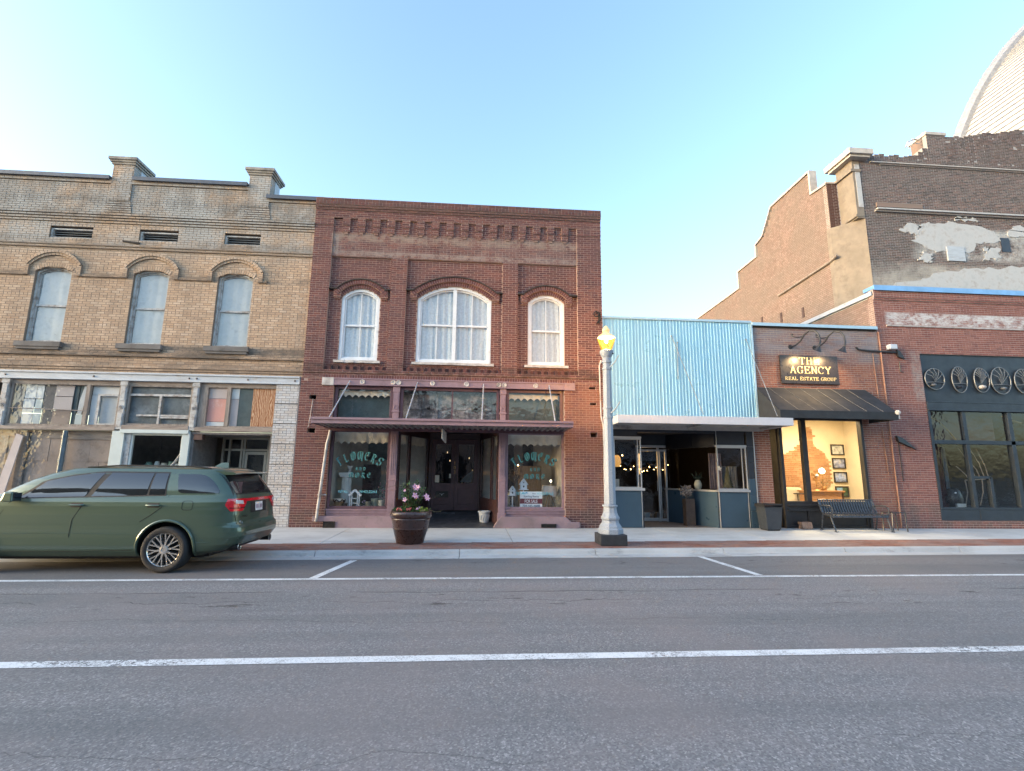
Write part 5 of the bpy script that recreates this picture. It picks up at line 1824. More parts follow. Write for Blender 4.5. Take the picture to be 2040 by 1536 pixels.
M_BSIGN = pm('dark_bronze_sign', (0.028, 0.022, 0.022), 0.32, 0.0, vary=0.15, spec=0.6)
M_GOLD = pm('gold_lettering', (0.74, 0.60, 0.30), 0.45, 0.25, vary=0.06)

AB = thing('brick_office_building', 'one-storey brick office with a black awning and brightly lit plaster interior', 'building', (10.8, 0, 0))
bk = Bricks()
bk.wall(8.655, 12.84, 3.30, 6.20, 0.0, jit=0.005)
bk.wall(8.47, 8.98, 0.0, 2.86, 0.0, jit=0.004)
bk.wall(8.655, 8.98, 2.86, 3.30, 0.0)
bk.wall(11.98, 12.84, 0.0, 3.30, 0.0, jit=0.004)
bk.build(AB, M_AG, M_AGM, singles=300)
MB().box(8.63, 12.80, -0.09, 0.25, 6.20, 6.265).box(8.63, 12.80, -0.11, -0.085, 6.17, 6.27).build('coping', M_TRIMB, AB, bevel=0.004)
MB().box(8.63, 12.80, -0.04, 0.2, 6.13, 6.198).build('coping_board', M_DRIP, AB)
MB().box(8.66, 12.83, 0.21, 3.7, 3.82, 6.15).box(8.66, 12.83, .12, .25, 3.3, 3.85).build('upper_core', M_DARK, AB)
MB().box(8.66, 12.83, 0.2, 11, 6.0, 6.1).build('roof', M_ROOF, AB)
# shop front: display window with stall riser, door set back
MB().box(9.27, 9.36, -0.02, 0.12, 0.0, 3.3).box(11.90, 11.98, -0.04, 0.12, 0.0, 3.3).box(9.36, 11.90, -0.02, 0.12, 0.70, 0.785).box(9.36, 11.9, -0.02, .12, 3.22, 3.3).box(9.975, 10.125, -0.045, 0.1, 0.785, 3.22).build('window_frame', M_BLACK, AB, bevel=0.004)
MB().face([(9.36, .05, .78), (9.98, .05, .78), (9.98, .05, 3.23), (9.36, .05, 3.23)]).build('pane', M_GLASS, AB)
MB().face([(10.12, .05, .78), (11.9, .05, .78), (11.9, .05, 3.23), (10.12, .05, 3.23)]).build('pane', M_GLASS, AB)
for x0, x1 in ((9.36, 10.05), (10.05, 11.90)):
    r = MB().ring([(x0, 0.0), (x1, 0.0), (x1, 0.70), (x0, 0.70)], [(x0 + .07, 0.08), (x1 - .07, 0.08), (x1 - .07, 0.50), (x0 + .07, 0.50)], -0.01, 0.06).box(x0 + .07, x1 - .07, 0.02, 0.05, 0.08, 0.50).box(x0, x1, -0.05, -0.01, 0.50, 0.56).box(x0, x1, -0.06, -0.01, 0.64, 0.70).build('stall_riser', M_BLACK, AB, bevel=0.004)
# side of the entrance recess, door and transom light
MB().box(9.25, 9.30, 0.12, 0.95, 0, 3.3).box(8.98, 9.27, 0.02, 1.0, 2.95, 3.3).build('recess_lining', M_BLACK, AB)
MB().box(9.0, 9.05, .80, .88, 0.02, 2.92).box(9.62, 9.68, .80, .88, 0.02, 2.92).box(9.05, 9.62, .80, .88, 2.12, 2.22).box(9.05, 9.62, .80, .88, 2.86, 2.92).build('door_frame', M_BLACK, AB, bevel=.003)
tl = MB().face([(9.05, .85, 2.22), (9.62, .85, 2.22), (9.62, .85, 2.86), (9.05, .85, 2.86)]).build('transom_window', M_GLASS, AB)
M_INK = pm('black_ink', (.012, .012, .012), .6)
text_mesh('AGENCY', 0.115, 9.33, 2.43, .845, 'lettering', M_INK, tl, depth=.002, spacing=1.25)
text_mesh('REAL ESTATE GROUP', 0.04, 9.33, 2.35, .845, 'lettering', M_INK, tl, depth=.002, spacing=1.15)
MB().tube([(9.20, .844, 2.62), (9.40, .844, 2.62)], .008, 5).box(9.36, 9.375, .84, .846, 2.58, 2.62).box(9.385, 9.40, .84, .846, 2.59, 2.62).tube([(9.16 + .035 * cos(k * pi / 5), .844, 2.62 + .035 * sin(k * pi / 5)) for k in range(11)], .008, 5).build('key_emblem', M_INK, tl)
d = MB().ring([(9.055, .03), (9.615, .03), (9.615, 2.11), (9.055, 2.11)], [(9.15, .66), (9.47, .66), (9.47, 2.02), (9.15, 2.02)], .81, .86).build('door', M_BROWNDOOR, AB, bevel=.004)
MB().face([(9.15, .835, .66), (9.47, .835, .66), (9.47, .835, 2.02), (9.15, .835, 2.02)]).build('pane', M_GLASS, d)
MB().box(9.515, 9.575, .795, .81, 0.95, 1.20).tube([(9.545, .80, 1.08), (9.545, .75, 1.08), (9.48, .75, 1.08)], .012, 6).ball((9.545, .79, .75), .03).build('handle', M_GRATE, d)
# wreath on the door
wt = thing('wreath', 'dark leafy wreath hung on the brown office door', 'wreath', (9.31, .78, 1.42))
mb = MB()
rr = random.Random(5)
for k in range(150):
    a = rr.random() * 2 * pi
    r = .11 + rr.uniform(-.06, .07)
    c = Vector((9.31 + r * cos(a), .77 + rr.uniform(-.03, .03), 1.44 + r * sin(a) - .03 * (rr.random() < .3)))
    t = Vector((cos(a + rr.uniform(-.9, .9)), rr.uniform(-.6, .3), sin(a + rr.uniform(-.9, .9)))).normalized()
    s = t.orthogonal().normalized() * .016
    mb.face([c, c + t * .04 + s, c + t * .085, c + t * .04 - s])
mb.build('leaves', pm('wreath_leaf', (.035, .04, .02), .8, vary=.5, scale=25), wt)
MB().tube([(9.31 + .11 * cos(k * pi / 8), .775, 1.44 + .11 * sin(k * pi / 8)) for k in range(17)], .02, 6).build('ring', M_TWIG, wt)
MB().box(8.98, 9.30, .06, 1.0, -.3, .006).build('entrance_floor', pm('warm_tile', (.30, .2, .13), .7, vary=.2, scale=8), AB)
# awning
aw = MB()
TOP, FRT = (0.0, 4.21), (-1.10, 3.37)
x0t, x1t, x0f, x1f = 8.66, 12.22, 8.66, 11.86
x1f = 12.02
sh = MB()
K = 24
vs = []
for i in range(K + 1):
    t = i / K
    for j in range(9):
        s_ = j / 8
        xx = x0t + (x1t - x0t) * t
        vs.append((xx, TOP[0] - .01 + (FRT[0] - TOP[0]) * s_, TOP[1] + (FRT[1] - TOP[1]) * s_ - .025 * sin(pi * s_) * (0.6 + .4 * cos(t * 2 * pi * 5.5))))
fs = []
for i in range(K):
    for j in range(8):
        a = i * 9 + j
        fs.append((a, a + 1, a + 10, a + 9))
sh.mesh(vs, fs)
A_ = sh.build('awning', M_AWN, AB, smooth=True, angle=80)
MB().box(x0t, x1t, -1.125, -1.11, 3.15, 3.375).build('awning_valance', M_AWN, A_)
for xx in (x0t + .004, x1t - .004):
    MB().mesh([(xx, -.01, 4.20), (xx, -1.11, 3.37), (xx, -1.11, 3.15), (xx, -.01, 3.15)], [(0, 1, 2, 3)]).build('awning_cheek', M_AWN, A_)
for i in range(1, 7):
    xx = x0t + (x1t - x0t) * i / 7 - .12
    MB().tube([(xx + .0, -.012, 4.215), (xx + .09, -.55, 3.80), (xx + .2, -1.118, 3.375)], .005, 4).build('awning_seam', M_SEAM, A_)
MB().tube([(x1t + .02, -1.1, 3.38), (x1t + .02, -.02, 3.2)], .014, 6).build('awning_frame', M_ROD, A_)
lb = MB().ball((12.20, -1.14, 3.36), .075, 10, 6).box(12.13, 12.27, -1.12, -.9, 3.18, 3.30).build('flood_light', M_SILL)
tag(lb, 'small pale floodlight at the right-hand corner of the black awning', 'floodlight')

# sign board and its two goosenecks
sg = thing('shop_sign', 'dark sign board with gold serif letters above the black awning', 'sign', (10.42, -0.06, 4.8))
MB().box(9.46, 11.35, -0.075, -0.02, 4.35, 5.25).build('board', M_BSIGN, sg, bevel=0.006)


def line_at(x0, x1, z0, n, w=1.0, gap=.16):
    tot = (n - 1) * (1 + gap) + 1
    k = (x1 - x0) / tot
    return k, (lambda u, v: (x0 + u, z0 + v))


for s, x0, x1, z0, h, nib in (('THE', 10.08, 10.74, 4.965, .225, .036), ('AGENCY', 9.76, 11.10, 4.675, .225, .036)):
    w, pl = line_at(x0, x1, z0, len(s))
    mb = MB()
    pen_text(mb, s, ROMAN, w, h, pl, nib, 8, .012, .16, -.079)
    mb.build('lettering', M_GOLD, sg)
mb = MB()
w = (11.27 - 9.58) / (15 * 1.16 + 2 * .6)
pen_text(mb, 'REAL ESTATE GROUP', ROMAN, w, .105, lambda u, v: (9.58 + u, 4.455 + v), .020, 8, .009, .16, -.079)
mb.build('lettering', M_GOLD, sg)

g = thing('gooseneck_lamp', 'left one of two black gooseneck lamps over the office sign', 'lamp', (9.88, -.02, 5.53), 'gooseneck lamps over the office sign')
X0 = 9.88
MB().prism_axis([(.07 * cos(k * pi / 8), .07 * sin(k * pi / 8)) for k in range(16)], -.0, -.03, lambda u, v, a: (X0 + u, a, 5.53 + v)).build('wall_plate', M_BLACK, g, bevel=.004)
arm = [(X0, -.03, 5.53), (X0 + .12, -.10, 5.57), (X0 + .22, -.20, 5.68), (X0 + .28, -.32, 5.85), (X0 + .36, -.45, 5.95), (X0 + .46, -.58, 5.90), (X0 + .51, -.66, 5.74), (X0 + .50, -.70, 5.55), (X0 + .45, -.72, 5.42)]
MB().tube(arm, .026, 8).build('arm', M_BLACK, g, smooth=True)
MB().tube([(X0 + .26, -.28, 5.80), (X0 + .12, -.22, 5.78), (X0 - .0, -.14, 5.84), (X0 + .0, -.12, 5.92), (X0 + .05, -.13, 5.90)], .018, 6).build('scroll', M_BLACK, g, smooth=True)
hd = Vector((X0 + .45, -.72, 5.42))
dv = Vector((-.25, .45, -1)).normalized()
uu = dv.orthogonal().normalized()
vv = dv.cross(uu)
mb = MB()
prof = [(.03, 0), (.045, .06), (.10, .15), (.135, .19)]
i0 = 0
for r, z in prof:
    for j in range(16):
        w = 2 * pi * j / 16
        mb.v.append(tuple(hd + dv * z + (uu * cos(w) + vv * sin(w)) * r))
for k in range(3):
    for j in range(16):
        mb.f.append((k * 16 + j, k * 16 + (j + 1) % 16, (k + 1) * 16 + (j + 1) % 16, (k + 1) * 16 + j)); mb.m.append(0)
mb.build('lamp_shade', M_BLACK, g, smooth=True)
MB().ball(tuple(hd + dv * .12), .04, 8, 6).build('bulb', emit_mat('sign_bulb_glow', (1, .74, .4), 4), g)
g2 = copy_thing(g, (9.88 + .80, -.02, 5.53), 'right one of two black gooseneck lamps over the office sign', 'gooseneck lamps over the office sign')
for gg, dx, e in ((g, 0, 20), (g2, .8, 17)):
    ld = bpy.data.lights.new('sign_spot', 'SPOT')
    ld.energy = e
    ld.color = (1, .66, .32)
    ld.spot_size = radians(125)
    ld.spot_blend = .9
    ld.shadow_soft_size = .04
    lo = bpy.data.objects.new('sign_spot', ld)
    COL.objects.link(lo)
    lo.parent = gg
    lo.location = hd + dv * .2 - Vector((9.88, -.02, 5.53))
    lo.rotation_euler = Vector((.25, -.62, 1)).to_track_quat('Z', 'Y').to_euler()

# cable with a camera box on the brickwork to the right, and a black bracket
cb = thing('wall_cable', 'black wall cable with a white camera box right of the office sign', 'cable', (12.5, 0, 5.5))
MB().tube([(12.04, -.05, 5.58), (12.10, -.06, 5.50), (12.5, -.05, 5.47), (13.1, -.05, 5.45), (13.45, -.05, 5.44)], .03, 7).build('cable', M_BLACK, cb, smooth=True)
MB().box(13.08, 13.32, -.2, -.02, 5.52, 5.68).build('camera_box', M_CANW, cb, bevel=.02)
MB().hexa([(13.40, -.10, 5.30), (13.62, -.10, 5.22), (13.62, -.03, 5.22), (13.40, -.03, 5.30)], [(13.38, -.10, 5.52), (13.48, -.10, 5.48), (13.48, -.03, 5.48), (13.38, -.03, 5.52)]).build('bracket', M_BLACK, cb)
MB().tube([(13.47, -.03, 5.14), (13.46, -.03, 4.82), (13.56, -.03, 4.80)], .014, 6).build('conduit', M_BLACK, cb)

# ---- interior
rm = MB()
rm.box(8.66, 14.2, 3.60, 3.66, 0, 3.9).box(8.66, 14.2, .1, 3.6, 3.75, 3.8).box(8.62, 8.66, 1.0, 3.6, 0, 3.8).box(14.15, 14.2, .2, 3.6, 0, 3.8).box(11.98, 14.15, .2, .25, 0, 3.8)
rm.build('office_room', M_PLASTER, AB)
MB().box(8.66, 14.3, .9, 3.6, -.05, .004).box(9.7, 14.3, .13, .9, -.05, .004).build('office_floor', M_WOODD, AB)
# brick showing through the broken plaster
MB_ = [(10.75, 3.05), (11.02, 3.08), (11.22, 2.62), (11.40, 2.36), (11.75, 2.36), (12.10, 2.50), (12.38, 2.72), (12.46, 3.05), (12.40, 3.33), (12.62, 3.36), (12.82, 3.40), (12.86, 3.1), (12.88, 2.75), (13.0, 2.58), (13.25, 2.45), (13.42, 2.15), (13.45, 1.6), (13.40, 1.15), (13.0, .9), (12.2, .8), (11.7, .95), (11.35, 1.55), (11.05, 1.85), (10.75, 1.9)]


def inside(x, z, poly=MB_):
    c = False
    n = len(poly)
    for i in range(n):
        x1, z1 = poly[i]
        x2, z2 = poly[(i + 1) % n]
        if (z1 > z) != (z2 > z) and x < (x2 - x1) * (z - z1) / (z2 - z1) + x1:
            c = not c
    return c


M_OLDB = brick_mat('exposed_orange_brick', [(0.42, 0.23, 0.12), (0.50, 0.28, 0.15), (0.38, 0.19, 0.10), (0.54, 0.34, 0.20)])
ib = Bricks(O=(0, 3.60, 0), depth=.05, course=.075, length=.22)
ib.wall(10.7, 13.5, .75, 3.45, .022, jit=.008)
q = [b for b in ib.q if inside((b[0][0][0] + b[0][2][0]) / 2 + rr.uniform(-.03, .03), (b[0][0][1] + b[0][2][1]) / 2)]
ib.q = q
ib.mort = []
ib.build(AB, M_OLDB, M_AGM, singles=150, name='interior_brick', mass='interior_brickwork')
MB().face([(x, 3.588, z) for x, z in MB_]).build('exposed_mortar', pm('orange_mortar', (.50, .38, .24), .95), AB)
# pictures on the wall to the right of the brick patch
PICS = [('framed photo of a pale grid of windows, topmost of the four in the office', (.40, .43, .42), 2.53), ('framed photo of blue and white patches, second from the top in the office', (.20, .24, .42), 2.02), ('framed blue and white photo, third from the top in the office', (.22, .30, .55), 1.50), ('framed photo of a blue sky beside green, lowest of the four in the office', (.16, .36, .62), .97)]
for k, (lab, c, z) in enumerate(PICS):
    p = thing('framed_picture', lab, 'picture', (13.84 + .06 * k, 3.58, z), 'framed pictures on the office wall')
    x = 13.80 + .01 * k
    MB().ring([(x - .26, z - .20), (x + .26, z - .20), (x + .26, z + .20), (x - .26, z + .20)], [(x - .22, z - .16), (x + .22, z - .16), (x + .22, z + .16), (x - .22, z + .16)], 3.54, 3.58).build('frame', M_BLACK, p)
    MB().box(x - .22, x + .22, 3.565, 3.575, z - .16, z + .16).build('print', pm('print%d' % k, c, .5, vary=.6, scale=7, dirt=(.6, .62, .66), dirt_amt=.6, dirt_scale=6), p)
    if k == 3:
        MB().box(x + .02, x + .22, 3.56, 3.566, z - .16, z + .16).build('print', pm('print_green', (.05, .09, .05), .5, vary=.5, scale=9), p)
# ceiling beam edge / duct and a hanging strip
MB().box(10.6, 11.35, 3.0, 3.5, 3.12, 3.32).build('ceiling_duct', M_PALEPINK, AB, bevel=.06)
# desk, fan, lamp, sofa
dk = thing('desk', 'wooden desk inside the lit office window', 'desk', (12.3, 2.7, 0))
MB().box(11.75, 13.1, 2.45, 3.1, .98, 1.03).build('desk_top', pm('desk_wood', (.36, .19, .09), .5, vary=.2, stretch=(.7, 5, 5)), dk, bevel=.005)
MB().box(11.78, 13.07, 2.5, 2.53, .3, .98).build('desk_front', MATS['desk_wood'], dk)
for xx in (11.79, 13.0):
    MB().box(xx, xx + .06, 2.5, 3.05, 0, .98).build('leg', MATS['desk_wood'], dk)
fn = thing('desk_fan', 'round wire desk fan on the office desk', 'fan', (12.25, 2.7, 1.03))
for r in (.09, .16, .22):
    MB().tube([(12.22 + r * cos(k * pi / 12), 2.62, 1.55 + r * sin(k * pi / 12)) for k in range(25)], .008, 5).build('guard_ring', M_BRASS, fn)
for k in range(5):
    a = k * 2 * pi / 5
    MB().face([(12.22, 2.66, 1.55), (12.22 + .19 * cos(a), 2.64, 1.55 + .19 * sin(a)), (12.22 + .19 * cos(a + .7), 2.68, 1.55 + .19 * sin(a + .7))]).build('blade', M_BRASS, fn)
MB().ball((12.22, 2.62, 1.55), .06).build('hub', M_CANW, fn)
MB().tube([(12.22, 2.7, 1.5), (12.24, 2.7, 1.05)], .02, 6).lathe((12.24, 2.7, 1.03), [(.12, 0), (.10, .03), (.03, .05)], 12).build('stand', M_BRASS, fn)
tl_ = thing('table_lamp', 'glowing globe lamp on the office desk before the exposed brick', 'lamp', (12.62, 2.9, 1.03))
MB().ball((12.62, 2.9, 1.72), .10, 14, 8).build('lamp_shade', emit_mat('warm_globe_glow', (1, .83, .52), 5), tl_, smooth=True)
MB().tube([(12.62, 2.9, 1.05), (12.62, 2.9, 1.62)], .018, 8).lathe((12.62, 2.9, 1.03), [(.1, 0), (.08, .04), (.02, .06)], 12).build('stand', M_BRASS, tl_)
pn = thing('potted_plant', 'bushy dry arrangement below the globe lamp on the office desk', 'plant', (12.55, 2.75, 1.03))
mb = MB()
for k in range(120):
    c = Vector((12.55 + rr.gauss(0, .16), 2.75 + rr.gauss(0, .08), 1.28 + rr.gauss(0, .12)))
    t = Vector((rr.uniform(-1, 1), rr.uniform(-1, 1), rr.uniform(-.3, 1))).normalized()
    s = t.orthogonal().normalized() * .012
    mb.face([c, c + t * .04 + s, c + t * .09, c + t * .04 - s])
mb.build('leaves', pm('olive_dry_leaf', (.14, .11, .05), .9, vary=.5, scale=20), pn)
MB().lathe((12.55, 2.75, 1.03), [(.06, 0), (.09, .1), (.07, .16)], 12).build('pot', M_BRASS, pn)
sf = thing('sofa', 'pale linen sofa at the left of the lit office window', 'sofa', (11.4, 3.0, 0))
M_LIN = pm('pale_linen', (.50, .44, .33), .95, vary=.08)
MB().box(10.95, 12.0, 2.6, 3.3, .15, .62).build('seat', M_LIN, sf, bevel=.06)
MB().box(10.95, 12.0, 3.15, 3.4, .5, 1.12).build('backrest', M_LIN, sf, bevel=.08)
MB().box(10.85, 11.05, 2.6, 3.4, .2, .85).build('arm', M_LIN, sf, bevel=.06)
ft = thing('side_table', 'small black iron stand in front of the pale sofa', 'table', (11.2, 1.6, 0))
MB().box(10.75, 11.15, 1.5, 1.8, .93, .96).build('table_top', M_BLACK, ft)
for xx in (10.8, 11.1):
    MB().tube([(xx, 1.65, 0), (xx, 1.65, .93)], .015, 6).build('leg', M_BLACK, ft)
# the room's ceiling lights (the source of the warm glow in the photograph)
for k, (xx, yy) in enumerate(((10.3, 1.6), (12.4, 1.6))):
    cl = MB().lathe((xx, yy, 3.70), [(.16, 0), (.18, .04), (.16, .05)], 18).build('ceiling_light', emit_mat('ceiling_lamp_glow%d' % k, (1, .80, .50), 3), smooth=False)
    tag(cl, 'round warm ceiling lamp inside the office, %s' % ('nearer the door' if k == 0 else 'nearer the framed pictures'), 'ceiling light', 'ceiling lamps of the office')
    ld = bpy.data.lights.new('office_light', 'AREA')
    ld.shape = 'DISK'
    ld.size = .5
    ld.energy = 36
    ld.color = (1, .76, .45)
    lo = bpy.data.objects.new('office_light', ld)
    COL.objects.link(lo)
    lo.location = (xx, yy, 3.66)

# ================================================================== RIGHT-HAND RED-BRICK BUILDING
RR = [(0.24, 0.098, 0.082), (0.30, 0.125, 0.10), (0.20, 0.085, 0.078), (0.34, 0.15, 0.12), (0.27, 0.115, 0.10)]
M_RRB = brick_mat('corner_red_brick', RR, stains_and_glow=[
    ((('x', 13.25, 25, 0.12), ('z', 6.40, 6.78, 0.06)), (0.60, 0.60, 0.60), 0.95, 5.0, (0.6, 1, 1)),
    ((('z', 0, .7, .2),), (0.10, 0.085, 0.075), .7, 2, None),
    ((('x', 13.9, 14.25, .08), ('z', 4.0, 5.4, .2)), (0.30, 0.29, 0.28), .7, 3, None)])
M_RRM = mortar_mat('corner_mortar', (0.46, 0.37, 0.33), stains_and_glow=[((('x', 13.3, 25, 0.1), ('z', 6.4, 6.76, 0.05)), (0.62, 0.62, 0.62), 0.9, 5, None)])
M_BLUECAP = pm('bright_blue_flashing', (0.20, 0.40, 0.66), 0.45, .2, vary=.12, scale=2)
M_DKBLUE = pm('slate_blue_woodwork', (0.024, 0.034, 0.046), 0.5, vary=.15, scale=3)
M_DUSKGLASS = glass_mat('dim_mauve_glass', (0.5, 0.5, 0.53), wobble=.3)
KB = thing('brick_corner_building', 'red brick building at the right edge with blue coping and dark painted shop front', 'building', (17, 0, 0))
bk = Bricks()
bk.wall(12.85, 24.0, 5.44, 7.20, 0.0, jit=.004)
bk.wall(12.85, 24.0, 7.20, 7.27, 0.03, header_every=0)
bk.wall(12.85, 24.0, 7.27, 7.54, 0.055)
bk.wall(12.85, 14.22, 0.0, 5.44, 0.0, jit=.004)
bk.wall(14.22, 24.0, 0.0, 0.24, 0.0)
bk.build(KB, M_RRB, M_RRM, singles=300)
MB().box(12.83, 24, -.10, 0.35, 7.545, 7.66).box(12.83, 24, -.12, -.098, 7.50, 7.67).build('coping', M_BLUECAP, KB, bevel=.004)
MB().box(13.2, 24, -.035, .01, 6.33, 6.36).build('stone_band', M_SILL, KB)
s = Bricks(O=(12.85, 0, 0), U=(0, -1, 0), N=(-1, 0, 0), depth=.1)
s.wall(-6.0, -0.01, 5.9, 7.30, 0.0)
M_SAL = brick_mat('salmon_brick', [(0.29, 0.20, 0.165), (0.35, 0.245, 0.205), (0.25, 0.165, 0.135), (0.39, 0.285, 0.24), (0.32, 0.22, 0.185), (0.22, 0.15, 0.125)], stains_and_glow=[((('z', 6, 20, .5),), (0.22, 0.18, 0.15), .6, .6, None)])
M_SALM = mortar_mat('salmon_mortar', (0.16, 0.13, 0.115))
s.build(KB, M_SAL, M_SALM, singles=0)
MB().box(12.80, 13.05, -.02, 4.0, 7.42, 7.47).box(12.86, 13.05, .02, 4.0, 7.25, 7.42).box(12.78, 12.82, -.02, 4.0, 7.34, 7.48).build('side_flashing', M_BEAM, KB)
MB().box(12.97, 24, .22, 3.9, 5.46, 7.3).build('upper_core', M_DARK, KB)
MB().box(12.9, 24, .2, 4, 7.25, 7.32).build('roof', M_ROOF, KB)
# painted shop front
MB().box(14.22, 24, .06, .14, 3.90, 5.44).build('fascia_board', M_DKBLUE, KB)
MB().box(14.22, 24, -.03, .10, 3.66, 3.90).box(14.22, 24, -.06, .1, 3.60, 3.66).box(14.22, 24, -.04, .1, 3.86, 3.90).build('fascia_rail', M_DKBLUE, KB, bevel=.005)
MB().box(14.22, 24, -.01, .12, .24, .56).box(15.50, 15.53, -.02, 0, .24, .56).build('base_board', M_DKBLUE, KB, bevel=.004)
MB().box(14.22, 24, -.02, .12, .565, .63).box(14.22, 24, -.01, .12, 2.56, 2.68).box(14.22, 14.31, -.02, .12, .63, 3.6).box(15.38, 15.50, 0.0, .12, .63, 3.6).box(16.92, 17.06, -.01, .12, .63, 3.6).box(18.6, 18.7, -.01, .12, .63, 3.6).box(16.0, 16.1, .0, .12, .63, 1.55).box(15.5, 16.05, 0, .12, 1.50, 1.58).build('window_frame', M_DKBLUE, KB, bevel=.004)
for x0, x1 in ((14.31, 15.38), (15.5, 16.92), (17.06, 18.6), (18.7, 24)):
    MB().face([(x0, .07, .63), (x1, .07, .63), (x1, .07, 2.56), (x0, .07, 2.56)]).build('pane', M_GLASS, KB)
    MB().face([(x0, .07, 2.68), (x1, .07, 2.68), (x1, .07, 3.6), (x0, .07, 3.6)]).build('pane', M_DUSKGLASS, KB)
MB().box(14.24, 16.95, .5, .52, 2.6, 3.62).build('blind', pm('mauve_grey_blind', (.20, .16, .165), .9, vary=.08), KB)
MB().box(14.24, 24, 2.4, 2.45, .2, 3.7).box(14.24, 24, .15, 2.4, .5, .56).box(14.23, 14.26, .15, 2.4, .5, 3.7).build('display_room', M_DARK, KB)
# six shell-like wire ornaments on the fascia
M_WIRE = pm('silvery_wire', (.17, .18, .19), .45, .4)
SH = [(14.62, 4.62, .33, .34, 'round wire fan ornament at the left end of the dark fascia'), (15.47, 4.62, .26, .42, 'oval wire medallion second from the left on the dark fascia'), (16.20, 4.62, .30, .40, 'leaf-shaped wire ornament third from the left on the dark fascia'), (16.90, 4.62, .34, .44, 'large oval shell ornament fourth from the left on the dark fascia'), (17.70, 4.62, .32, .40, 'wire ornament cut by the right edge of the picture')]
for k, (x, z, rx, rz, lb) in enumerate(SH):
    t = thing('fascia_ornament', lb, 'ornament', (x, .02, z), 'wire ornaments on the dark fascia')
    pt = lambda a, s=1.0: (x + rx * s * cos(a) * (1 if k != 2 or cos(a) > 0 else .75), -.01, z + rz * s * sin(a))
    MB().tube([pt(j * pi / 14) for j in range(29)], .016, 6).build('rim', M_WIRE, t, smooth=True)
    MB().prism([(pt(j * pi / 10, .95)[0], pt(j * pi / 10, .95)[2]) for j in range(20)], .02, .06).build('back_plate', M_NAVYD, t)
    for j in range(5 + 2 * (k % 3)):
        a = radians(30 + j * 120 / (4 + 2 * (k % 3)))
        MB().tube([(x, -.02, z - rz * .25), ((x + pt(a)[0]) / 2 + .02, -.06, (z + pt(a)[2]) / 2), (pt(a)[0], -.01, pt(a)[2])], .010, 5).build('rib', M_WIRE, t)
    if k != 2:
        MB().tube([pt(radians(200)), (x, -.06, z - rz * .3), pt(radians(-20))], .014, 5).build('crosspiece', M_WIRE, t)
    MB().ball((x + .04 * (k - 2), -.02, z - rz * .58), rx * (.25 + .06 * (k % 3)), 12, 6, sz=.6).build('boss', (M_WIRE, M_NAVYD, M_SILL)[k % 3], t, smooth=True)
# things behind the dark glass
M_GLOWT = pm('gilt_tube', (.55, .40, .22), .4, .5)
o = MB().tube([(14.3, .3, 3.46), (14.55, .3, 3.44), (14.85, .3, 3.30), (15.15, .3, 3.0), (15.36, .3, 2.72)], .022, 8).build('curved_rail', M_GLOWT, smooth=True)
tag(o, 'curved gilt rail sweeping down behind the upper left pane of the dark shop front', 'rail')
o = MB().tube([(16.98, .2, 3.52), (17.25, .2, 3.36), (17.6, .2, 3.28)], .035, 8).build('pale_pole', M_GLOWT, smooth=True)
tag(o, 'pale pole sloping behind the upper pane at the right edge of the picture', 'pole')
rr = random.Random(9)
for k, (x, w, c) in enumerate(((14.42, .10, (.12, .15, .18)), (14.60, .14, (.06, .03, .03)), (14.78, .09, (.16, .18, .2)), (14.98, .26, (.07, .03, .03)), (15.24, .08, (.13, .16, .18)))):
    c_ = curtain(x - w / 2 - .02, x + w / 2 + .02, .6, 2.5, .6 + .02 * k, pm('hanging_cloth%d' % k, c, .9, vary=.3), None, folds=3, amp=.03, name='hanging_cloth')
    tag(c_, ['narrow bluish cloth hanging at the left edge of the dark shop window', 'narrow dark red cloth behind the left pane of the dark shop window', 'pale grey cloth between the two dark red ones in the dark shop window', 'wide dark red cloth in the left pane of the dark shop window', 'thin blue-grey cloth beside the mullion of the dark shop window'][k], 'cloth')
ch = thing('bentwood_frame', 'tangle of pale bentwood rods behind the right-hand dark pane', 'furniture', (16.4, .8, .6))
for a, b in (((15.9, 2.5), (16.35, 1.6)), ((16.3, 2.5), (16.7, 1.5)), ((16.0, 1.45), (16.85, 1.5)), ((16.55, 2.45), (16.85, 1.4)), ((15.75, 1.9), (16.2, 1.35)), ((16.2, 2.1), (16.55, 1.5)), ((16.6, 1.5), (16.4, .65)), ((16.0, 1.45), (15.9, .65))):
    MB().tube([(a[0], .8, a[1]), ((a[0] + b[0]) / 2 + .05, .78, (a[1] + b[1]) / 2), (b[0], .8, b[1])], .016, 6).build('rod', M_OLDW, ch)
st = thing('old_stove', 'black pot-bellied stove on the dark window floor', 'stove', (15.35, .7, .56))
MB().lathe((15.35, .7, .56), [(.2, 0), (.24, .1), (.28, .3), (.22, .55), (.14, .62)], 16).build('body', M_BLACK, st, smooth=True)
MB().box(15.2, 15.5, .40, .46, .62, .72).ball((15.22, .42, 1.05), .03).build('door', M_ROD, st)
o = MB().lathe((15.25, .32, .56), [(.18, 0), (.2, .02), (.19, .05), (.15, .06)], 16, sq=.6).build('dish', M_VAL, smooth=True)
tag(o, 'pale oval dish at the foot of the black stove', 'dish')
o = MB().hexa([(13.05, -.12, 2.60), (13.62, -.10, 2.36), (13.62, -.02, 2.36), (13.05, -.02, 2.60)], [(13.02, -.10, 2.78), (13.20, -.10, 2.72), (13.20, -.02, 2.72), (13.02, -.02, 2.78)]).tube([(13.1, -.03, 2.6), (13.12, -.02, 1.4)], .012, 6).build('wall_bracket', M_BLACK, bevel=.02)
tag(o, 'broken black bracket sticking out of the red brick pier beside the dark shop window', 'bracket')
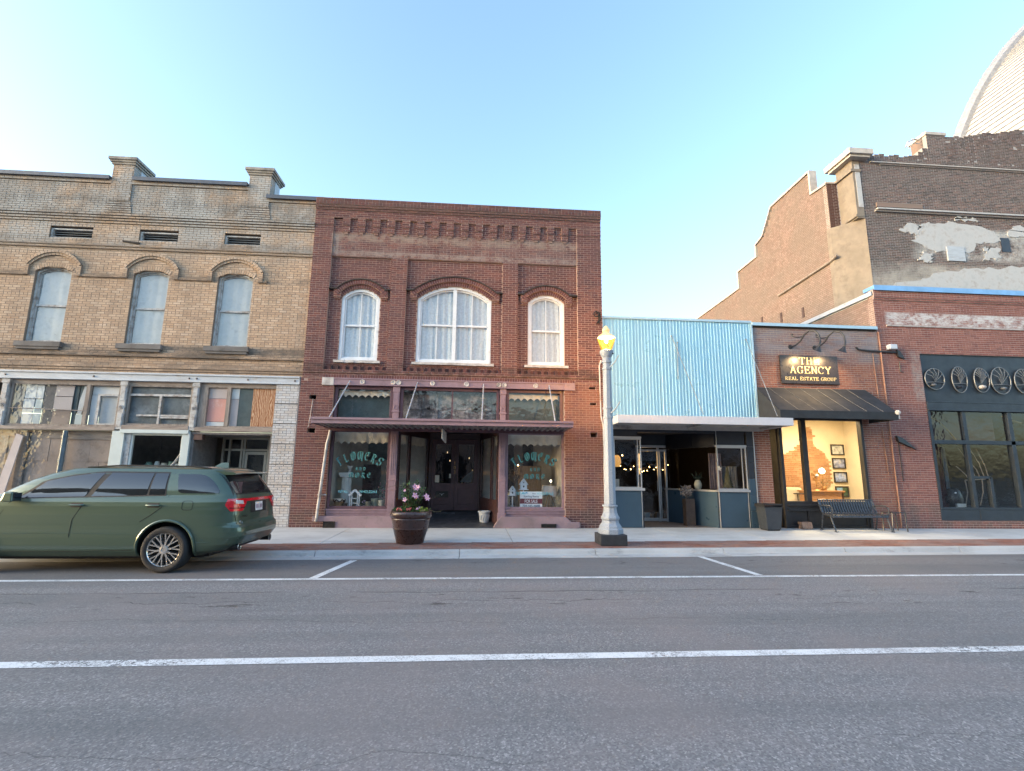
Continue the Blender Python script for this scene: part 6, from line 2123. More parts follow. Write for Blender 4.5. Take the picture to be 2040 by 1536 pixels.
# rusty downpipe where the two brick fronts meet
MB().tube([(12.86, -.05, 0.05), (12.86, -.05, 6.1)], .022, 8).tube([(12.60, -.03, 5.4), (12.62, -.03, 3.45)], .01, 6).tube([(12.62, -.03, 3.0), (12.66, -.03, 1.6)], .012, 6).build('conduit', pm('rust_brown_pipe', (.30, .16, .11), .7, vary=.3), KB)

# ================================================================== TALL OLD BRICK BUILDING BEHIND
M_TALL = brick_mat('weathered_dark_brick', [(0.13, 0.092, 0.085), (0.20, 0.125, 0.11), (0.09, 0.072, 0.07), (0.26, 0.165, 0.14), (0.145, 0.11, 0.102), (0.075, 0.065, 0.064), (0.23, 0.16, 0.145)], stains_and_glow=[
    ((('x', 18.5, 40, .3), ('z', 10.75, 12.0, .25)), (0.52, 0.52, 0.50), .95, .8, None),
    ((('x', 16, 40, .3), ('z', 7, 10.3, .3)), (0.46, 0.43, 0.38), .95, .45, None),
    ((('x', 16, 19, .3), ('z', 10.0, 13.0, .5)), (0.10, 0.09, 0.085), .6, 1.0, None),
    ((('z', 14, 18, 1),), (0.13, 0.115, 0.11), .5, .8, None)])
M_TALLM = mortar_mat('weathered_mortar', (0.40, 0.385, 0.37))
M_TAN2 = pm('ochre_render', (0.24, 0.205, 0.165), .9, vary=.12, scale=1.5, dirt=(0.18, 0.15, 0.125), dirt_amt=.5, bump=.3)
M_CAPST = pm('pale_cap_stone', (0.50, 0.46, 0.42), .8, vary=.12)
M_PLPATCH = pm('old_plaster_patch', (0.50, 0.51, 0.51), .9, vary=.15, scale=2.5, dirt=(0.34, 0.31, 0.29), dirt_amt=.6, bump=.5, bscale=12)
TB = thing('tall_brick_building', 'tall weathered brick building behind with a stepped salmon gable wall', 'building', (22, 6, 0))
YF = 4.0
bk = Bricks(O=(0, YF, 0), course=.075, length=.225, joint=.016)
bk.wall(16.42, 40.0, 6.5, 15.3, 0.0, jit=.006)
bk.wall(19.8, 20.7, 15.3, 16.6, 0.0)
for x0, x1, z in [(17.0 + .23 * k, 17.0 + .23 * (k + 1), 15.42 + .06 * (k % 3) + max(0, k - 8) * .13) for k in range(12)] + [(20.7 + .23 * k, 20.7 + .23 * (k + 1), 16.45 + k * .042 + random.uniform(0, .12)) for k in range(40)]:
    bk.wall(x0, x1, 15.3, z, 0.0, jit=.01, skip=.03)
bk.wall(16.9, 40, 12.72, 12.80, .10, header_every=0)
bk.wall(17.4, 40, 14.96, 15.03, .05, header_every=0)
bk.build(TB, M_TALL, M_TALLM, singles=300)
MB().box(16.95, 40, YF - .16, YF - .02, 12.80, 12.86).build('ledge', M_PLPATCH, TB)
MB().box(17.0, 19.1, YF - .06, YF, 12.95, 13.15).build('brick_band', M_SAL, TB)
MB().box(16.95, 40, YF - .10, YF + .05, 15.03, 15.07).build('ledge', M_CAPST, TB)
# plaster left where a neighbour once stood: ragged patches, a metal hatch, a small window
rr = random.Random(21)


def ragged(poly, n=6, a=.12):
    out = []
    for i in range(len(poly)):
        x1, z1 = poly[i]
        x2, z2 = poly[(i + 1) % len(poly)]
        for k in range(n):
            t = k / n
            out.append((x1 + (x2 - x1) * t + rr.uniform(-a, a), z1 + (z2 - z1) * t + rr.uniform(-a, a) * .7))
    return out


for poly in ([(18.45, 11.45), (19.5, 11.05), (21.0, 11.0), (21.4, 11.5), (22.6, 11.6), (22.4, 12.05), (20.5, 12.45), (19.1, 12.3)], [(20.0, 10.2), (22.4, 10.4), (24.5, 10.7), (29, 10.8), (29, 9.2), (21, 9.3), (18.0, 9.0), (16.5, 8.6), (16.5, 9.3), (18.5, 9.7)],
             [(18.0, 11.9), (18.7, 11.75), (19.0, 12.2), (18.4, 12.35)], [(21.6, 10.75), (22.3, 10.8), (22.4, 11.3), (21.8, 11.35)], [(22.9, 11.9), (24.2, 11.8), (24.4, 12.3), (23.2, 12.4)], [(20.6, 12.55), (21.6, 12.5), (21.5, 12.68), (20.7, 12.7)], [(18.6, 10.6), (19.2, 10.5), (19.3, 10.9), (18.8, 10.95)]):
    MB().prism(ragged(poly, 8, .11), YF - .014 - .004 * (len([c for c in TB.children if c.name.startswith('plaster')])), YF).build('plaster_patch', M_PLPATCH, TB)
MB().box(19.95, 20.75, YF - .05, YF, 10.62, 11.28).build('metal_hatch', M_BEAM, TB)
MB().box(22.55, 22.95, YF - .02, YF + .02, 11.15, 11.8).build('bricked_window', M_NAVYD, TB)
# corner pier with cap, ochre left face, narrow dark return
XS = 15.6
MB().hexa([(16.43, YF - .02, 6.5), (16.43, 5.2, 6.5), (XS - .02, 5.2, 6.5), (XS - .02, 4.95, 6.5)], [(16.43, YF - .02, 12.4), (16.43, 5.2, 12.4), (XS - .02, 5.2, 12.4), (XS - .02, 4.95, 12.4)]).box(16.1, 16.43, YF - .02, 4.95, 12.4, 15.1).build('corner_pier', M_TAN2, TB)
MB().box(16.0, 16.47, YF - .06, 5.0, 14.55, 14.68).box(16.02, 16.36, YF - .04, 4.95, 12.45, 12.55).build('pier_band', M_TAN2, TB, bevel=.01)
MB().box(16.20, 16.42, YF - .035, YF, 12.9, 14.9).build('old_flashing', M_PLPATCH, TB)
MB().box(15.85, 16.75, YF - .3, 5.1, 15.1, 15.2).box(15.75, 16.85, YF - .4, 5.2, 15.2, 15.45).build('pier_cap', M_CAPST, TB, bevel=.01)
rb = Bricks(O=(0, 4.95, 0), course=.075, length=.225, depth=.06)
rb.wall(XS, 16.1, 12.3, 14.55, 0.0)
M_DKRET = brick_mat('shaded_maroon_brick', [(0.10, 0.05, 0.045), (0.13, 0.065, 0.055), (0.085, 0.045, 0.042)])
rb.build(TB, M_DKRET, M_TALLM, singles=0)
MB().box(XS - .05, 16.1, 4.9, 5.1, 14.55, 14.63).build('return_cap', M_CAPST, TB)
# the stepped salmon gable wall running back
STEP = [(4.95, 14.5), (5.9, 14.6), (5.95, 15.75), (9.05, 15.70), (9.5, 15.1), (10.0, 14.5), (10.7, 14.3), (10.75, 13.6), (12.7, 13.55), (12.75, 12.5), (22.0, 12.35)]


def step_z(y):
    for (a, za), (b, zb) in zip(STEP[:-1], STEP[1:]):
        if a <= y <= b:
            return za + (zb - za) * (y - a) / max(1e-6, b - a)
    return STEP[-1][1]


sb = Bricks(O=(XS, 0, 0), U=(0, -1, 0), N=(-1, 0, 0), course=.085, length=.24, depth=.1, joint=.02)
y = 4.95
while y < 21.9:
    y1 = y + .225
    sb.wall(-y1, -y, 7.0, min(step_z(y + .01), step_z(y1 - .01)), 0.0)
    y = y1
sb.build(TB, M_SAL, M_SALM, singles=0)
mb = MB()
for (a, za), (b, zb) in zip(STEP[:-1], STEP[1:]):
    if b - a < .2:
        mb.box(XS - .06, XS + .3, a - .02, b + .04, min(za, zb), max(za, zb) + .08)
    else:
        mb.hexa([(XS - .07, a, za), (XS + .3, a, za), (XS + .3, b, zb), (XS - .07, b, zb)], [(XS - .07, a, za + .09), (XS + .3, a, za + .09), (XS + .3, b, zb + .09), (XS - .07, b, zb + .09)])
mb.build('gable_coping', M_CAPST, TB)
MB().tube([(XS - .05, 4.7, 11.0), (XS - .05, 5.1, 10.9), (XS - .05, 9.0, 10.72)], .06, 6).build('old_roof_line', M_OLDW, TB)
for k in range(3):
    MB().box(XS - .03, XS, 7.2 + 1.7 * k, 7.35 + 1.7 * k, 9.0 + .3 * k, 9.5 + .3 * k).build('tie_plate', M_RUST, TB)
MB().box(XS + .12, 40, 5.25, 22, 0, 12.3).build('core', M_DARK, TB)
mb = MB()
mb.prism_axis([(5.0, 0), (22, 0), (22, 12.3), (12.75, 12.4), (12.7, 13.4), (10.75, 13.5), (10.7, 14.2), (9.05, 15.6), (5.95, 15.6), (5.9, 14.5), (5.0, 14.5)], XS + .12, XS + .3, lambda u, v, a: (a, u, v))
mb.build('gable_core', M_TALLM, TB)
MB().box(16.5, 40, YF + .21, YF + .5, 6.5, 15.2).build('front_core', M_DARK, TB)
ck = Bricks(O=(0, YF - .02, 0), course=.075, length=.225, depth=.3)
MB().box(19.75, 20.75, YF - .04, YF + .9, 16.6, 16.75).build('chimney_cap', M_CAPST, TB, bevel=.01)
MB().box(19.8, 20.7, YF + .2, YF + .8, 15.3, 16.6).build('chimney', M_SAL, TB)
o = MB().tube([(18.95, YF + .2, 16.05), (19.1, YF + .2, 16.35), (19.4, YF + .2, 16.5), (19.7, YF + .2, 16.45)], .03, 6).tube([(19.1, YF + .2, 16.0), (19.35, YF + .2, 16.3), (19.7, YF + .2, 16.3)], .02, 6).build('roof_cable', M_CAPST)
tag(o, 'pale loop of cable beside the chimney stub on the tall brick building', 'cable')

# ================================================================== WHITE VAULTED ROOF BEHIND IT
M_WROOF = pm('white_ribbed_metal', (0.62, 0.64, 0.66), .7, .1, vary=.04)
M_GTRIM = pm('grey_roof_trim', (0.36, 0.37, 0.39), .5, .2)
VB = thing('vaulted_roof_building', 'white ribbed curved roof rising at the upper right corner', 'building', (48, 10, 0))
# left flank of a barrel vault whose far edge is the curved grey trim
XC, ZC, R = 65.7, 11.7, 33.6
a0, a1 = radians(180 - 2), radians(180 - 80)
mb = MB()
NR = 84
vs, fs = [], []
for i in range(NR * 4 + 1):
    t = a0 + (a1 - a0) * i / (NR * 4)
    rr_ = R
    for yv in (2.0, 16.0):
        vs.append((XC + rr_ * cos(t), yv, ZC + rr_ * sin(t)))
for i in range(NR * 4):
    fs.append((2 * i, 2 * i + 1, 2 * i + 3, 2 * i + 2))
mb.mesh(vs, fs)
mb.build('roof', M_WROOF, VB, smooth=True)
for i in range(20, NR):
    t = a0 + (a1 - a0) * i / NR
    if radians(128) < t < radians(168):
        q = lambda dr, dt, yv: (XC + (R + dr) * cos(t + dt), yv, ZC + (R + dr) * sin(t + dt))
        MB().hexa([q(.02, -.0016, 2), q(.02, .0016, 2), q(.02, .0016, 16), q(.02, -.0016, 16)], [q(.09, -.0013, 2), q(.09, .0013, 2), q(.09, .0013, 16), q(.09, -.0013, 16)]).build('seam', M_GTRIM, VB)
mb = MB()
pts = [(XC + (R + .15) * cos(a0 + (a1 - a0) * i / 40), 16.1, ZC + (R + .15) * sin(a0 + (a1 - a0) * i / 40)) for i in range(41)]
mb.tube(pts, .45, 6)
mb.build('roof_trim', M_GTRIM, VB)
MB().box(XC - R + .2, XC + 5, 15.8, 16.0, 0, 14.4).build('wall', M_WROOF, VB)

# ================================================================== THE OTHER SIDE OF THE STREET (behind the camera, seen in the glass and paint)
for x0, x1, h, c, lb in ((-34, -17, 10.0, (.20, .17, .15), 'plain tan brick shop block mirrored in the car windows'), (-16.9, -4, 8.2, (.24, .22, .20), 'plain buff shop block across the street mirrored in the glass'), (-3.9, 8, 6.6, (.40, .30, .27), 'plain dusty red shop block across the street mirrored in the glass'), (8.1, 24, 8.5, (.42, .38, .36), 'plain grey shop block with striped awning mirrored in the glass'), (24.1, 40, 9.0, (.2, .1, .08), 'plain brick shop block far along the other side of the street')):
    t = thing('opposite_building', lb, 'building', ((x0 + x1) / 2, -27, 0))
    mt = pm('opposite_wall%d' % int(x0), c, .9, vary=.2)
    MB().box(x0, x1, -40, -26, -.3, h).build('wall', mt, t)
    n = int((x1 - x0) / 3)
    for k in range(n):
        xx = x0 + 1 + k * (x1 - x0 - 1) / n
        w = MB().box(xx, xx + 1.2, -26.02, -25.97, 4.6, 6.3).build('window', M_NAVYD, t)
        MB().box(xx - .1, xx + 2.3, -26.02, -25.97, .4, 3.0).build('shop_window', M_NAVYD, t)
    if x0 == 8.1:
        for k in range(40):
            xx = 9 + k * .36
            MB().hexa([(xx, -24.6, 2.5), (xx + .36, -24.6, 2.5), (xx + .36, -26, 3.7), (xx, -26, 3.7)], [(xx, -24.6, 2.52), (xx + .36, -24.6, 2.52), (xx + .36, -26, 3.72), (xx, -26, 3.72)]).build('awning_stripe', M_CANW if k % 2 else M_NAVYD, t)

# ================================================================== STREET FURNITURE
def zp(y):
    return SLOPE * y


# ---- lamp post
M_LGREY = pm('speckled_grey_lamp_paint', (0.30, 0.33, 0.37), 0.6, vary=.22, scale=60, bump=.3, bscale=80)
M_LBASE = pm('black_lamp_base', (0.03, 0.032, 0.036), .6, vary=.2)
LX, LY = 3.15, -3.06
LZ = zp(LY)
lp_ = thing('street_lamp', 'grey octagonal street lamp with a glowing yellow acorn globe', 'street lamp', (LX, LY, LZ))
MB().box(LX - .30, LX + .30, LY - .30, LY + .30, LZ, LZ + .235).build('base', M_LBASE, lp_, bevel=.012)
prof = [(.285, .235), (.285, .34), (.255, .36), (.25, .40), (.20, .47), (.188, .53), (.212, .56), (.215, .60), (.19, .625), (.16, .70), (.148, .80), (.155, .83)]
MB().lathe((LX, LY, LZ), prof, 8, rot=pi / 8).build('pedestal', M_LGREY, lp_, bevel=.006)
MB().lathe((LX, LY, LZ), [(.172, .83), (.176, .85), (.172, .87), (.14, .875)], 8, rot=pi / 8).build('collar', M_LGREY, lp_, bevel=.004)
MB().lathe((LX, LY, LZ), [(.138, .875), (.118, 2.2), (.098, 4.22)], 8, rot=pi / 8).build('shaft', M_LGREY, lp_, bevel=.008)
for z, r in ((2.88, .116), (3.10, .114), (4.05, .108), (4.22, .112)):
    MB().lathe((LX, LY, LZ + z), [(r - .01, -.03), (r + .008, -.02), (r + .008, .02), (r - .01, .03)], 8, rot=pi / 8).build('collar', M_LGREY, lp_)
for z in (2.98, 4.08):
    MB().tube([(LX + .05, LY - .1, LZ + z), (LX + .14, LY - .22, LZ + z + .10), (LX + .20, LY - .34, LZ + z + .24)], [.018, .014, .012], 6).build('banner_arm', M_LGREY, lp_)
MB().lathe((LX, LY, LZ), [(.10, 4.25), (.108, 4.29), (.10, 4.32), (.125, 4.36), (.16, 4.46), (.158, 4.50), (.13, 4.51)], 16).build('capital', M_LGREY, lp_, smooth=True, angle=30)
MB().ball((LX + .135, LY - .08, LZ + 4.42), .022, 8, 5).build('set_screw', M_LBASE, lp_)
m, nt, bs = base_mat('amber_globe_glass')
nt.n.remove(bs)
em = nt.new('ShaderNodeEmission')
sep = nt.new('ShaderNodeSeparateXYZ')
nt.link(nt.pos(), sep.inputs[0])
lw = nt.new('ShaderNodeLayerWeight')
lw.inputs['Blend'].default_value = .35
colr = nt.mix(lw.outputs['Facing'], (1.0, .60, .075), (.95, .42, .04))
nt.link(colr, em.inputs['Color'])
em.inputs['Strength'].default_value = .20
tr = nt.new('ShaderNodeBsdfTransparent')
tr.inputs['Color'].default_value = (1, .86, .5, 1)
gl = nt.new('ShaderNodeBsdfGlossy')
gl.inputs['Roughness'].default_value = .15
mx = nt.new('ShaderNodeMixShader')
mx.inputs[0].default_value = .55
nt.link(tr.outputs[0], mx.inputs[1])
nt.link(em.outputs[0], mx.inputs[2])
mx2 = nt.new('ShaderNodeMixShader')
mx2.inputs[0].default_value = .07
nt.link(mx.outputs[0], mx2.inputs[1])
nt.link(gl.outputs[0], mx2.inputs[2])
nt.link(mx2.outputs[0], nt.n['Material Output'].inputs['Surface'])
M_GLOBE = m
gp = [(.118, 4.505), (.14, 4.56), (.175, 4.66), (.205, 4.76), (.213, 4.80), (.205, 4.825)]
g = MB()
n = 32
for r, z in gp:
    for j in range(n):
        w = 2 * pi * j / n
        rr_ = r * (1 + .014 * (1 if j % 2 else -1))
        g.v.append((LX + rr_ * cos(w), LY + rr_ * sin(w), LZ + z))
for k in range(len(gp) - 1):
    for j in range(n):
        g.f.append((k * n + j, k * n + (j + 1) % n, (k + 1) * n + (j + 1) % n, (k + 1) * n + j)); g.m.append(0)
g.build('globe', M_GLOBE, lp_, smooth=True, angle=60)
M_CAPG = pm('warm_cap_glass', (.62, .48, .26), .25, vary=.06, emit=(1, .62, .2), estr=.09)
MB().lathe((LX, LY, LZ), [(.205, 4.826), (.19, 4.86), (.145, 4.90), (.10, 4.93), (.078, 4.97), (.095, 5.0), (.085, 5.04), (.06, 5.07), (.045, 5.10), (.02, 5.125)], 24).build('globe_cap', M_CAPG, lp_, smooth=True, angle=50)
MB().ball((LX, LY, LZ + 4.77), .055, 12, 8, sz=1.4).build('bulb', emit_mat('street_bulb_glow', (1, .74, .30), 4), lp_)
ld = bpy.data.lights.new('street_lamp_light', 'POINT')
ld.energy = 170
ld.color = (1, .55, .18)
ld.shadow_soft_size = .06
lo = bpy.data.objects.new('street_lamp_light', ld)
COL.objects.link(lo)
lo.parent = lp_
lo.location = (0, -.02, 4.63)

# ---- scroll hook on the red building
hk = MB()
pts = []
for k in range(22):
    a = pi * .5 + k * .33
    r = .10 - .0032 * k
    pts.append((3.66 + r * cos(a), -.16, 6.33 + r * sin(a)))
hk.tube(pts, .016, 6)
hk.tube([(3.66, -.14, 6.43), (3.76, -.14, 6.38), (3.78, -.14, 6.18), (3.70, -.14, 6.10), (3.66, -.14, 6.04)], .02, 6).box(3.72, 3.76, -.13, -.10, 6.05, 6.35)
tag(hk.build('scroll_bracket', M_GRATE, smooth=True), 'black wrought-iron scroll bracket high on the right edge of the red brick shop', 'bracket')

# ---- blade sign under the mauve canopy
bsn = thing('hanging_sign', 'small pale sign hung edge-on under the mauve canopy', 'sign', (-.84, -.6, 2.7))
MB().hexa([(-.88, -.86, 2.42), (-.85, -.86, 2.42), (-.77, -.36, 2.33), (-.80, -.36, 2.33)], [(-.88, -.86, 2.70), (-.85, -.86, 2.70), (-.77, -.36, 2.62), (-.80, -.36, 2.62)]).build('board', M_SILL, bsn, bevel=.006)
MB().tube([(-.86, -.8, 2.69), (-.86, -.8, 2.78)], .006, 5).tube([(-.79, -.4, 2.61), (-.79, -.4, 2.78)], .006, 5).build('hanger', M_GRATE, bsn)

# ---- planter
PX_, PY_ = -1.37, -2.88
PZ = zp(PY_)
pt = thing('flower_planter', 'big brown resin planter with a pink-flowered climber in front of the flower shop', 'planter', (PX_, PY_, PZ))
M_POT = pm('bronze_brown_resin', (0.062, 0.034, 0.030), .32, vary=.15, scale=8, spec=.6, dirt=(.09, .055, .045), dirt_amt=.5, dirt_scale=5)
MB().lathe((PX_, PY_, PZ), [(.285, 0), (.30, .015), (.385, .315), (.395, .32), (.395, .335), (.388, .34), (.425, .52), (.435, .525), (.435, .54), (.425, .55), (.45, .575), (.468, .61), (.47, .65), (.455, .69), (.43, .705), (.40, .70), (.38, .66), (.37, .6)], 40, cap=False).build('pot', M_POT, pt, smooth=True, angle=50)
MB().lathe((PX_, PY_, PZ), [(.38, .63), (.01, .64)], 24, cap=False).build('soil', M_EARTH, pt)
rr = random.Random(4)
M_LEAF = pm('climber_leaf', (0.050, 0.105, 0.035), .45, vary=.55, scale=18)
M_LIME = pm('lime_leaf', (0.26, 0.36, 0.06), .5, vary=.35, scale=18)
M_LEAF2 = pm('bedding_leaf', (0.075, 0.15, 0.05), .5, vary=.5, scale=18)


def leaf(mb, c, d, L, w, m=0):
    d = d.normalized()
    s = d.cross(Vector((rr.uniform(-.3, .3), rr.uniform(-.3, .3), 1))).normalized()
    up = s.cross(d)
    tip = c + d * L - up * 0 + Vector((0, 0, -L * .18))
    mid = c + d * L * .5
    mb.face([c, mid + s * w + up * w * .25, mid], m)
    mb.face([mid + s * w + up * w * .25, tip, mid], m)
    mb.face([c, mid, mid - s * w + up * w * .25], m)
    mb.face([mid, tip, mid - s * w + up * w * .25], m)


stems = []
mb_l, mb_s = MB(), MB()
for k in range(16):
    a = rr.random() * 2 * pi
    bx, by = PX_ + .10 * cos(a), PY_ + .10 * sin(a)
    top = Vector((PX_ + .02 + rr.uniform(-.27, .27), PY_ + rr.uniform(-.2, .2), PZ + rr.uniform(.98, 1.36)))
    b = Vector((bx, by, PZ + .63))
    mid = (b + top) / 2 + Vector((rr.uniform(-.12, .12), rr.uniform(-.1, .1), 0))
    pts = [b * (1 - t) ** 2 + mid * 2 * t * (1 - t) + top * t * t for t in [i / 8 for i in range(9)]]
    mb_s.tube(pts, [.007 - .0006 * i for i in range(9)], 5)
    stems.append(pts)
    for p in pts[1:]:
        for q in range(6):
            d = Vector((rr.uniform(-1, 1), rr.uniform(-1, 1), rr.uniform(-.3, .8)))
            leaf(mb_l, p + Vector((rr.uniform(-.05, .05), rr.uniform(-.05, .05), rr.uniform(-.03, .03))), d, rr.uniform(.06, .11), rr.uniform(.015, .024))
# two long runners
for pts in ([(PX_ - .1, PY_, PZ + 1.15), (PX_ - .25, PY_ - .05, PZ + 1.24), (PX_ - .40, PY_ - .05, PZ + 1.25), (PX_ - .62, PY_ - .06, PZ + 1.20)], [(PX_ + .2, PY_, PZ + 1.0), (PX_ + .35, PY_ - .05, PZ + .95), (PX_ + .50, PY_ - .05, PZ + .99), (PX_ + .62, PY_ - .05, PZ + 1.07)],
            [(PX_ + .40, PY_ - .1, PZ + .74), (PX_ + .55, PY_ - .2, PZ + .69), (PX_ + .66, PY_ - .2, PZ + .70), (PX_ + .72, PY_ - .2, PZ + .74)]):
    mb_s.tube(pts, [.006, .005, .004, .003], 5)
    for p in pts[:-1]:
        leaf(mb_l, Vector(p), Vector((rr.uniform(-1, 1), rr.uniform(-1, 1), .3)), .06, .014)
mb_s.build('stem', pm('green_brown_stem', (.13, .10, .06), .8), pt)
mb_l.build('climber_leaves', M_LEAF, pt)
mb = MB()
for k in range(420):
    a = rr.random() * 2 * pi
    r = .40 * rr.random() ** .5
    c = Vector((PX_ + r * cos(a), PY_ + r * sin(a), PZ + .64 + rr.uniform(0, .15) * (1.1 - r)))
    leaf(mb, c, Vector((cos(a) + rr.uniform(-.6, .6), sin(a) + rr.uniform(-.6, .6), rr.uniform(.1, .9))), rr.uniform(.05, .085), rr.uniform(.016, .028), 1 if (cos(a) > .55 and r > .17) else 0)
mb.build('bedding_leaves', [M_LEAF2, M_LIME], pt)
M_PINK_F = pm('pink_petal', (.74, .44, .58), .7, vary=.12, scale=30)
M_RED_F = pm('coral_petal', (.66, .16, .13), .7, vary=.2, scale=30)
M_YEL = pm('yellow_throat', (.7, .5, .1), .7)
FL = [(-1.29, 1.24, .062), (-1.245, 1.21, .065), (-1.21, 1.235, .055), (-1.275, 1.05, .065), (-1.24, 1.02, .05), (-1.02, 1.03, .065), (-.985, .985, .055), (-1.49, .96, .055), (-1.505, 1.155, .035)]
for k, (x, z, s) in enumerate(FL):
    c = Vector((x, PY_ - .28 + rr.uniform(-.05, .05), z + PZ))
    nrm = Vector((rr.uniform(-.4, .4), -1, rr.uniform(0, .5))).normalized()
    u = nrm.orthogonal().normalized()
    v = nrm.cross(u)
    mb = MB()
    for j in range(5):
        a = j * 2 * pi / 5 + k
        d = u * cos(a) + v * sin(a)
        e = u * cos(a + 1.3) + v * sin(a + 1.3)
        mb.face([c, c + d * s * .8 + e * -.1 * s + nrm * s * .25, c + d * s + e * s * .35, c + e * s * .55 + nrm * s * .3])
    f = mb.build('flower', M_PINK_F, pt)
    MB().ball(tuple(c + nrm * .012), s * .16, 6, 4).build('flower_throat', M_YEL, f)
mb = MB()
for x, z, mtl in [(-1.60, .77, 0), (-1.56, .745, 0), (-1.63, .75, 0), (-1.38, .77, 0), (-1.34, .765, 0), (-1.41, .75, 0), (-1.22, .77, 1), (-1.19, .76, 1), (-1.16, .80, 1)]:
    for j in range(6):
        c = Vector((x + rr.uniform(-.025, .025), PY_ - .36 + rr.uniform(-.05, .03), z + PZ + rr.uniform(-.02, .02)))
        d = Vector((rr.uniform(-1, 1), -.5, rr.uniform(-1, 1))).normalized()
        e = d.orthogonal().normalized()
        mb.face([c - d * .018, c + e * .016, c + d * .02, c - e * .016], mtl)
mb.build('bedding_flowers', [M_RED_F, M_PINK_F], pt)

# ---- small white moulded pot by the door
w = thing('white_pot', 'small white moulded flowerpot standing on the slate entrance floor', 'pot', (.36, .62, .09))
MB().lathe((.36, .62, .085), [(.125, 0), (.13, .01), (.165, .27), (.185, .275), (.195, .30), (.19, .325), (.17, .33), (.16, .30), (.14, .1)], 24, cap=False).lathe((.36, .62, .10), [(.13, 0), (.01, .001)], 16, cap=False).build('pot', pm('white_moulded_resin', (.52, .53, .53), .7, vary=.1, bump=.5, bscale=30), w, smooth=True, angle=40)
mb = MB()
for k in range(6):
    a = -pi / 2 + (k - 2.5) * .42
    p = lambda da, z: (.36 + (.135 + z * .13 + .004) * cos(a + da), .62 + (.135 + z * .13 + .004) * sin(a + da), .085 + z)
    mb.tube([p(-.12, .07), p(0, .14), p(.14, .22)], .012, 5)
mb.build('relief_leaves', MATS['white_moulded_resin'], w)
o = MB().box(-1.12, -.55, 1.75, 2.12, .245, .262).build('doormat', pm('grey_doormat', (.10, .10, .11), .95))
o.rotation_euler = (0, 0, 0)
tag(o, 'thin grey mat lying at the foot of the maroon double doors', 'doormat')

# ---- litter bin
bn = thing('litter_bin', 'square dark litter bin beside the brick pier of the office', 'bin', (8.5, -.45, 0))
mb = MB()
y0, y1 = -.70, -.22
mb.hexa([(8.30, y0 + .03, 0.03), (8.70, y0 + .03, 0.03), (8.70, y1 - .03, .03), (8.30, y1 - .03, .03)], [(8.24, y0, .66), (8.76, y0, .66), (8.76, y1, .66), (8.24, y1, .66)])
mb.build('body', pm('charcoal_bin_paint', (.035, .042, .052), .5, vary=.1), bn, bevel=.01)
MB().ring([(8.22, .64), (8.78, .64), (8.78, .72), (8.22, .72)], [(8.23, .655), (8.77, .655), (8.77, .70), (8.23, .70)], y0 - .02, y1 + .02).box(8.24, 8.76, y0, y1, .69, .735).build('lid', M_BLACK, bn, bevel=.008)
MB().box(8.32, 8.68, y0 + .06, y1 - .06, 0, .05).build('base', M_BLACK, bn)

# ---- rough stone holding the door side
st = bpy.data.meshes.new('stone_block')
bmh = bmesh.new()
bmesh.ops.create_cube(bmh, size=1)
bmesh.ops.subdivide_edges(bmh, edges=bmh.edges, cuts=3, use_grid_fill=True)
for v in bmh.verts:
    n = v.co.normalized()
    v.co = Vector((v.co.x * .31, v.co.y * .2, v.co.z * .2)) * (1 - .12 * (v.co.length - .5)) + n * rr.uniform(-.012, .012)
    v.co += Vector((9.76, -.16, .098))
    v.co.x -= (v.co.z - .1) * .25
bmh.to_mesh(st)
bmh.free()
st.materials.append(pm('rough_sandstone', (.30, .20, .15), .9, vary=.3, scale=14, bump=.8, bscale=30))
so = bpy.data.objects.new('stone_block', st)
COL.objects.link(so)
tag(so, 'rough tan stone block on the pavement under the lit office window', 'stone')

# ---- steel bench with front-to-back straps
M_BENCH = pm('black_bench_coating', (.036, .043, .055), .30, vary=.12, spec=.6)
bx0, bx1 = 10.18, 11.86
bc = thing('bench', 'black steel strap bench in front of the lit office window', 'bench', ((bx0 + bx1) / 2, -.6, 0))
prof = [(-.205, .845), (-.225, .835), (-.25, .74), (-.29, .60), (-.34, .50), (-.40, .455), (-.50, .435), (-.62, .44), (-.72, .45), (-.775, .435), (-.79, .40), (-.775, .375)]
n = 21
for k in range(n):
    x = bx0 + .05 + (bx1 - bx0 - .10) * k / (n - 1)
    mb = MB()
    vs = []
    for (y, z) in prof:
        vs += [(x - .022, y, z), (x + .022, y, z)]
    for i, (y, z) in enumerate(prof):
        a, b = prof[max(0, i - 1)], prof[min(len(prof) - 1, i + 1)]
        d = Vector((0, b[0] - a[0], b[1] - a[1])).normalized()
        nn = Vector((0, d.z, -d.y)) * -.007
        vs += [(x - .022, y + nn.y, z + nn.z), (x + .022, y + nn.y, z + nn.z)]
    N2 = len(prof) * 2
    fs = []
    for i in range(len(prof) - 1):
        a = 2 * i
        fs += [(a, a + 1, a + 3, a + 2), (N2 + a, N2 + a + 2, N2 + a + 3, N2 + a + 1), (a, a + 2, N2 + a + 2, N2 + a), (a + 1, N2 + a + 1, N2 + a + 3, a + 3)]
    mb.mesh(vs, fs)
    mb.build('slat', M_BENCH, bc)
MB().tube([(bx0, -.215, .84), (bx1, -.215, .84)], .02, 8).tube([(bx0, -.775, .39), (bx1, -.775, .39)], .02, 8).tube([(bx0, -.36, .47), (bx1, -.36, .47)], .018, 8).build('cross_rail', M_BENCH, bc, smooth=True)
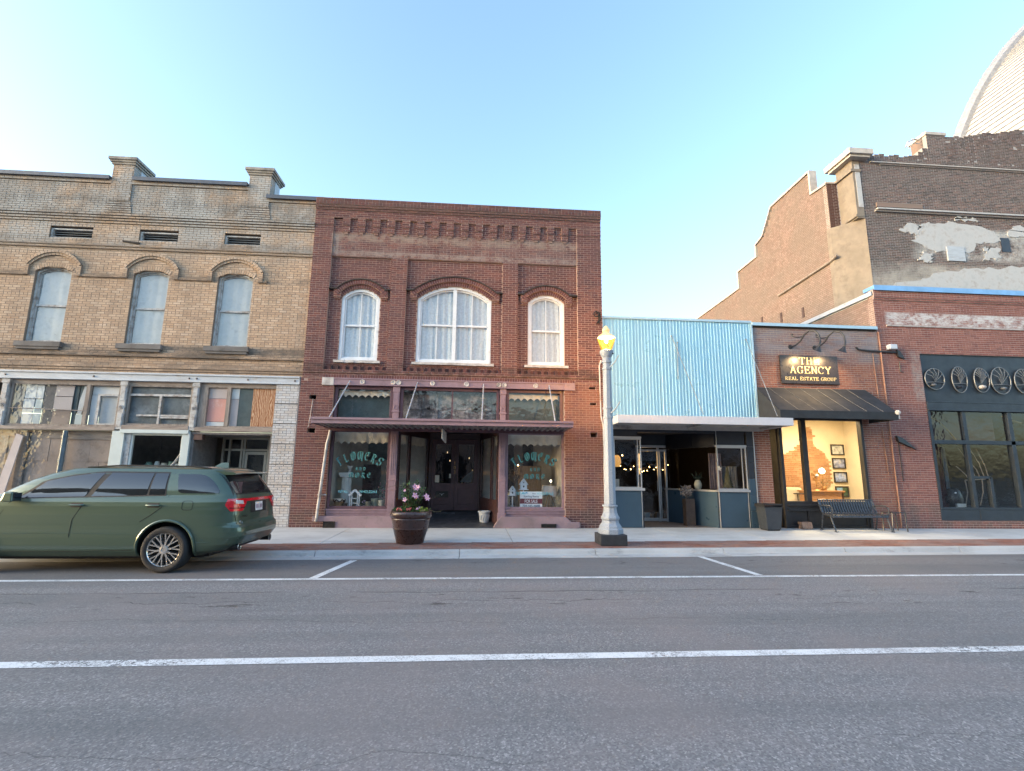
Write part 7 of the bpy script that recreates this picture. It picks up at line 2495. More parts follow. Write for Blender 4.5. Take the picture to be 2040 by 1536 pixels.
for x in (bx0, bx1):
    MB().tube([(x, -.20, .86), (x, -.27, .66), (x, -.36, .47), (x, -.55, .42), (x, -.78, .43)], .022, 8).tube([(x, -.27, .66), (x, -.45, .69), (x, -.68, .69), (x, -.78, .64), (x, -.80, .55), (x, -.76, .45)], .018, 8).build('end_frame', M_BENCH, bc, smooth=True)
    MB().tube([(x, -.70, .43), (x, -.73, .30), (x, -.80, .12), (x, -.86, -.01)], .02, 8).build('leg', M_BENCH, bc, smooth=True)
    MB().tube([(x, -.38, .46), (x, -.34, .30), (x, -.30, .12), (x, -.26, 0.0)], .02, 8).build('leg', M_BENCH, bc, smooth=True)
    MB().box(x - .03, x + .03, -.91, -.82, -.014, .004).box(x - .03, x + .03, -.31, -.22, -.005, .012).build('foot_plate', M_BENCH, bc)
sdt = thing('side_stand', 'low black metal stand at the right-hand end of the strap bench', 'stand', (12.12, -.6, 0))
MB().box(11.93, 12.38, -.82, -.42, .50, .53).build('top', M_BENCH, sdt, bevel=.006)
for xx, yy in ((11.96, -.79), (12.35, -.79), (11.96, -.45), (12.35, -.45)):
    MB().tube([(xx, yy, .5), (xx + (.03 if xx > 12.1 else -.02), yy, -.005)], .018, 6).build('leg', M_BENCH, sdt)

# ================================================================== IN THE FLOWER-SHOP WINDOWS
M_TEALP = pm('turquoise_sign_paint', (.055, .22, .23), .6, vary=.15, scale=12, emit=None)
M_TEALL = pm('light_turquoise_sign_paint', (.16, .50, .60), .6, vary=.08, scale=12)
M_SHADOWP = pm('dark_letter_outline', (.015, .02, .025), .7)
disp = [o for o in bpy.data.objects if o.parent == RB and o.name.startswith('display_window')]
disp.sort(key=lambda o: min(v.co.x for v in o.data.vertices))
for wi, (xc, wobj) in enumerate(((-3.205, disp[0]), (1.755, disp[1]))):
    y = 0.005
    # arched FLOWERS
    Rr, tot = .90, 1.18
    zc = (1.86 if wi == 0 else 1.905) - Rr
    n = 7
    w = .125
    gap = .42
    run = n * w + (n - 1) * w * gap

    def place(u, v, xc=xc, zc=zc, run=run, Rr=Rr):
        th = (u - run / 2) / run * tot / Rr
        return (xc + (Rr + v) * sin(th), zc + (Rr + v) * cos(th))
    for mt, dx, dz, yy, nm in ((M_SHADOWP, .010, -.012, y + .004, 'letter_shadow'), (M_TEALP, 0, 0, y, 'lettering')):
        mb = MB()
        pen_text(mb, 'FLOWERS', GOTH, w, .225, lambda u, v: tuple(a + b for a, b in zip(place(u, v), (dx, dz))), .040, 38, .011, gap, yy)
        k = .092
        pen_text(mb, 'AND', GOTH, k * .8, .085, lambda u, v: (xc + .03 + u - (3 * k * .8 + 2 * k * .8 * .5) / 2 + dx, (1.555 if wi == 0 else 1.58) + v + dz), .020, 38, .007, .5, yy)
        k = .118
        pen_text(mb, 'MORE', GOTH, k, .125, lambda u, v: (xc + .03 + u - (4 * k + 3 * k * .4) / 2 + dx, (1.36 if wi == 0 else 1.37) + v + dz), .028, 38, .009, .4, yy)
        o = mb.build(nm, mt, wobj)
    zt = .93 if wi == 0 else .915
    text_mesh('RETAIL', .102, xc - .41 if wi == 0 else xc - .37, zt, y, 'lettering', M_TEALL, wobj, sx=.86)
    text_mesh('WHOLESALE', .102, xc + .28 if wi == 0 else xc + .33, zt, y, 'lettering', M_TEALL, wobj, sx=.86)

# left window display
cl = thing('pedestal_column', 'white fluted plaster column carrying an urn in the left flower-shop window', 'pedestal', (-3.70, .7, .5))
M_PLW = pm('white_plaster', (.70, .69, .66), .85, vary=.06)
MB().lathe((-3.70, .7, .5), [(.135 * (1 if k else 1), 0), (.125, .86)], 20).build('shaft', M_PLW, cl)
MB().box(-3.89, -3.51, .51, .89, 1.42, 1.49).box(-3.87, -3.53, .53, .87, 1.36, 1.42).build('capital', M_PLW, cl, bevel=.01)
mb = MB()
for k in range(10):
    a = -pi + k * pi / 9
    mb.tube([(-3.70 + .134 * cos(a), .7 + .134 * sin(a), .52), (-3.70 + .126 * cos(a), .7 + .126 * sin(a), 1.34)], .011, 5)
mb.build('flute', M_PLW, cl)
o = MB().lathe((-3.62, .68, 1.49), [(.05, 0), (.05, .02), (.02, .05), (.06, .12), (.09, .17), (.10, .20), (.085, .2), (.05, .1)], 16).build('urn', M_PLW, smooth=True)
tag(o, 'small white urn on top of the plaster column', 'urn')
bs_ = thing('wicker_basket', 'wide wicker basket in the lower left corner of the flower-shop window', 'basket', (-3.78, .32, .5))
M_WICK = pm('wicker', (.30, .19, .10), .8, vary=.35, scale=40, bump=.6, bscale=90)
MB().lathe((-3.78, .32, .5), [(.11, 0), (.15, .20), (.145, .2), (.10, .02)], 20).build('body', M_WICK, bs_)
MB().tube([(-3.78 + .155 * cos(k * pi / 12), .32 + .155 * sin(k * pi / 12), .70 + .03 * sin(k * pi / 2)) for k in range(25)], .018, 6).build('rim', M_DARKW, bs_)
MB().lathe((-3.78, .32, .5), [(.15, .18), (.155, .24), (.13, .26)], 16).build('lining', M_VAL, bs_)
hs = thing('house_shelf', 'white house-shaped wire shelf on the window floor of the flower shop', 'shelf', (-3.33, .20, .5))
fr = MB()
for x in (-3.46, -3.41, -3.25, -3.20):
    fr.box(x - .012, x + .012, .19, .21, .5, .88)
fr.box(-3.49, -3.17, .18, .22, .50, .525).box(-3.46, -3.20, .19, .21, .63, .65).box(-3.46, -3.20, .19, .21, .76, .78)
fr.build('frame', M_WHITE, hs)
MB().hexa([(-3.52, .17, .86), (-3.47, .17, .82), (-3.47, .23, .82), (-3.52, .23, .86)], [(-3.345, .17, 1.03), (-3.325, .17, .97), (-3.325, .23, .97), (-3.345, .23, 1.03)]).hexa([(-3.18, .17, .82), (-3.13, .17, .86), (-3.13, .23, .86), (-3.18, .23, .82)], [(-3.335, .17, .97), (-3.315, .17, 1.03), (-3.315, .23, 1.03), (-3.335, .23, .97)]).build('roof', M_WHITE, hs)
POTL = [(-3.60, .25, .07, .13, (.05, .035, .03), 'dark lump of a pot beside the white house-shaped shelf'), (-2.97, .30, .075, .18, (.26, .22, .15), 'tan flowerpot right of the white house-shaped shelf'), (-2.80, .45, .11, .26, (.22, .24, .18), 'tall grey-green jar between the tan and the white pots'), (-2.60, .35, .085, .22, (.42, .40, .34), 'off-white ribbed pot at the right end of the left shop window')]
for k, (x, y, r, hgt, c, lb) in enumerate(POTL):
    o = MB().lathe((x, y, .5), [(r * .7, 0), (r * .95, hgt * .4), (r, hgt * .8), (r * 1.12, hgt * .82), (r * 1.12, hgt), (r * .9, hgt), (r * .8, hgt * .7)], 18).build('flowerpot', pm('shop_pot%d' % k, c, .6, vary=.15), smooth=True, angle=40)
    tag(o, lb, 'pot', 'pots in the left flower-shop window')
fp = thing('silk_flowers', 'bunch of pink silk flowers above the pots in the left shop window', 'flowers', (-2.62, .5, .72))
mb = MB()
for k in range(90):
    c = Vector((-2.62 + rr.gauss(0, .11), .5 + rr.gauss(0, .07), .95 + rr.gauss(0, .12)))
    d = Vector((rr.uniform(-1, 1), rr.uniform(-1, .2), rr.uniform(-1, 1))).normalized()
    e = d.orthogonal().normalized()
    s = rr.uniform(.018, .035)
    mb.face([c - d * s, c + e * s * .7, c + d * s, c - e * s * .7], 0 if k % 3 else 1)
mb.build('blossoms', [pm('dark_green_silk', (.05, .08, .045), .8), pm('pink_silk', (.38, .16, .20), .8)], fp)
MB().tube([(-2.62, .5, .70), (-2.62, .5, .95)], .01, 5).build('stem', M_TWIG, fp)
fp2 = thing('silk_flowers', 'low lilac silk flowers at the foot of the white house-shaped shelf', 'flowers', (-3.08, .25, .5))
mb = MB()
for k in range(50):
    c = Vector((-3.08 + rr.gauss(0, .05), .25 + rr.gauss(0, .04), .60 + rr.gauss(0, .06)))
    d = Vector((rr.uniform(-1, 1), rr.uniform(-1, .2), rr.uniform(-1, 1))).normalized()
    e = d.orthogonal().normalized()
    mb.face([c - d * .025, c + e * .018, c + d * .025, c - e * .018], 0 if k % 2 else 1)
mb.build('blossoms', [MATS['dark_green_silk'], pm('lilac_silk', (.36, .28, .38), .8)], fp2)
# back drops in the rooms
for x0, x1, z0, z1, y, mt, lb in ((-3.45, -2.75, 1.9, 2.45, 2.25, M_TEAL, 'dark teal picture high on the back wall of the left shop window'), (-3.5, -2.95, .5, 1.75, 1.9, M_DARKW, 'dark wooden screen standing behind the plaster column'), (.95, 1.35, .5, 2.6, 2.1, M_NAVYD, 'dark blue curtain panel at the left of the right shop window'), (1.65, 2.0, 1.7, 2.5, 2.2, M_BLACK, 'black framed panel high in the right shop window')):
    o = MB().box(x0, x1, y, y + .03, z0, z1).build('back_panel', mt)
    tag(o, lb, 'panel')
cab = thing('cabinet', 'tan wooden cabinet behind the lettering of the right shop window', 'cabinet', (1.78, 1.4, .5))
M_TANW = pm('tan_wood', (.26, .17, .10), .6, vary=.2, stretch=(5, 5, .8))
MB().box(1.45, 2.15, 1.3, 1.7, .5, 1.75).build('body', M_TANW, cab, bevel=.01)
MB().ring([(1.5, .6), (2.1, .6), (2.1, 1.68), (1.5, 1.68)], [(1.6, .7), (2.0, .7), (2.0, 1.58), (1.6, 1.58)], 1.27, 1.3).build('door_frame', M_TANW, cab)
tr_ = thing('bare_tree', 'dark twiggy ornamental branch with a lit bulb in the right shop window', 'branches', (1.25, .8, .5))
mb = MB()
for k in range(30):
    a = rr.uniform(-1.2, 1.2)
    b = Vector((1.27, .8, 1.2))
    e = b + Vector((.28 * sin(a) + rr.uniform(-.05, .05), rr.uniform(-.1, .1), .15 + .4 * rr.random()))
    mb.tube([b, (b + e) / 2 + Vector((rr.uniform(-.04, .04), 0, .03)), e], [.008, .005, .003], 4)
mb.tube([(1.27, .8, .5), (1.27, .8, 1.25)], .012, 6)
mb.build('branch', M_TWIG, tr_)
MB().ball((1.36, .7, 1.76), .022, 8, 5).build('bulb', M_BULB, tr_)
mb = MB()
for k in range(120):
    c = Vector((1.27 + rr.gauss(0, .13), .8 + rr.gauss(0, .06), 1.48 + rr.gauss(0, .13)))
    d = Vector((rr.uniform(-1, 1), rr.uniform(-1, 1), rr.uniform(-1, 1))).normalized()
    e = d.orthogonal().normalized()
    mb.face([c - d * .025, c + e * .012, c + d * .025, c - e * .012])
mb.build('leaves', pm('purple_grey_leaf', (.16, .13, .13), .9, vary=.4, scale=20), tr_)


def birdhouse(x, zb, zh, w, h, label):
    t = thing('birdhouse', label, 'birdhouse', (x, .30, zb), 'white birdhouses in the flower-shop window')
    MB().prism([(x - w / 2, zh), (x + w / 2, zh), (x + w / 2, zh + h * .58), (x, zh + h * .95), (x - w / 2, zh + h * .58)], .24, .36).build('body', M_WHITE, t)
    MB().hexa([(x - w * .72, .22, zh + h * .46), (x - w * .66, .22, zh + h * .42), (x - w * .66, .38, zh + h * .42), (x - w * .72, .38, zh + h * .46)], [(x - .01, .22, zh + h * 1.06), (x, .22, zh + h * .96), (x, .38, zh + h * .96), (x - .01, .38, zh + h * 1.06)]).hexa([(x + w * .66, .22, zh + h * .42), (x + w * .72, .22, zh + h * .46), (x + w * .72, .38, zh + h * .46), (x + w * .66, .38, zh + h * .42)], [(x, .22, zh + h * .96), (x + .01, .22, zh + h * 1.06), (x + .01, .38, zh + h * 1.06), (x, .38, zh + h * .96)]).build('roof', M_WHITE, t)
    MB().box(x - w * .72, x + w * .72, .21, .39, zh - .02, zh).build('floor', M_WHITE, t)
    MB().prism([(x + .022 * cos(k * pi / 6), zh + h * .28 + .03 * sin(k * pi / 6)) for k in range(12)], .236, .24).prism([(x + .016 * cos(k * pi / 6), zh + h * .66 + .018 * sin(k * pi / 6)) for k in range(12)], .236, .24).build('entrance_hole', M_DARK, t)
    MB().box(x - .017, x + .017, .285, .315, zb, zh - .02).box(x - .09, x + .09, .24, .36, zb, zb + .02).build('post', M_WHITE, t)


birdhouse(1.165, .5, .89, .16, .25, 'lower of two white birdhouses on posts, left of the sale board')
birdhouse(1.49, .5, 1.06, .19, .29, 'taller white birdhouse on a post rising behind the sale board')
fs_ = thing('sale_sign', 'white and maroon property sale board standing in the flower-shop window', 'sign', (1.69, .16, .5))
M_SWH = pm('white_sign_board', (.78, .82, .86), .5, vary=.03)
M_MAR = pm('maroon_sign_band', (.14, .02, .03), .5, vary=.1)
M_NAVYT = pm('navy_sign_ink', (.03, .06, .12), .6)
M_SKYT = pm('sky_blue_sign_ink', (.10, .36, .55), .6)
MB().box(1.37, 2.02, .125, .145, .515, 1.0).build('board', M_SWH, fs_)
MB().box(1.37, 2.02, .120, .1245, .655, .80).build('band', M_MAR, fs_)
MB().prism([(1.39, .93), (1.62, .95), (1.56, .985), (1.50, .955), (1.46, .98)], .120, .1245).build('emblem', M_SKYT, fs_)
text_mesh('FOR SALE', .135, 1.695, .679, .118, 'lettering', M_SWH, fs_, sx=.66)
text_mesh('704-445-4888', .092, 1.695, .565, .122, 'lettering', M_NAVYT, fs_, sx=.98)
text_mesh('Sperling Realty', .075, 1.70, .838, .122, 'lettering', M_NAVYT, fs_, sx=1.0)
text_mesh('Mark', .05, 1.78, .925, .122, 'lettering', M_NAVYT, fs_)
tb = thing('cloth_table', 'small tripod table under a pale lace cloth in the right shop window', 'table', (2.33, .6, .5))
mb = MB()
n = 28
for j in range(n):
    w0 = 2 * pi * j / n
for k, (r, z) in enumerate(((.02, 1.16), (.20, 1.16), (.235, 1.10), (.25, .95))):
    for j in range(n):
        a = 2 * pi * j / n
        q = 1 + (.10 * sin(4 * a) + .05 * sin(7 * a)) * (k / 3) ** 1
        mb.v.append((2.30 + r * q * cos(a), .6 + r * q * sin(a), z - (.06 * (1 + sin(4 * a)) if k == 3 else 0)))
for k in range(3):
    for j in range(n):
        mb.f.append((k * n + j, (k + 1) * n + j, (k + 1) * n + (j + 1) % n, k * n + (j + 1) % n)); mb.m.append(0)
mb.build('cloth', pm('lace_cloth', (.42, .40, .40), .9, vary=.1, scale=30), tb, smooth=True)
for a in (-2.4, -.6, 1.5):
    MB().tube([(2.30, .6, 1.0), (2.30 + .22 * cos(a), .6 + .22 * sin(a), .5)], .013, 6).build('leg', M_BRASS, tb)
cdl = thing('candle_lamp', 'lit white candle bulb above the lace-covered table', 'lamp', (2.33, .5, 1.16))
MB().tube([(2.33, .5, 1.16), (2.33, .5, 1.28)], .008, 6).build('stand', M_ROD, cdl)
MB().ball((2.33, .5, 1.30), .025, 8, 6, sz=1.3).build('bulb', emit_mat('candle_glow', (1, .85, .6), 3), cdl)
gp_ = thing('frosted_greenery', 'frosty white-green branches in the lower right corner of the flower-shop window', 'greenery', (2.5, .4, .5))
mb = MB()
for k in range(150):
    c = Vector((2.50 + rr.gauss(0, .06), .4 + rr.gauss(0, .06), .55 + rr.random() * .36))
    leaf(mb, c, Vector((rr.uniform(-1, 1), rr.uniform(-1, 1), rr.uniform(-.2, 1))), .05, .012)
mb.build('leaves', pm('frosted_leaf', (.34, .40, .38), .8, vary=.2, scale=30), gp_)
bskt = thing('stacked_baskets', 'stack of pale round baskets beside the lower birdhouse', 'baskets', (1.03, .4, .5))
for k in range(5):
    MB().lathe((1.03, .45, .5 + k * .095), [(.085, 0), (.10, .08), (.09, .085)], 16).build('basket', pm('pale_wicker', (.34, .32, .26), .85, vary=.25, scale=40), bskt)
# notices on the doors
for x0, x1, z0, z1, lb in ((-1.245, -1.10, 1.20, 1.43, 'white notice taped low in the left door pane'), (-.78, -.66, 1.34, 1.48, 'small white card beside the stile in the left door pane')):
    o = MB().box(x0, x1, DY + .015, DY + .02, z0, z1).build('notice', M_VAL)
    tag(o, lb, 'notice')
ctr = thing('shop_counter', 'cluttered counter of papers and bottles glimpsed through the right door pane', 'counter', (-.2, 3.6, .2))
MB().box(-.6, .6, 3.4, 4.0, .2, 1.15).build('body', M_DARKW, ctr)
MB().hexa([(-.45, 3.3, 1.2), (-.05, 3.3, 1.2), (-.05, 3.5, 1.2), (-.45, 3.5, 1.2)], [(-.28, 3.3, 1.4), (.0, 3.3, 1.62), (.0, 3.32, 1.62), (-.28, 3.32, 1.4)]).build('papers', M_SHEET, ctr)
for k in range(5):
    MB().lathe((-.5 + k * .11, 3.6, 1.15), [(.03, 0), (.03, .12), (.012, .16), (.012, .2)], 8).build('bottle', M_VAL if k % 2 else M_TANW, ctr)
plamp = thing('pendant_lamps', 'row of tiny pendant bulbs in the dark flower shop', 'lamps', (-.6, 4, 2.5))
for x, z in ((-.95, 2.25), (-.85, 1.95), (-.15, 2.05), (-.02, 1.6)):
    MB().ball((x, 4, z), .015, 6, 5, sz=2.2).build('bulb', emit_mat('pendant_glow%d' % int(100 * abs(x)), (1, .7, .35), .25), plamp)
    MB().tube([(x, 4, z), (x, 4, 2.8)], .004, 4).build('cord', M_TWIG, plamp)

# ================================================================== PARKED GREEN SUV
def car_paint():
    m, nt, bs = base_mat('green_car_paint')
    p = nt.pos()
    n = nt.noise(p, 900, 2)
    col = nt.mix(nt.smooth(n, .35, .7), (0.050, 0.085, 0.058), (0.075, 0.120, 0.082))
    nt.link(col, bs.inputs['Base Color'])
    bs.inputs['Metallic'].default_value = 0.35
    bs.inputs['Roughness'].default_value = 0.36
    bs.inputs['Coat Weight'].default_value = 1.0
    bs.inputs['Coat Roughness'].default_value = 0.03
    return m


M_CAR = car_paint()
M_CGL = pm('tinted_car_glass', (0.010, 0.012, 0.014), .03, vary=.05, spec=.9, coat=.6)
M_TRIM = pm('black_car_trim', (.012, .012, .013), .6, vary=.1)
M_TYRE = pm('tyre_rubber', (.022, .022, .023), .8, vary=.2, scale=30)
M_RIM = pm('machined_alloy', (.62, .60, .57), .28, .85, vary=.05)
M_RIMD = pm('gloss_black_alloy', (.02, .02, .022), .3, vary=.1)
M_REDL = pm('red_lamp_lens', (.42, .012, .022), .12, vary=.05, coat=1.0, emit=(1, .02, .03), estr=.02)
M_CLRL = pm('clear_lamp_lens', (.62, .60, .60), .15, vary=.1, coat=1.0)
M_CHROME = pm('chrome', (.7, .7, .7), .1, 1.0, vary=.03)
M_GAP = pm('panel_gap', (.008, .009, .008), .9)

CX0, CYC, CZ = -3.89, -4.68, Z_ROAD       # rear bumper, centre line, road
SUV = thing('parked_suv', 'dark green SUV with tinted windows parked at the kerb', 'car', (-6.5, CYC, CZ))
LV = [  # height, rear inset, front position, half width
    (.20, .70, 4.55, .72), (.26, .60, 4.75, .84), (.34, .26, 4.95, .905), (.44, .09, 5.03, .93), (.56, .005, 5.06, .94), (.64, .0, 5.06, .943), (.715, .015, 5.05, .945), (.75, .055, 5.04, .945),
    (.80, .085, 5.03, .947), (.92, .095, 5.02, .950), (1.00, .105, 4.98, .948), (1.07, .110, 4.85, .947), (1.14, .12, 4.50, .937), (1.20, .13, 4.12, .912), (1.25, .16, 4.00, .884),
    (1.32, .205, 3.88, .874), (1.40, .26, 3.74, .856), (1.50, .33, 3.56, .820), (1.60, .40, 3.32, .770), (1.68, .47, 3.05, .705), (1.712, .56, 2.72, .62), (1.735, .70, 2.35, .48), (1.745, .95, 2.0, .30)]
LVa = np.array(LV)


def lv(z):
    return [float(np.interp(z, LVa[:, 0], LVa[:, k])) for k in (1, 2, 3)]


def nexp(z):
    return float(np.interp(z, [0.2, 1.1, 1.25, 1.74], [10, 10, 12, 9]))


def surf(phi, z, off=0.0):
    """phi = 0 at the rear centre, -pi/2 near side (towards the road), growing round; returns a world point"""
    xr, xf, hw = lv(z)
    a, xc, n = (xf - xr) / 2 + off, (xf + xr) / 2, nexp(z)
    c, s = cos(phi), sin(phi)
    X = a * (1 if c >= 0 else -1) * abs(c) ** (2 / n)
    Y = (hw + off) * (1 if s >= 0 else -1) * abs(s) ** (2 / n)
    xl = xc - X
    bow = .018 * (1 - (2 * (xl - 2.5) / 5.1) ** 2)            # slight barrel in plan
    return (CX0 - xl, CYC + Y * (1 + bow), CZ + z)


def phi_side(xl, z):
    xr, xf, hw = lv(z)
    a, xc, n = (xf - xr) / 2, (xf + xr) / 2, nexp(z)
    t = max(-1, min(1, (xc - xl) / a))
    c = abs(t) ** (n / 2) * (1 if t >= 0 else -1)
    return -math.acos(max(-1, min(1, c)))


def phi_rear(y, z):
    xr, xf, hw = lv(z)
    t = max(-1, min(1, y / hw))
    s = abs(t) ** (nexp(z) / 2) * (1 if t >= 0 else -1)
    return math.asin(s)


# body shell
zs = sorted(set([round(.20 + .0257 * i, 4) for i in range(61)] + [l[0] for l in LV]))
zs = [z for z in zs if z <= 1.742]
ph = []
for i in range(4):
    base = -pi + i * pi / 2
    ph += [base + (pi / 2) * (0.5 - 0.5 * cos(pi * k / 26)) for k in range(26)]
mb = MB()
n = len(ph)
for z in zs:
    for p in ph:
        mb.v.append(surf(p, z))
for k in range(len(zs) - 1):
    for j in range(n):
        mb.f.append((k * n + j, k * n + (j + 1) % n, (k + 1) * n + (j + 1) % n, (k + 1) * n + j)); mb.m.append(0)
mb.f.append(tuple(reversed(range(n)))); mb.m.append(0)
mb.f.append(tuple((len(zs) - 1) * n + j for j in range(n))); mb.m.append(0)
body = mb.build('body', [M_CAR, M_TRIM], SUV)
WR, WX = .372, (1.17, 4.24)
cutters = []
for wx in WX:
    for sgn in (-1, 1):
        c = MB()
        pts = [(CX0 - wx + .445 * cos(k * pi / 20), CZ + .385 + .445 * sin(k * pi / 20)) for k in range(40)]
        y0 = CYC + sgn * 1.2
        y1 = CYC + sgn * .62
        c.prism(pts[::-1] if False else pts, min(y0, y1), max(y0, y1))
        co = c.build('tmp_cutter', M_TRIM)
        bmx = bmesh.new()
        bmx.from_mesh(co.data)
        bmesh.ops.recalc_face_normals(bmx, faces=bmx.faces)
        bmx.to_mesh(co.data)
        bmx.free()
        cutters.append(co)
bmx = bmesh.new()
bmx.from_mesh(body.data)
bmesh.ops.recalc_face_normals(bmx, faces=bmx.faces)
bmx.to_mesh(body.data)
bmx.free()
for co in cutters:
    md = body.modifiers.new('arch', 'BOOLEAN')
    md.operation = 'DIFFERENCE'
    md.object = co
    md.solver = 'EXACT'
bpy.context.view_layer.update()
dg = bpy.context.evaluated_depsgraph_get()
nm = bpy.data.meshes.new_from_object(body.evaluated_get(dg))
body.modifiers.clear()
body.data = nm
for co in cutters:
    bpy.data.objects.remove(co, do_unlink=True)
if len(nm.materials) < 2:
    nm.materials.append(M_TRIM)
for p in nm.polygons:
    p.use_smooth = True
    if p.center.z < .25 or (abs(p.normal.z) < .99 and abs(p.center.y) < .60 and p.center.z < .75 and abs(p.normal.y) > .8):
        p.material_index = 1
try:
    nm.set_sharp_from_angle(angle=radians(32))
except Exception:
    pass


def patch(name, fn, ns, nt_, mat, parent=SUV, off=.004):
    """fn(s,t) -> (phi, z)"""
    mb = MB()
    for i in range(ns + 1):
        for j in range(nt_ + 1):
            p, z = fn(i / ns, j / nt_)
            mb.v.append(surf(p, z, off))
    for i in range(ns):
        for j in range(nt_):
            a = i * (nt_ + 1) + j
            mb.f.append((a, a + nt_ + 1, a + nt_ + 2, a + 1)); mb.m.append(0)
    return mb.build(name, mat, parent, smooth=True, angle=60)


def side_patch(name, left, right, bot, top, mat, ns=14, nt_=8, off=.004, parent=SUV):
    """left/right: local x at t=0 and t=1; bot/top: height as a function of local x"""
    def fn(s, t):
        x = (left[0] + (left[1] - left[0]) * t) * (1 - s) + (right[0] + (right[1] - right[0]) * t) * s
        z = bot(x) + (top(x) - bot(x)) * t
        return phi_side(x, z), z
    return patch(name, fn, ns, nt_, mat, parent, off)


def seam(pts, r=.0045, mat=M_GAP, off=.001, parent=SUV, name='panel_gap'):
    return MB().tube([surf(phi_side(x, z), z, off) for x, z in pts], r, 5).build(name, mat, parent)


BELT = lambda x: 1.285 - .026 * x
TOPW = lambda x: float(np.interp(x, [0, .9, 2.3, 2.5, 2.85, 3.2, 3.45, 3.66, 3.8], [1.58, 1.615, 1.62, 1.608, 1.558, 1.475, 1.375, 1.225, 1.19]))
# black surround, then the panes
side_patch('window_surround', (3.70, 3.30), (1.27, 1.31), lambda x: BELT(x) - .012, lambda x: TOPW(x) + .018, M_TRIM, 40, 8, .003)
for nm_, l, r in (('side_window', (3.62, 3.22), (2.55, 2.36)), ('side_window', (2.45, 2.25), (1.59, 1.57)), ('side_window', (1.55, 1.54), (1.30, 1.33))):
    side_patch(nm_, l, r, lambda x: BELT(x) + .004, lambda x: TOPW(x) - .004, M_CGL, 18, 8, .007)
# rear quarter window with its rounded back end


def quarter(s, t):
    x = (1.09 + .08 * t) * (1 - s) + .43 * s
    zt = 1.605 - .27 * max(0, (s - .40) / .60) ** 2.2
    zb = 1.285 + .03 * max(0, (.12 - s) / .12) ** 2
    z = zb + (max(zb + .004, zt) - zb) * t
    return phi_side(x, z), z


patch('side_window', quarter, 22, 8, M_CGL, SUV, .006)
# door gaps, handles, fuel flap, mirror
seam([(2.50, 1.22), (2.54, 1.08), (2.66, .85), (2.68, .60), (2.68, .33)])
seam([(1.22, 1.25), (1.28, 1.06), (1.45, .92), (1.60, .82)])
seam([(3.66, 1.14), (3.80, .9), (3.80, .40)])
seam([(1.69, .36), (2.68, .345), (3.8, .35)], .004)
seam([(1.24, 1.62), (1.20, 1.25)], .003)
for x in (2.62, 1.42):
    h = MB().tube([surf(phi_side(x + d, 1.085), 1.085, o_) for d, o_ in ((.11, .004), (.09, .035), (0, .040), (-.09, .035), (-.11, .004))], .014, 8).build('door_handle', M_CAR, SUV, smooth=True)
    patch('handle_recess', lambda s, t: (phi_side(x - .09 + .18 * s, 1.05 + .07 * t), 1.05 + .07 * t), 6, 3, M_TRIM, h, .002)
fl = []
for k in range(25):
    a = 2 * pi * k / 24
    fl.append((.88 + .085 * (abs(cos(a)) ** .5) * (1 if cos(a) > 0 else -1), 1.085 + .075 * (abs(sin(a)) ** .5) * (1 if sin(a) > 0 else -1)))
seam(fl, .0035, M_GAP, .001, SUV, 'fuel_flap')
# lower cladding crease lines
seam([(1.72, .62), (2.68, .635), (3.7, .63)], .006, M_CAR, -.001, SUV, 'door_crease')
seam([(1.62, .385), (2.68, .375), (3.75, .38)], .008, M_CAR, .0, SUV, 'sill_moulding')
mrr = MB().hexa([surf(phi_side(3.72, 1.16), 1.16, .05), surf(phi_side(3.50, 1.16), 1.16, .05), (CX0 - 3.50, CYC - 1.12, CZ + 1.13), (CX0 - 3.70, CYC - 1.12, CZ + 1.13)][::-1],
                [(CX0 - 3.70, CYC - .98, CZ + 1.29), (CX0 - 3.52, CYC - .98, CZ + 1.29), (CX0 - 3.52, CYC - 1.11, CZ + 1.30), (CX0 - 3.66, CYC - 1.11, CZ + 1.30)][::-1])
mo = mrr.build('door_mirror', M_CAR, SUV, bevel=.03, seg=3)
MB().box(CX0 - 3.51, CX0 - 3.495, CYC - 1.10, CYC - .96, CZ + 1.15, CZ + 1.28).build('mirror_glass', M_CGL, mo)
# wheel-arch lips and wheels
for wx in WX:
    for sgn in (-1, 1):
        pts = []
        for k in range(29):
            a = radians(-14 + 208 * k / 28)
            x, z = wx + .455 * cos(a), .385 + .455 * sin(a)
            p = surf(phi_side(x, max(.22, z)), max(.22, z), .006)
            pts.append((p[0], p[1] if sgn < 0 else 2 * CYC - p[1], CZ + max(.2, z)))
        MB().tube(pts, .022, 6).build('arch_lip', M_CAR, SUV, smooth=True)


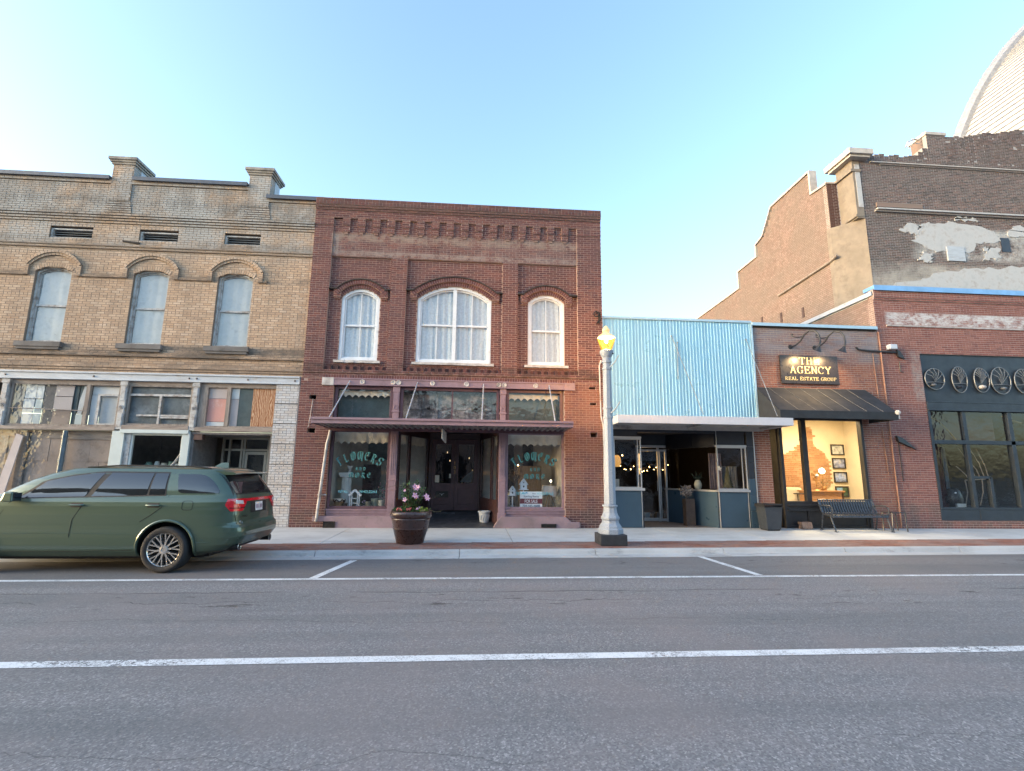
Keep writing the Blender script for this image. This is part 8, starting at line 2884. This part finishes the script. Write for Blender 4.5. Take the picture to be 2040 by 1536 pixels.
def wheel(parent, cx, cy, sgn):
    """sgn -1: faces the road (towards the camera)"""
    cz = CZ + WR
    w = .245
    ring = lambda prof: prof
    t = MB()
    N = 48
    prof = [(.262, 0), (.275, -.012), (.325, -.022), (.355, -.012), (.370, .02), (WR, .06), (WR, w - .06), (.370, w - .02), (.355, w), (.275, w), (.262, w)]
    for r, d in prof:
        for j in range(N):
            a = 2 * pi * j / N
            t.v.append((cx + r * cos(a), cy - sgn * -1 * d if sgn > 0 else cy + d, cz + r * sin(a)))
    for k in range(len(prof) - 1):
        for j in range(N):
            t.f.append((k * N + j, k * N + (j + 1) % N, (k + 1) * N + (j + 1) % N, (k + 1) * N + j)); t.m.append(0)
    # (for the far side the wheel simply faces the other way)
    wh = t.build('wheel', M_TYRE, parent, smooth=True, angle=50)
    yy = lambda d: cy + d if sgn < 0 else cy - d
    rm = MB()
    prof = [(.268, .0), (.262, -.012), (.250, .0), (.244, .05), (.240, .15)]
    for r, d in prof:
        for j in range(N):
            a = 2 * pi * j / N
            rm.v.append((cx + r * cos(a), yy(d), cz + r * sin(a)))
    for k in range(len(prof) - 1):
        for j in range(N):
            rm.f.append((k * N + j, k * N + (j + 1) % N, (k + 1) * N + (j + 1) % N, (k + 1) * N + j)); rm.m.append(0)
    rm.build('rim', M_RIM, wh, smooth=True, angle=40)
    dk = MB()
    dk.v += [(cx + .242 * cos(2 * pi * j / N), yy(.12), cz + .242 * sin(2 * pi * j / N)) for j in range(N)]
    dk.f.append(tuple(range(N))); dk.m.append(0)
    dk.build('brake_disc', M_RIMD, wh)
    for k in range(10):
        a = 2 * pi * k / 10 + .16
        P = lambda r, an, off, d: (cx + r * cos(an) - off * sin(an), yy(d), cz + r * sin(an) + off * cos(an))
        sp = MB()
        for r0, r1, b0, b1, w0, w1 in ((.055, .13, a, a, .017, .013), (.12, .252, a + .02, a + .15, .008, .010), (.12, .252, a - .02, a - .15, .008, .010)):
            sp.mesh([P(r0, b0, -w0, .0), P(r0, b0, w0, .0), P(r1, b1, w1, -.004), P(r1, b1, -w1, -.004), P(r0, b0, -w0, .05), P(r0, b0, w0, .05), P(r1, b1, w1, .05), P(r1, b1, -w1, .05)],
                    [(0, 1, 2, 3), (0, 4, 5, 1), (1, 5, 6, 2), (2, 6, 7, 3), (3, 7, 4, 0)])
        sp.build('spoke', M_RIM, wh)
    hb = MB()
    for r, d in ((.070, .01), (.066, -.012), (.035, -.016), (.033, -.008), (.004, -.008)):
        for j in range(20):
            a = 2 * pi * j / 20
            hb.v.append((cx + r * cos(a), yy(d), cz + r * sin(a)))
    for k in range(4):
        for j in range(20):
            hb.f.append((k * 20 + j, k * 20 + (j + 1) % 20, (k + 1) * 20 + (j + 1) % 20, (k + 1) * 20 + j)); hb.m.append(0)
    hb.build('hub_cap', M_RIM, wh, smooth=True, angle=30)
    return wh


for wx in WX:
    wheel(SUV, CX0 - wx, CYC - .955, -1)
    wheel(SUV, CX0 - wx, CYC + .955, 1)
MB().box(CX0 - 4.6, CX0 - .6, CYC - .62, CYC + .62, CZ + .22, CZ + .42).build('underbody', M_TRIM, SUV)

# tail: rear window, lamps in one band, plate, badges, bumper, spoiler, fin
def band(y0, x0, z0f, z1f, name, mat, off=.006, ns=26, nt_=6, parent=SUV):
    """strip running from local side position x0 round the corner to rear position y0"""
    def fn(s, t):
        pa = phi_side(x0, 1.0)
        pb = phi_rear(y0, 1.0)
        p = pa + (pb - pa) * s
        z = z0f(s) + (z1f(s) - z0f(s)) * t
        return p, z
    return patch(name, fn, ns, nt_, mat, parent, off)


patch('rear_window', lambda s, t: (phi_rear((-.76 + 1.52 * s) * (1 - .10 * t), 1.285 + .31 * t), 1.285 + .31 * t), 24, 10, M_CGL, SUV, .006)
patch('rear_window_trim', lambda s, t: (phi_rear((-.80 + 1.60 * s) * (1 - .10 * t), 1.262 + .35 * t), 1.262 + .35 * t), 24, 10, M_TRIM, SUV, .003)
for sgn in (-1, 1):
    def lampf(s, t, x0=.30, y0=-.50):
        pa, pb = phi_side(x0, 1.06), phi_rear(y0, 1.06)
        p = pa + (pb - pa) * s
        zt = 1.195
        zb = .985 + .10 * max(0, (.22 - s) / .22) + .13 * max(0, (s - .86) / .14) ** 1.3
        z = zb + (zt - zb) * t
        return (p if sgn < 0 else -p), z
    L_ = patch('tail_light', lampf, 34, 8, M_REDL, SUV, .010)

    def lens(s, t, x0=.17, y0=-.62):
        pa, pb = phi_side(x0, 1.09), phi_rear(y0, 1.09)
        p = pa + (pb - pa) * s
        z = 1.10 + .015 * (1 - s) + .06 * t
        return (p if sgn < 0 else -p), z
    patch('reversing_lens', lens, 20, 3, M_CLRL, L_, .014)

    def inner(s, t, x0=.24, y0=-.60):
        pa, pb = phi_side(x0, 1.0), phi_rear(y0, 1.0)
        p = pa + (pb - pa) * s
        return (p if sgn < 0 else -p), .1 + .93 + .018 * t
    patch('lamp_groove', inner, 20, 2, pm('dark_red_lens', (.16, .004, .01), .2, coat=1), L_, .012)
patch('lamp_bar', lambda s, t: (phi_rear(-.52 + 1.04 * s, 1.15), 1.14 + .05 * t), 20, 3, M_REDL, SUV, .010)
patch('number_plate_recess', lambda s, t: (phi_rear(-.34 + .68 * s, 1.0), .93 + .19 * t), 10, 4, M_TRIM, SUV, .004)
pl_ = patch('number_plate', lambda s, t: (phi_rear(-.16 + .31 * s, 1.0), .955 + .155 * t), 6, 3, pm('plate_white', (.62, .62, .62), .5), SUV, .012)
for k in range(7):
    if k == 3:
        continue
    patch('plate_mark', lambda s, t, k=k: (phi_rear(-.125 + .038 * k + .022 * s, 1.0), .995 + .07 * t), 1, 1, pm('plate_ink', (.22, .10, .16), .6), pl_, .0135)
text_r = []


def rear_text(s, size, y0, z0, mat, name, sx=1.0):
    cu = bpy.data.curves.new(name, 'FONT')
    cu.body = s
    cu.size = size
    cu.align_x = 'CENTER'
    tmp = bpy.data.objects.new('tmp_text', cu)
    COL.objects.link(tmp)
    me = bpy.data.meshes.new_from_object(tmp.evaluated_get(bpy.context.evaluated_depsgraph_get()))
    bpy.data.objects.remove(tmp, do_unlink=True)
    o_ = np.array(WLOC[SUV.name])
    for v in me.vertices:
        y, z = y0 + v.co.x * sx, z0 + v.co.y
        P = surf(phi_rear(y, z), z, .013)
        v.co = Vector(P) - Vector(o_)
    me.materials.clear()
    me.materials.append(mat)
    o = bpy.data.objects.new(name, me)
    COL.objects.link(o)
    o.parent = SUV
    WLOC[o.name] = tuple(o_)


rear_text('DODGE', .05, .12, 1.147, M_CLRL, 'lettering', 1.4)
rear_text('DURANGO', .045, -.60, .875, M_CHROME, 'badge', 1.0)
MB().tube([surf(phi_rear(-.70 + .028 * cos(k * pi / 6), .80), .80 + .028 * sin(k * pi / 6), .006) for k in range(13)], .003, 5).build('badge', M_CHROME, SUV)
seam_r = lambda pts, r=.004, mat=M_GAP, name='panel_gap': MB().tube([surf(phi_rear(y, z), z, .002) for y, z in pts], r, 5).build(name, mat, SUV)
seam_r([(-.80, 1.25), (-.82, .96), (-.80, .77), (.80, .77), (.82, .96), (.80, 1.25)])
seam_r([(-.86, .745), (0, .75), (.86, .745)], .006)
patch('bumper_insert', lambda s, t: (phi_rear(-.45 + .9 * s, .5), .30 + .11 * t - .03 * abs(s - .5)), 16, 4, M_TRIM, SUV, .004)
for sgn in (-1, 1):
    e = MB().tube([(CX0 - .10, CYC + sgn * .66, CZ + .385), (CX0 - .30, CYC + sgn * .68, CZ + .38)], .055, 14).build('exhaust_tip', M_TRIM, SUV, smooth=True)
    MB().tube([(CX0 - .095, CYC + sgn * .66 + .056 * cos(k * pi / 8), CZ + .385 + .056 * sin(k * pi / 8)) for k in range(17)], .006, 6).build('exhaust_ring', M_CHROME, e, smooth=True)
seam_r([(-.93, .52), (-.80, .54), (-.60, .44), (0, .43), (.60, .44), (.80, .54)], .010, M_CAR, 'bumper_crease')
seam([(.02, .53), (.2, .525), (.55, .48), (.72, .475)], .010, M_CAR, .0, SUV, 'bumper_crease')
# spoiler
sp = MB()
NS = 18
for i in range(NS + 1):
    y = -.70 + 1.40 * i / NS
    k = 1 - (abs(y) / .70) ** 4 * .35
    zr_ = 1.675 - .02 * (abs(y) / .7) ** 2
    for dx, dz in ((.62, .012), (.30, -.012), (.235 + .06 * (1 - k), -.035), (.25 + .06 * (1 - k), -.055), (.45, -.06)):
        sp.v.append((CX0 - dx, CYC + y, CZ + zr_ + dz))
for i in range(NS):
    for j in range(5):
        a, b = i * 5 + j, i * 5 + (j + 1) % 5
        sp.f.append((a, b, b + 5, a + 5)); sp.m.append(0)
sp.f.append(tuple(range(5))); sp.m.append(0)
sp.f.append(tuple(NS * 5 + j for j in reversed(range(5)))); sp.m.append(0)
sp.build('spoiler', M_CAR, SUV, smooth=True, angle=35)
MB().hexa([(CX0 - .98, CYC - .035, CZ + 1.73), (CX0 - .70, CYC - .03, CZ + 1.70), (CX0 - .70, CYC + .03, CZ + 1.70), (CX0 - .98, CYC + .035, CZ + 1.73)], [(CX0 - .84, CYC - .006, CZ + 1.82), (CX0 - .72, CYC - .008, CZ + 1.82), (CX0 - .72, CYC + .008, CZ + 1.82), (CX0 - .84, CYC + .006, CZ + 1.82)]).build('aerial_fin', M_CAR, SUV, bevel=.01)
MB().tube([surf(phi_rear(.10, 1.29), 1.29, .02), surf(phi_rear(.55, 1.305), 1.305, .02)], .012, 6).build('rear_wiper', M_TRIM, SUV)
for sgn in (-1, 1):
    MB().tube([(CX0 - x, CYC + sgn * (.655 if sgn < 0 else .655), CZ + z) for x, z in ((.70, 1.70), (1.0, 1.735), (2.2, 1.74), (2.75, 1.70))], .014, 6).build('roof_rail', M_TRIM, SUV, smooth=True)
    # windscreen and headlights (turned away from the camera but part of the car)
    patch('headlight', lambda s, t: ((pi - phi_rear((.55 + .38 * s) * 1, .85)) * (1 if sgn > 0 else -1), .80 + .12 * t), 10, 3, M_CLRL, SUV, .006)
patch('windscreen', lambda s, t: (pi - phi_rear((-.70 + 1.40 * s) * (1 - .12 * t), 1.26 + .40 * t), 1.26 + .40 * t), 16, 10, M_CGL, SUV, .005)
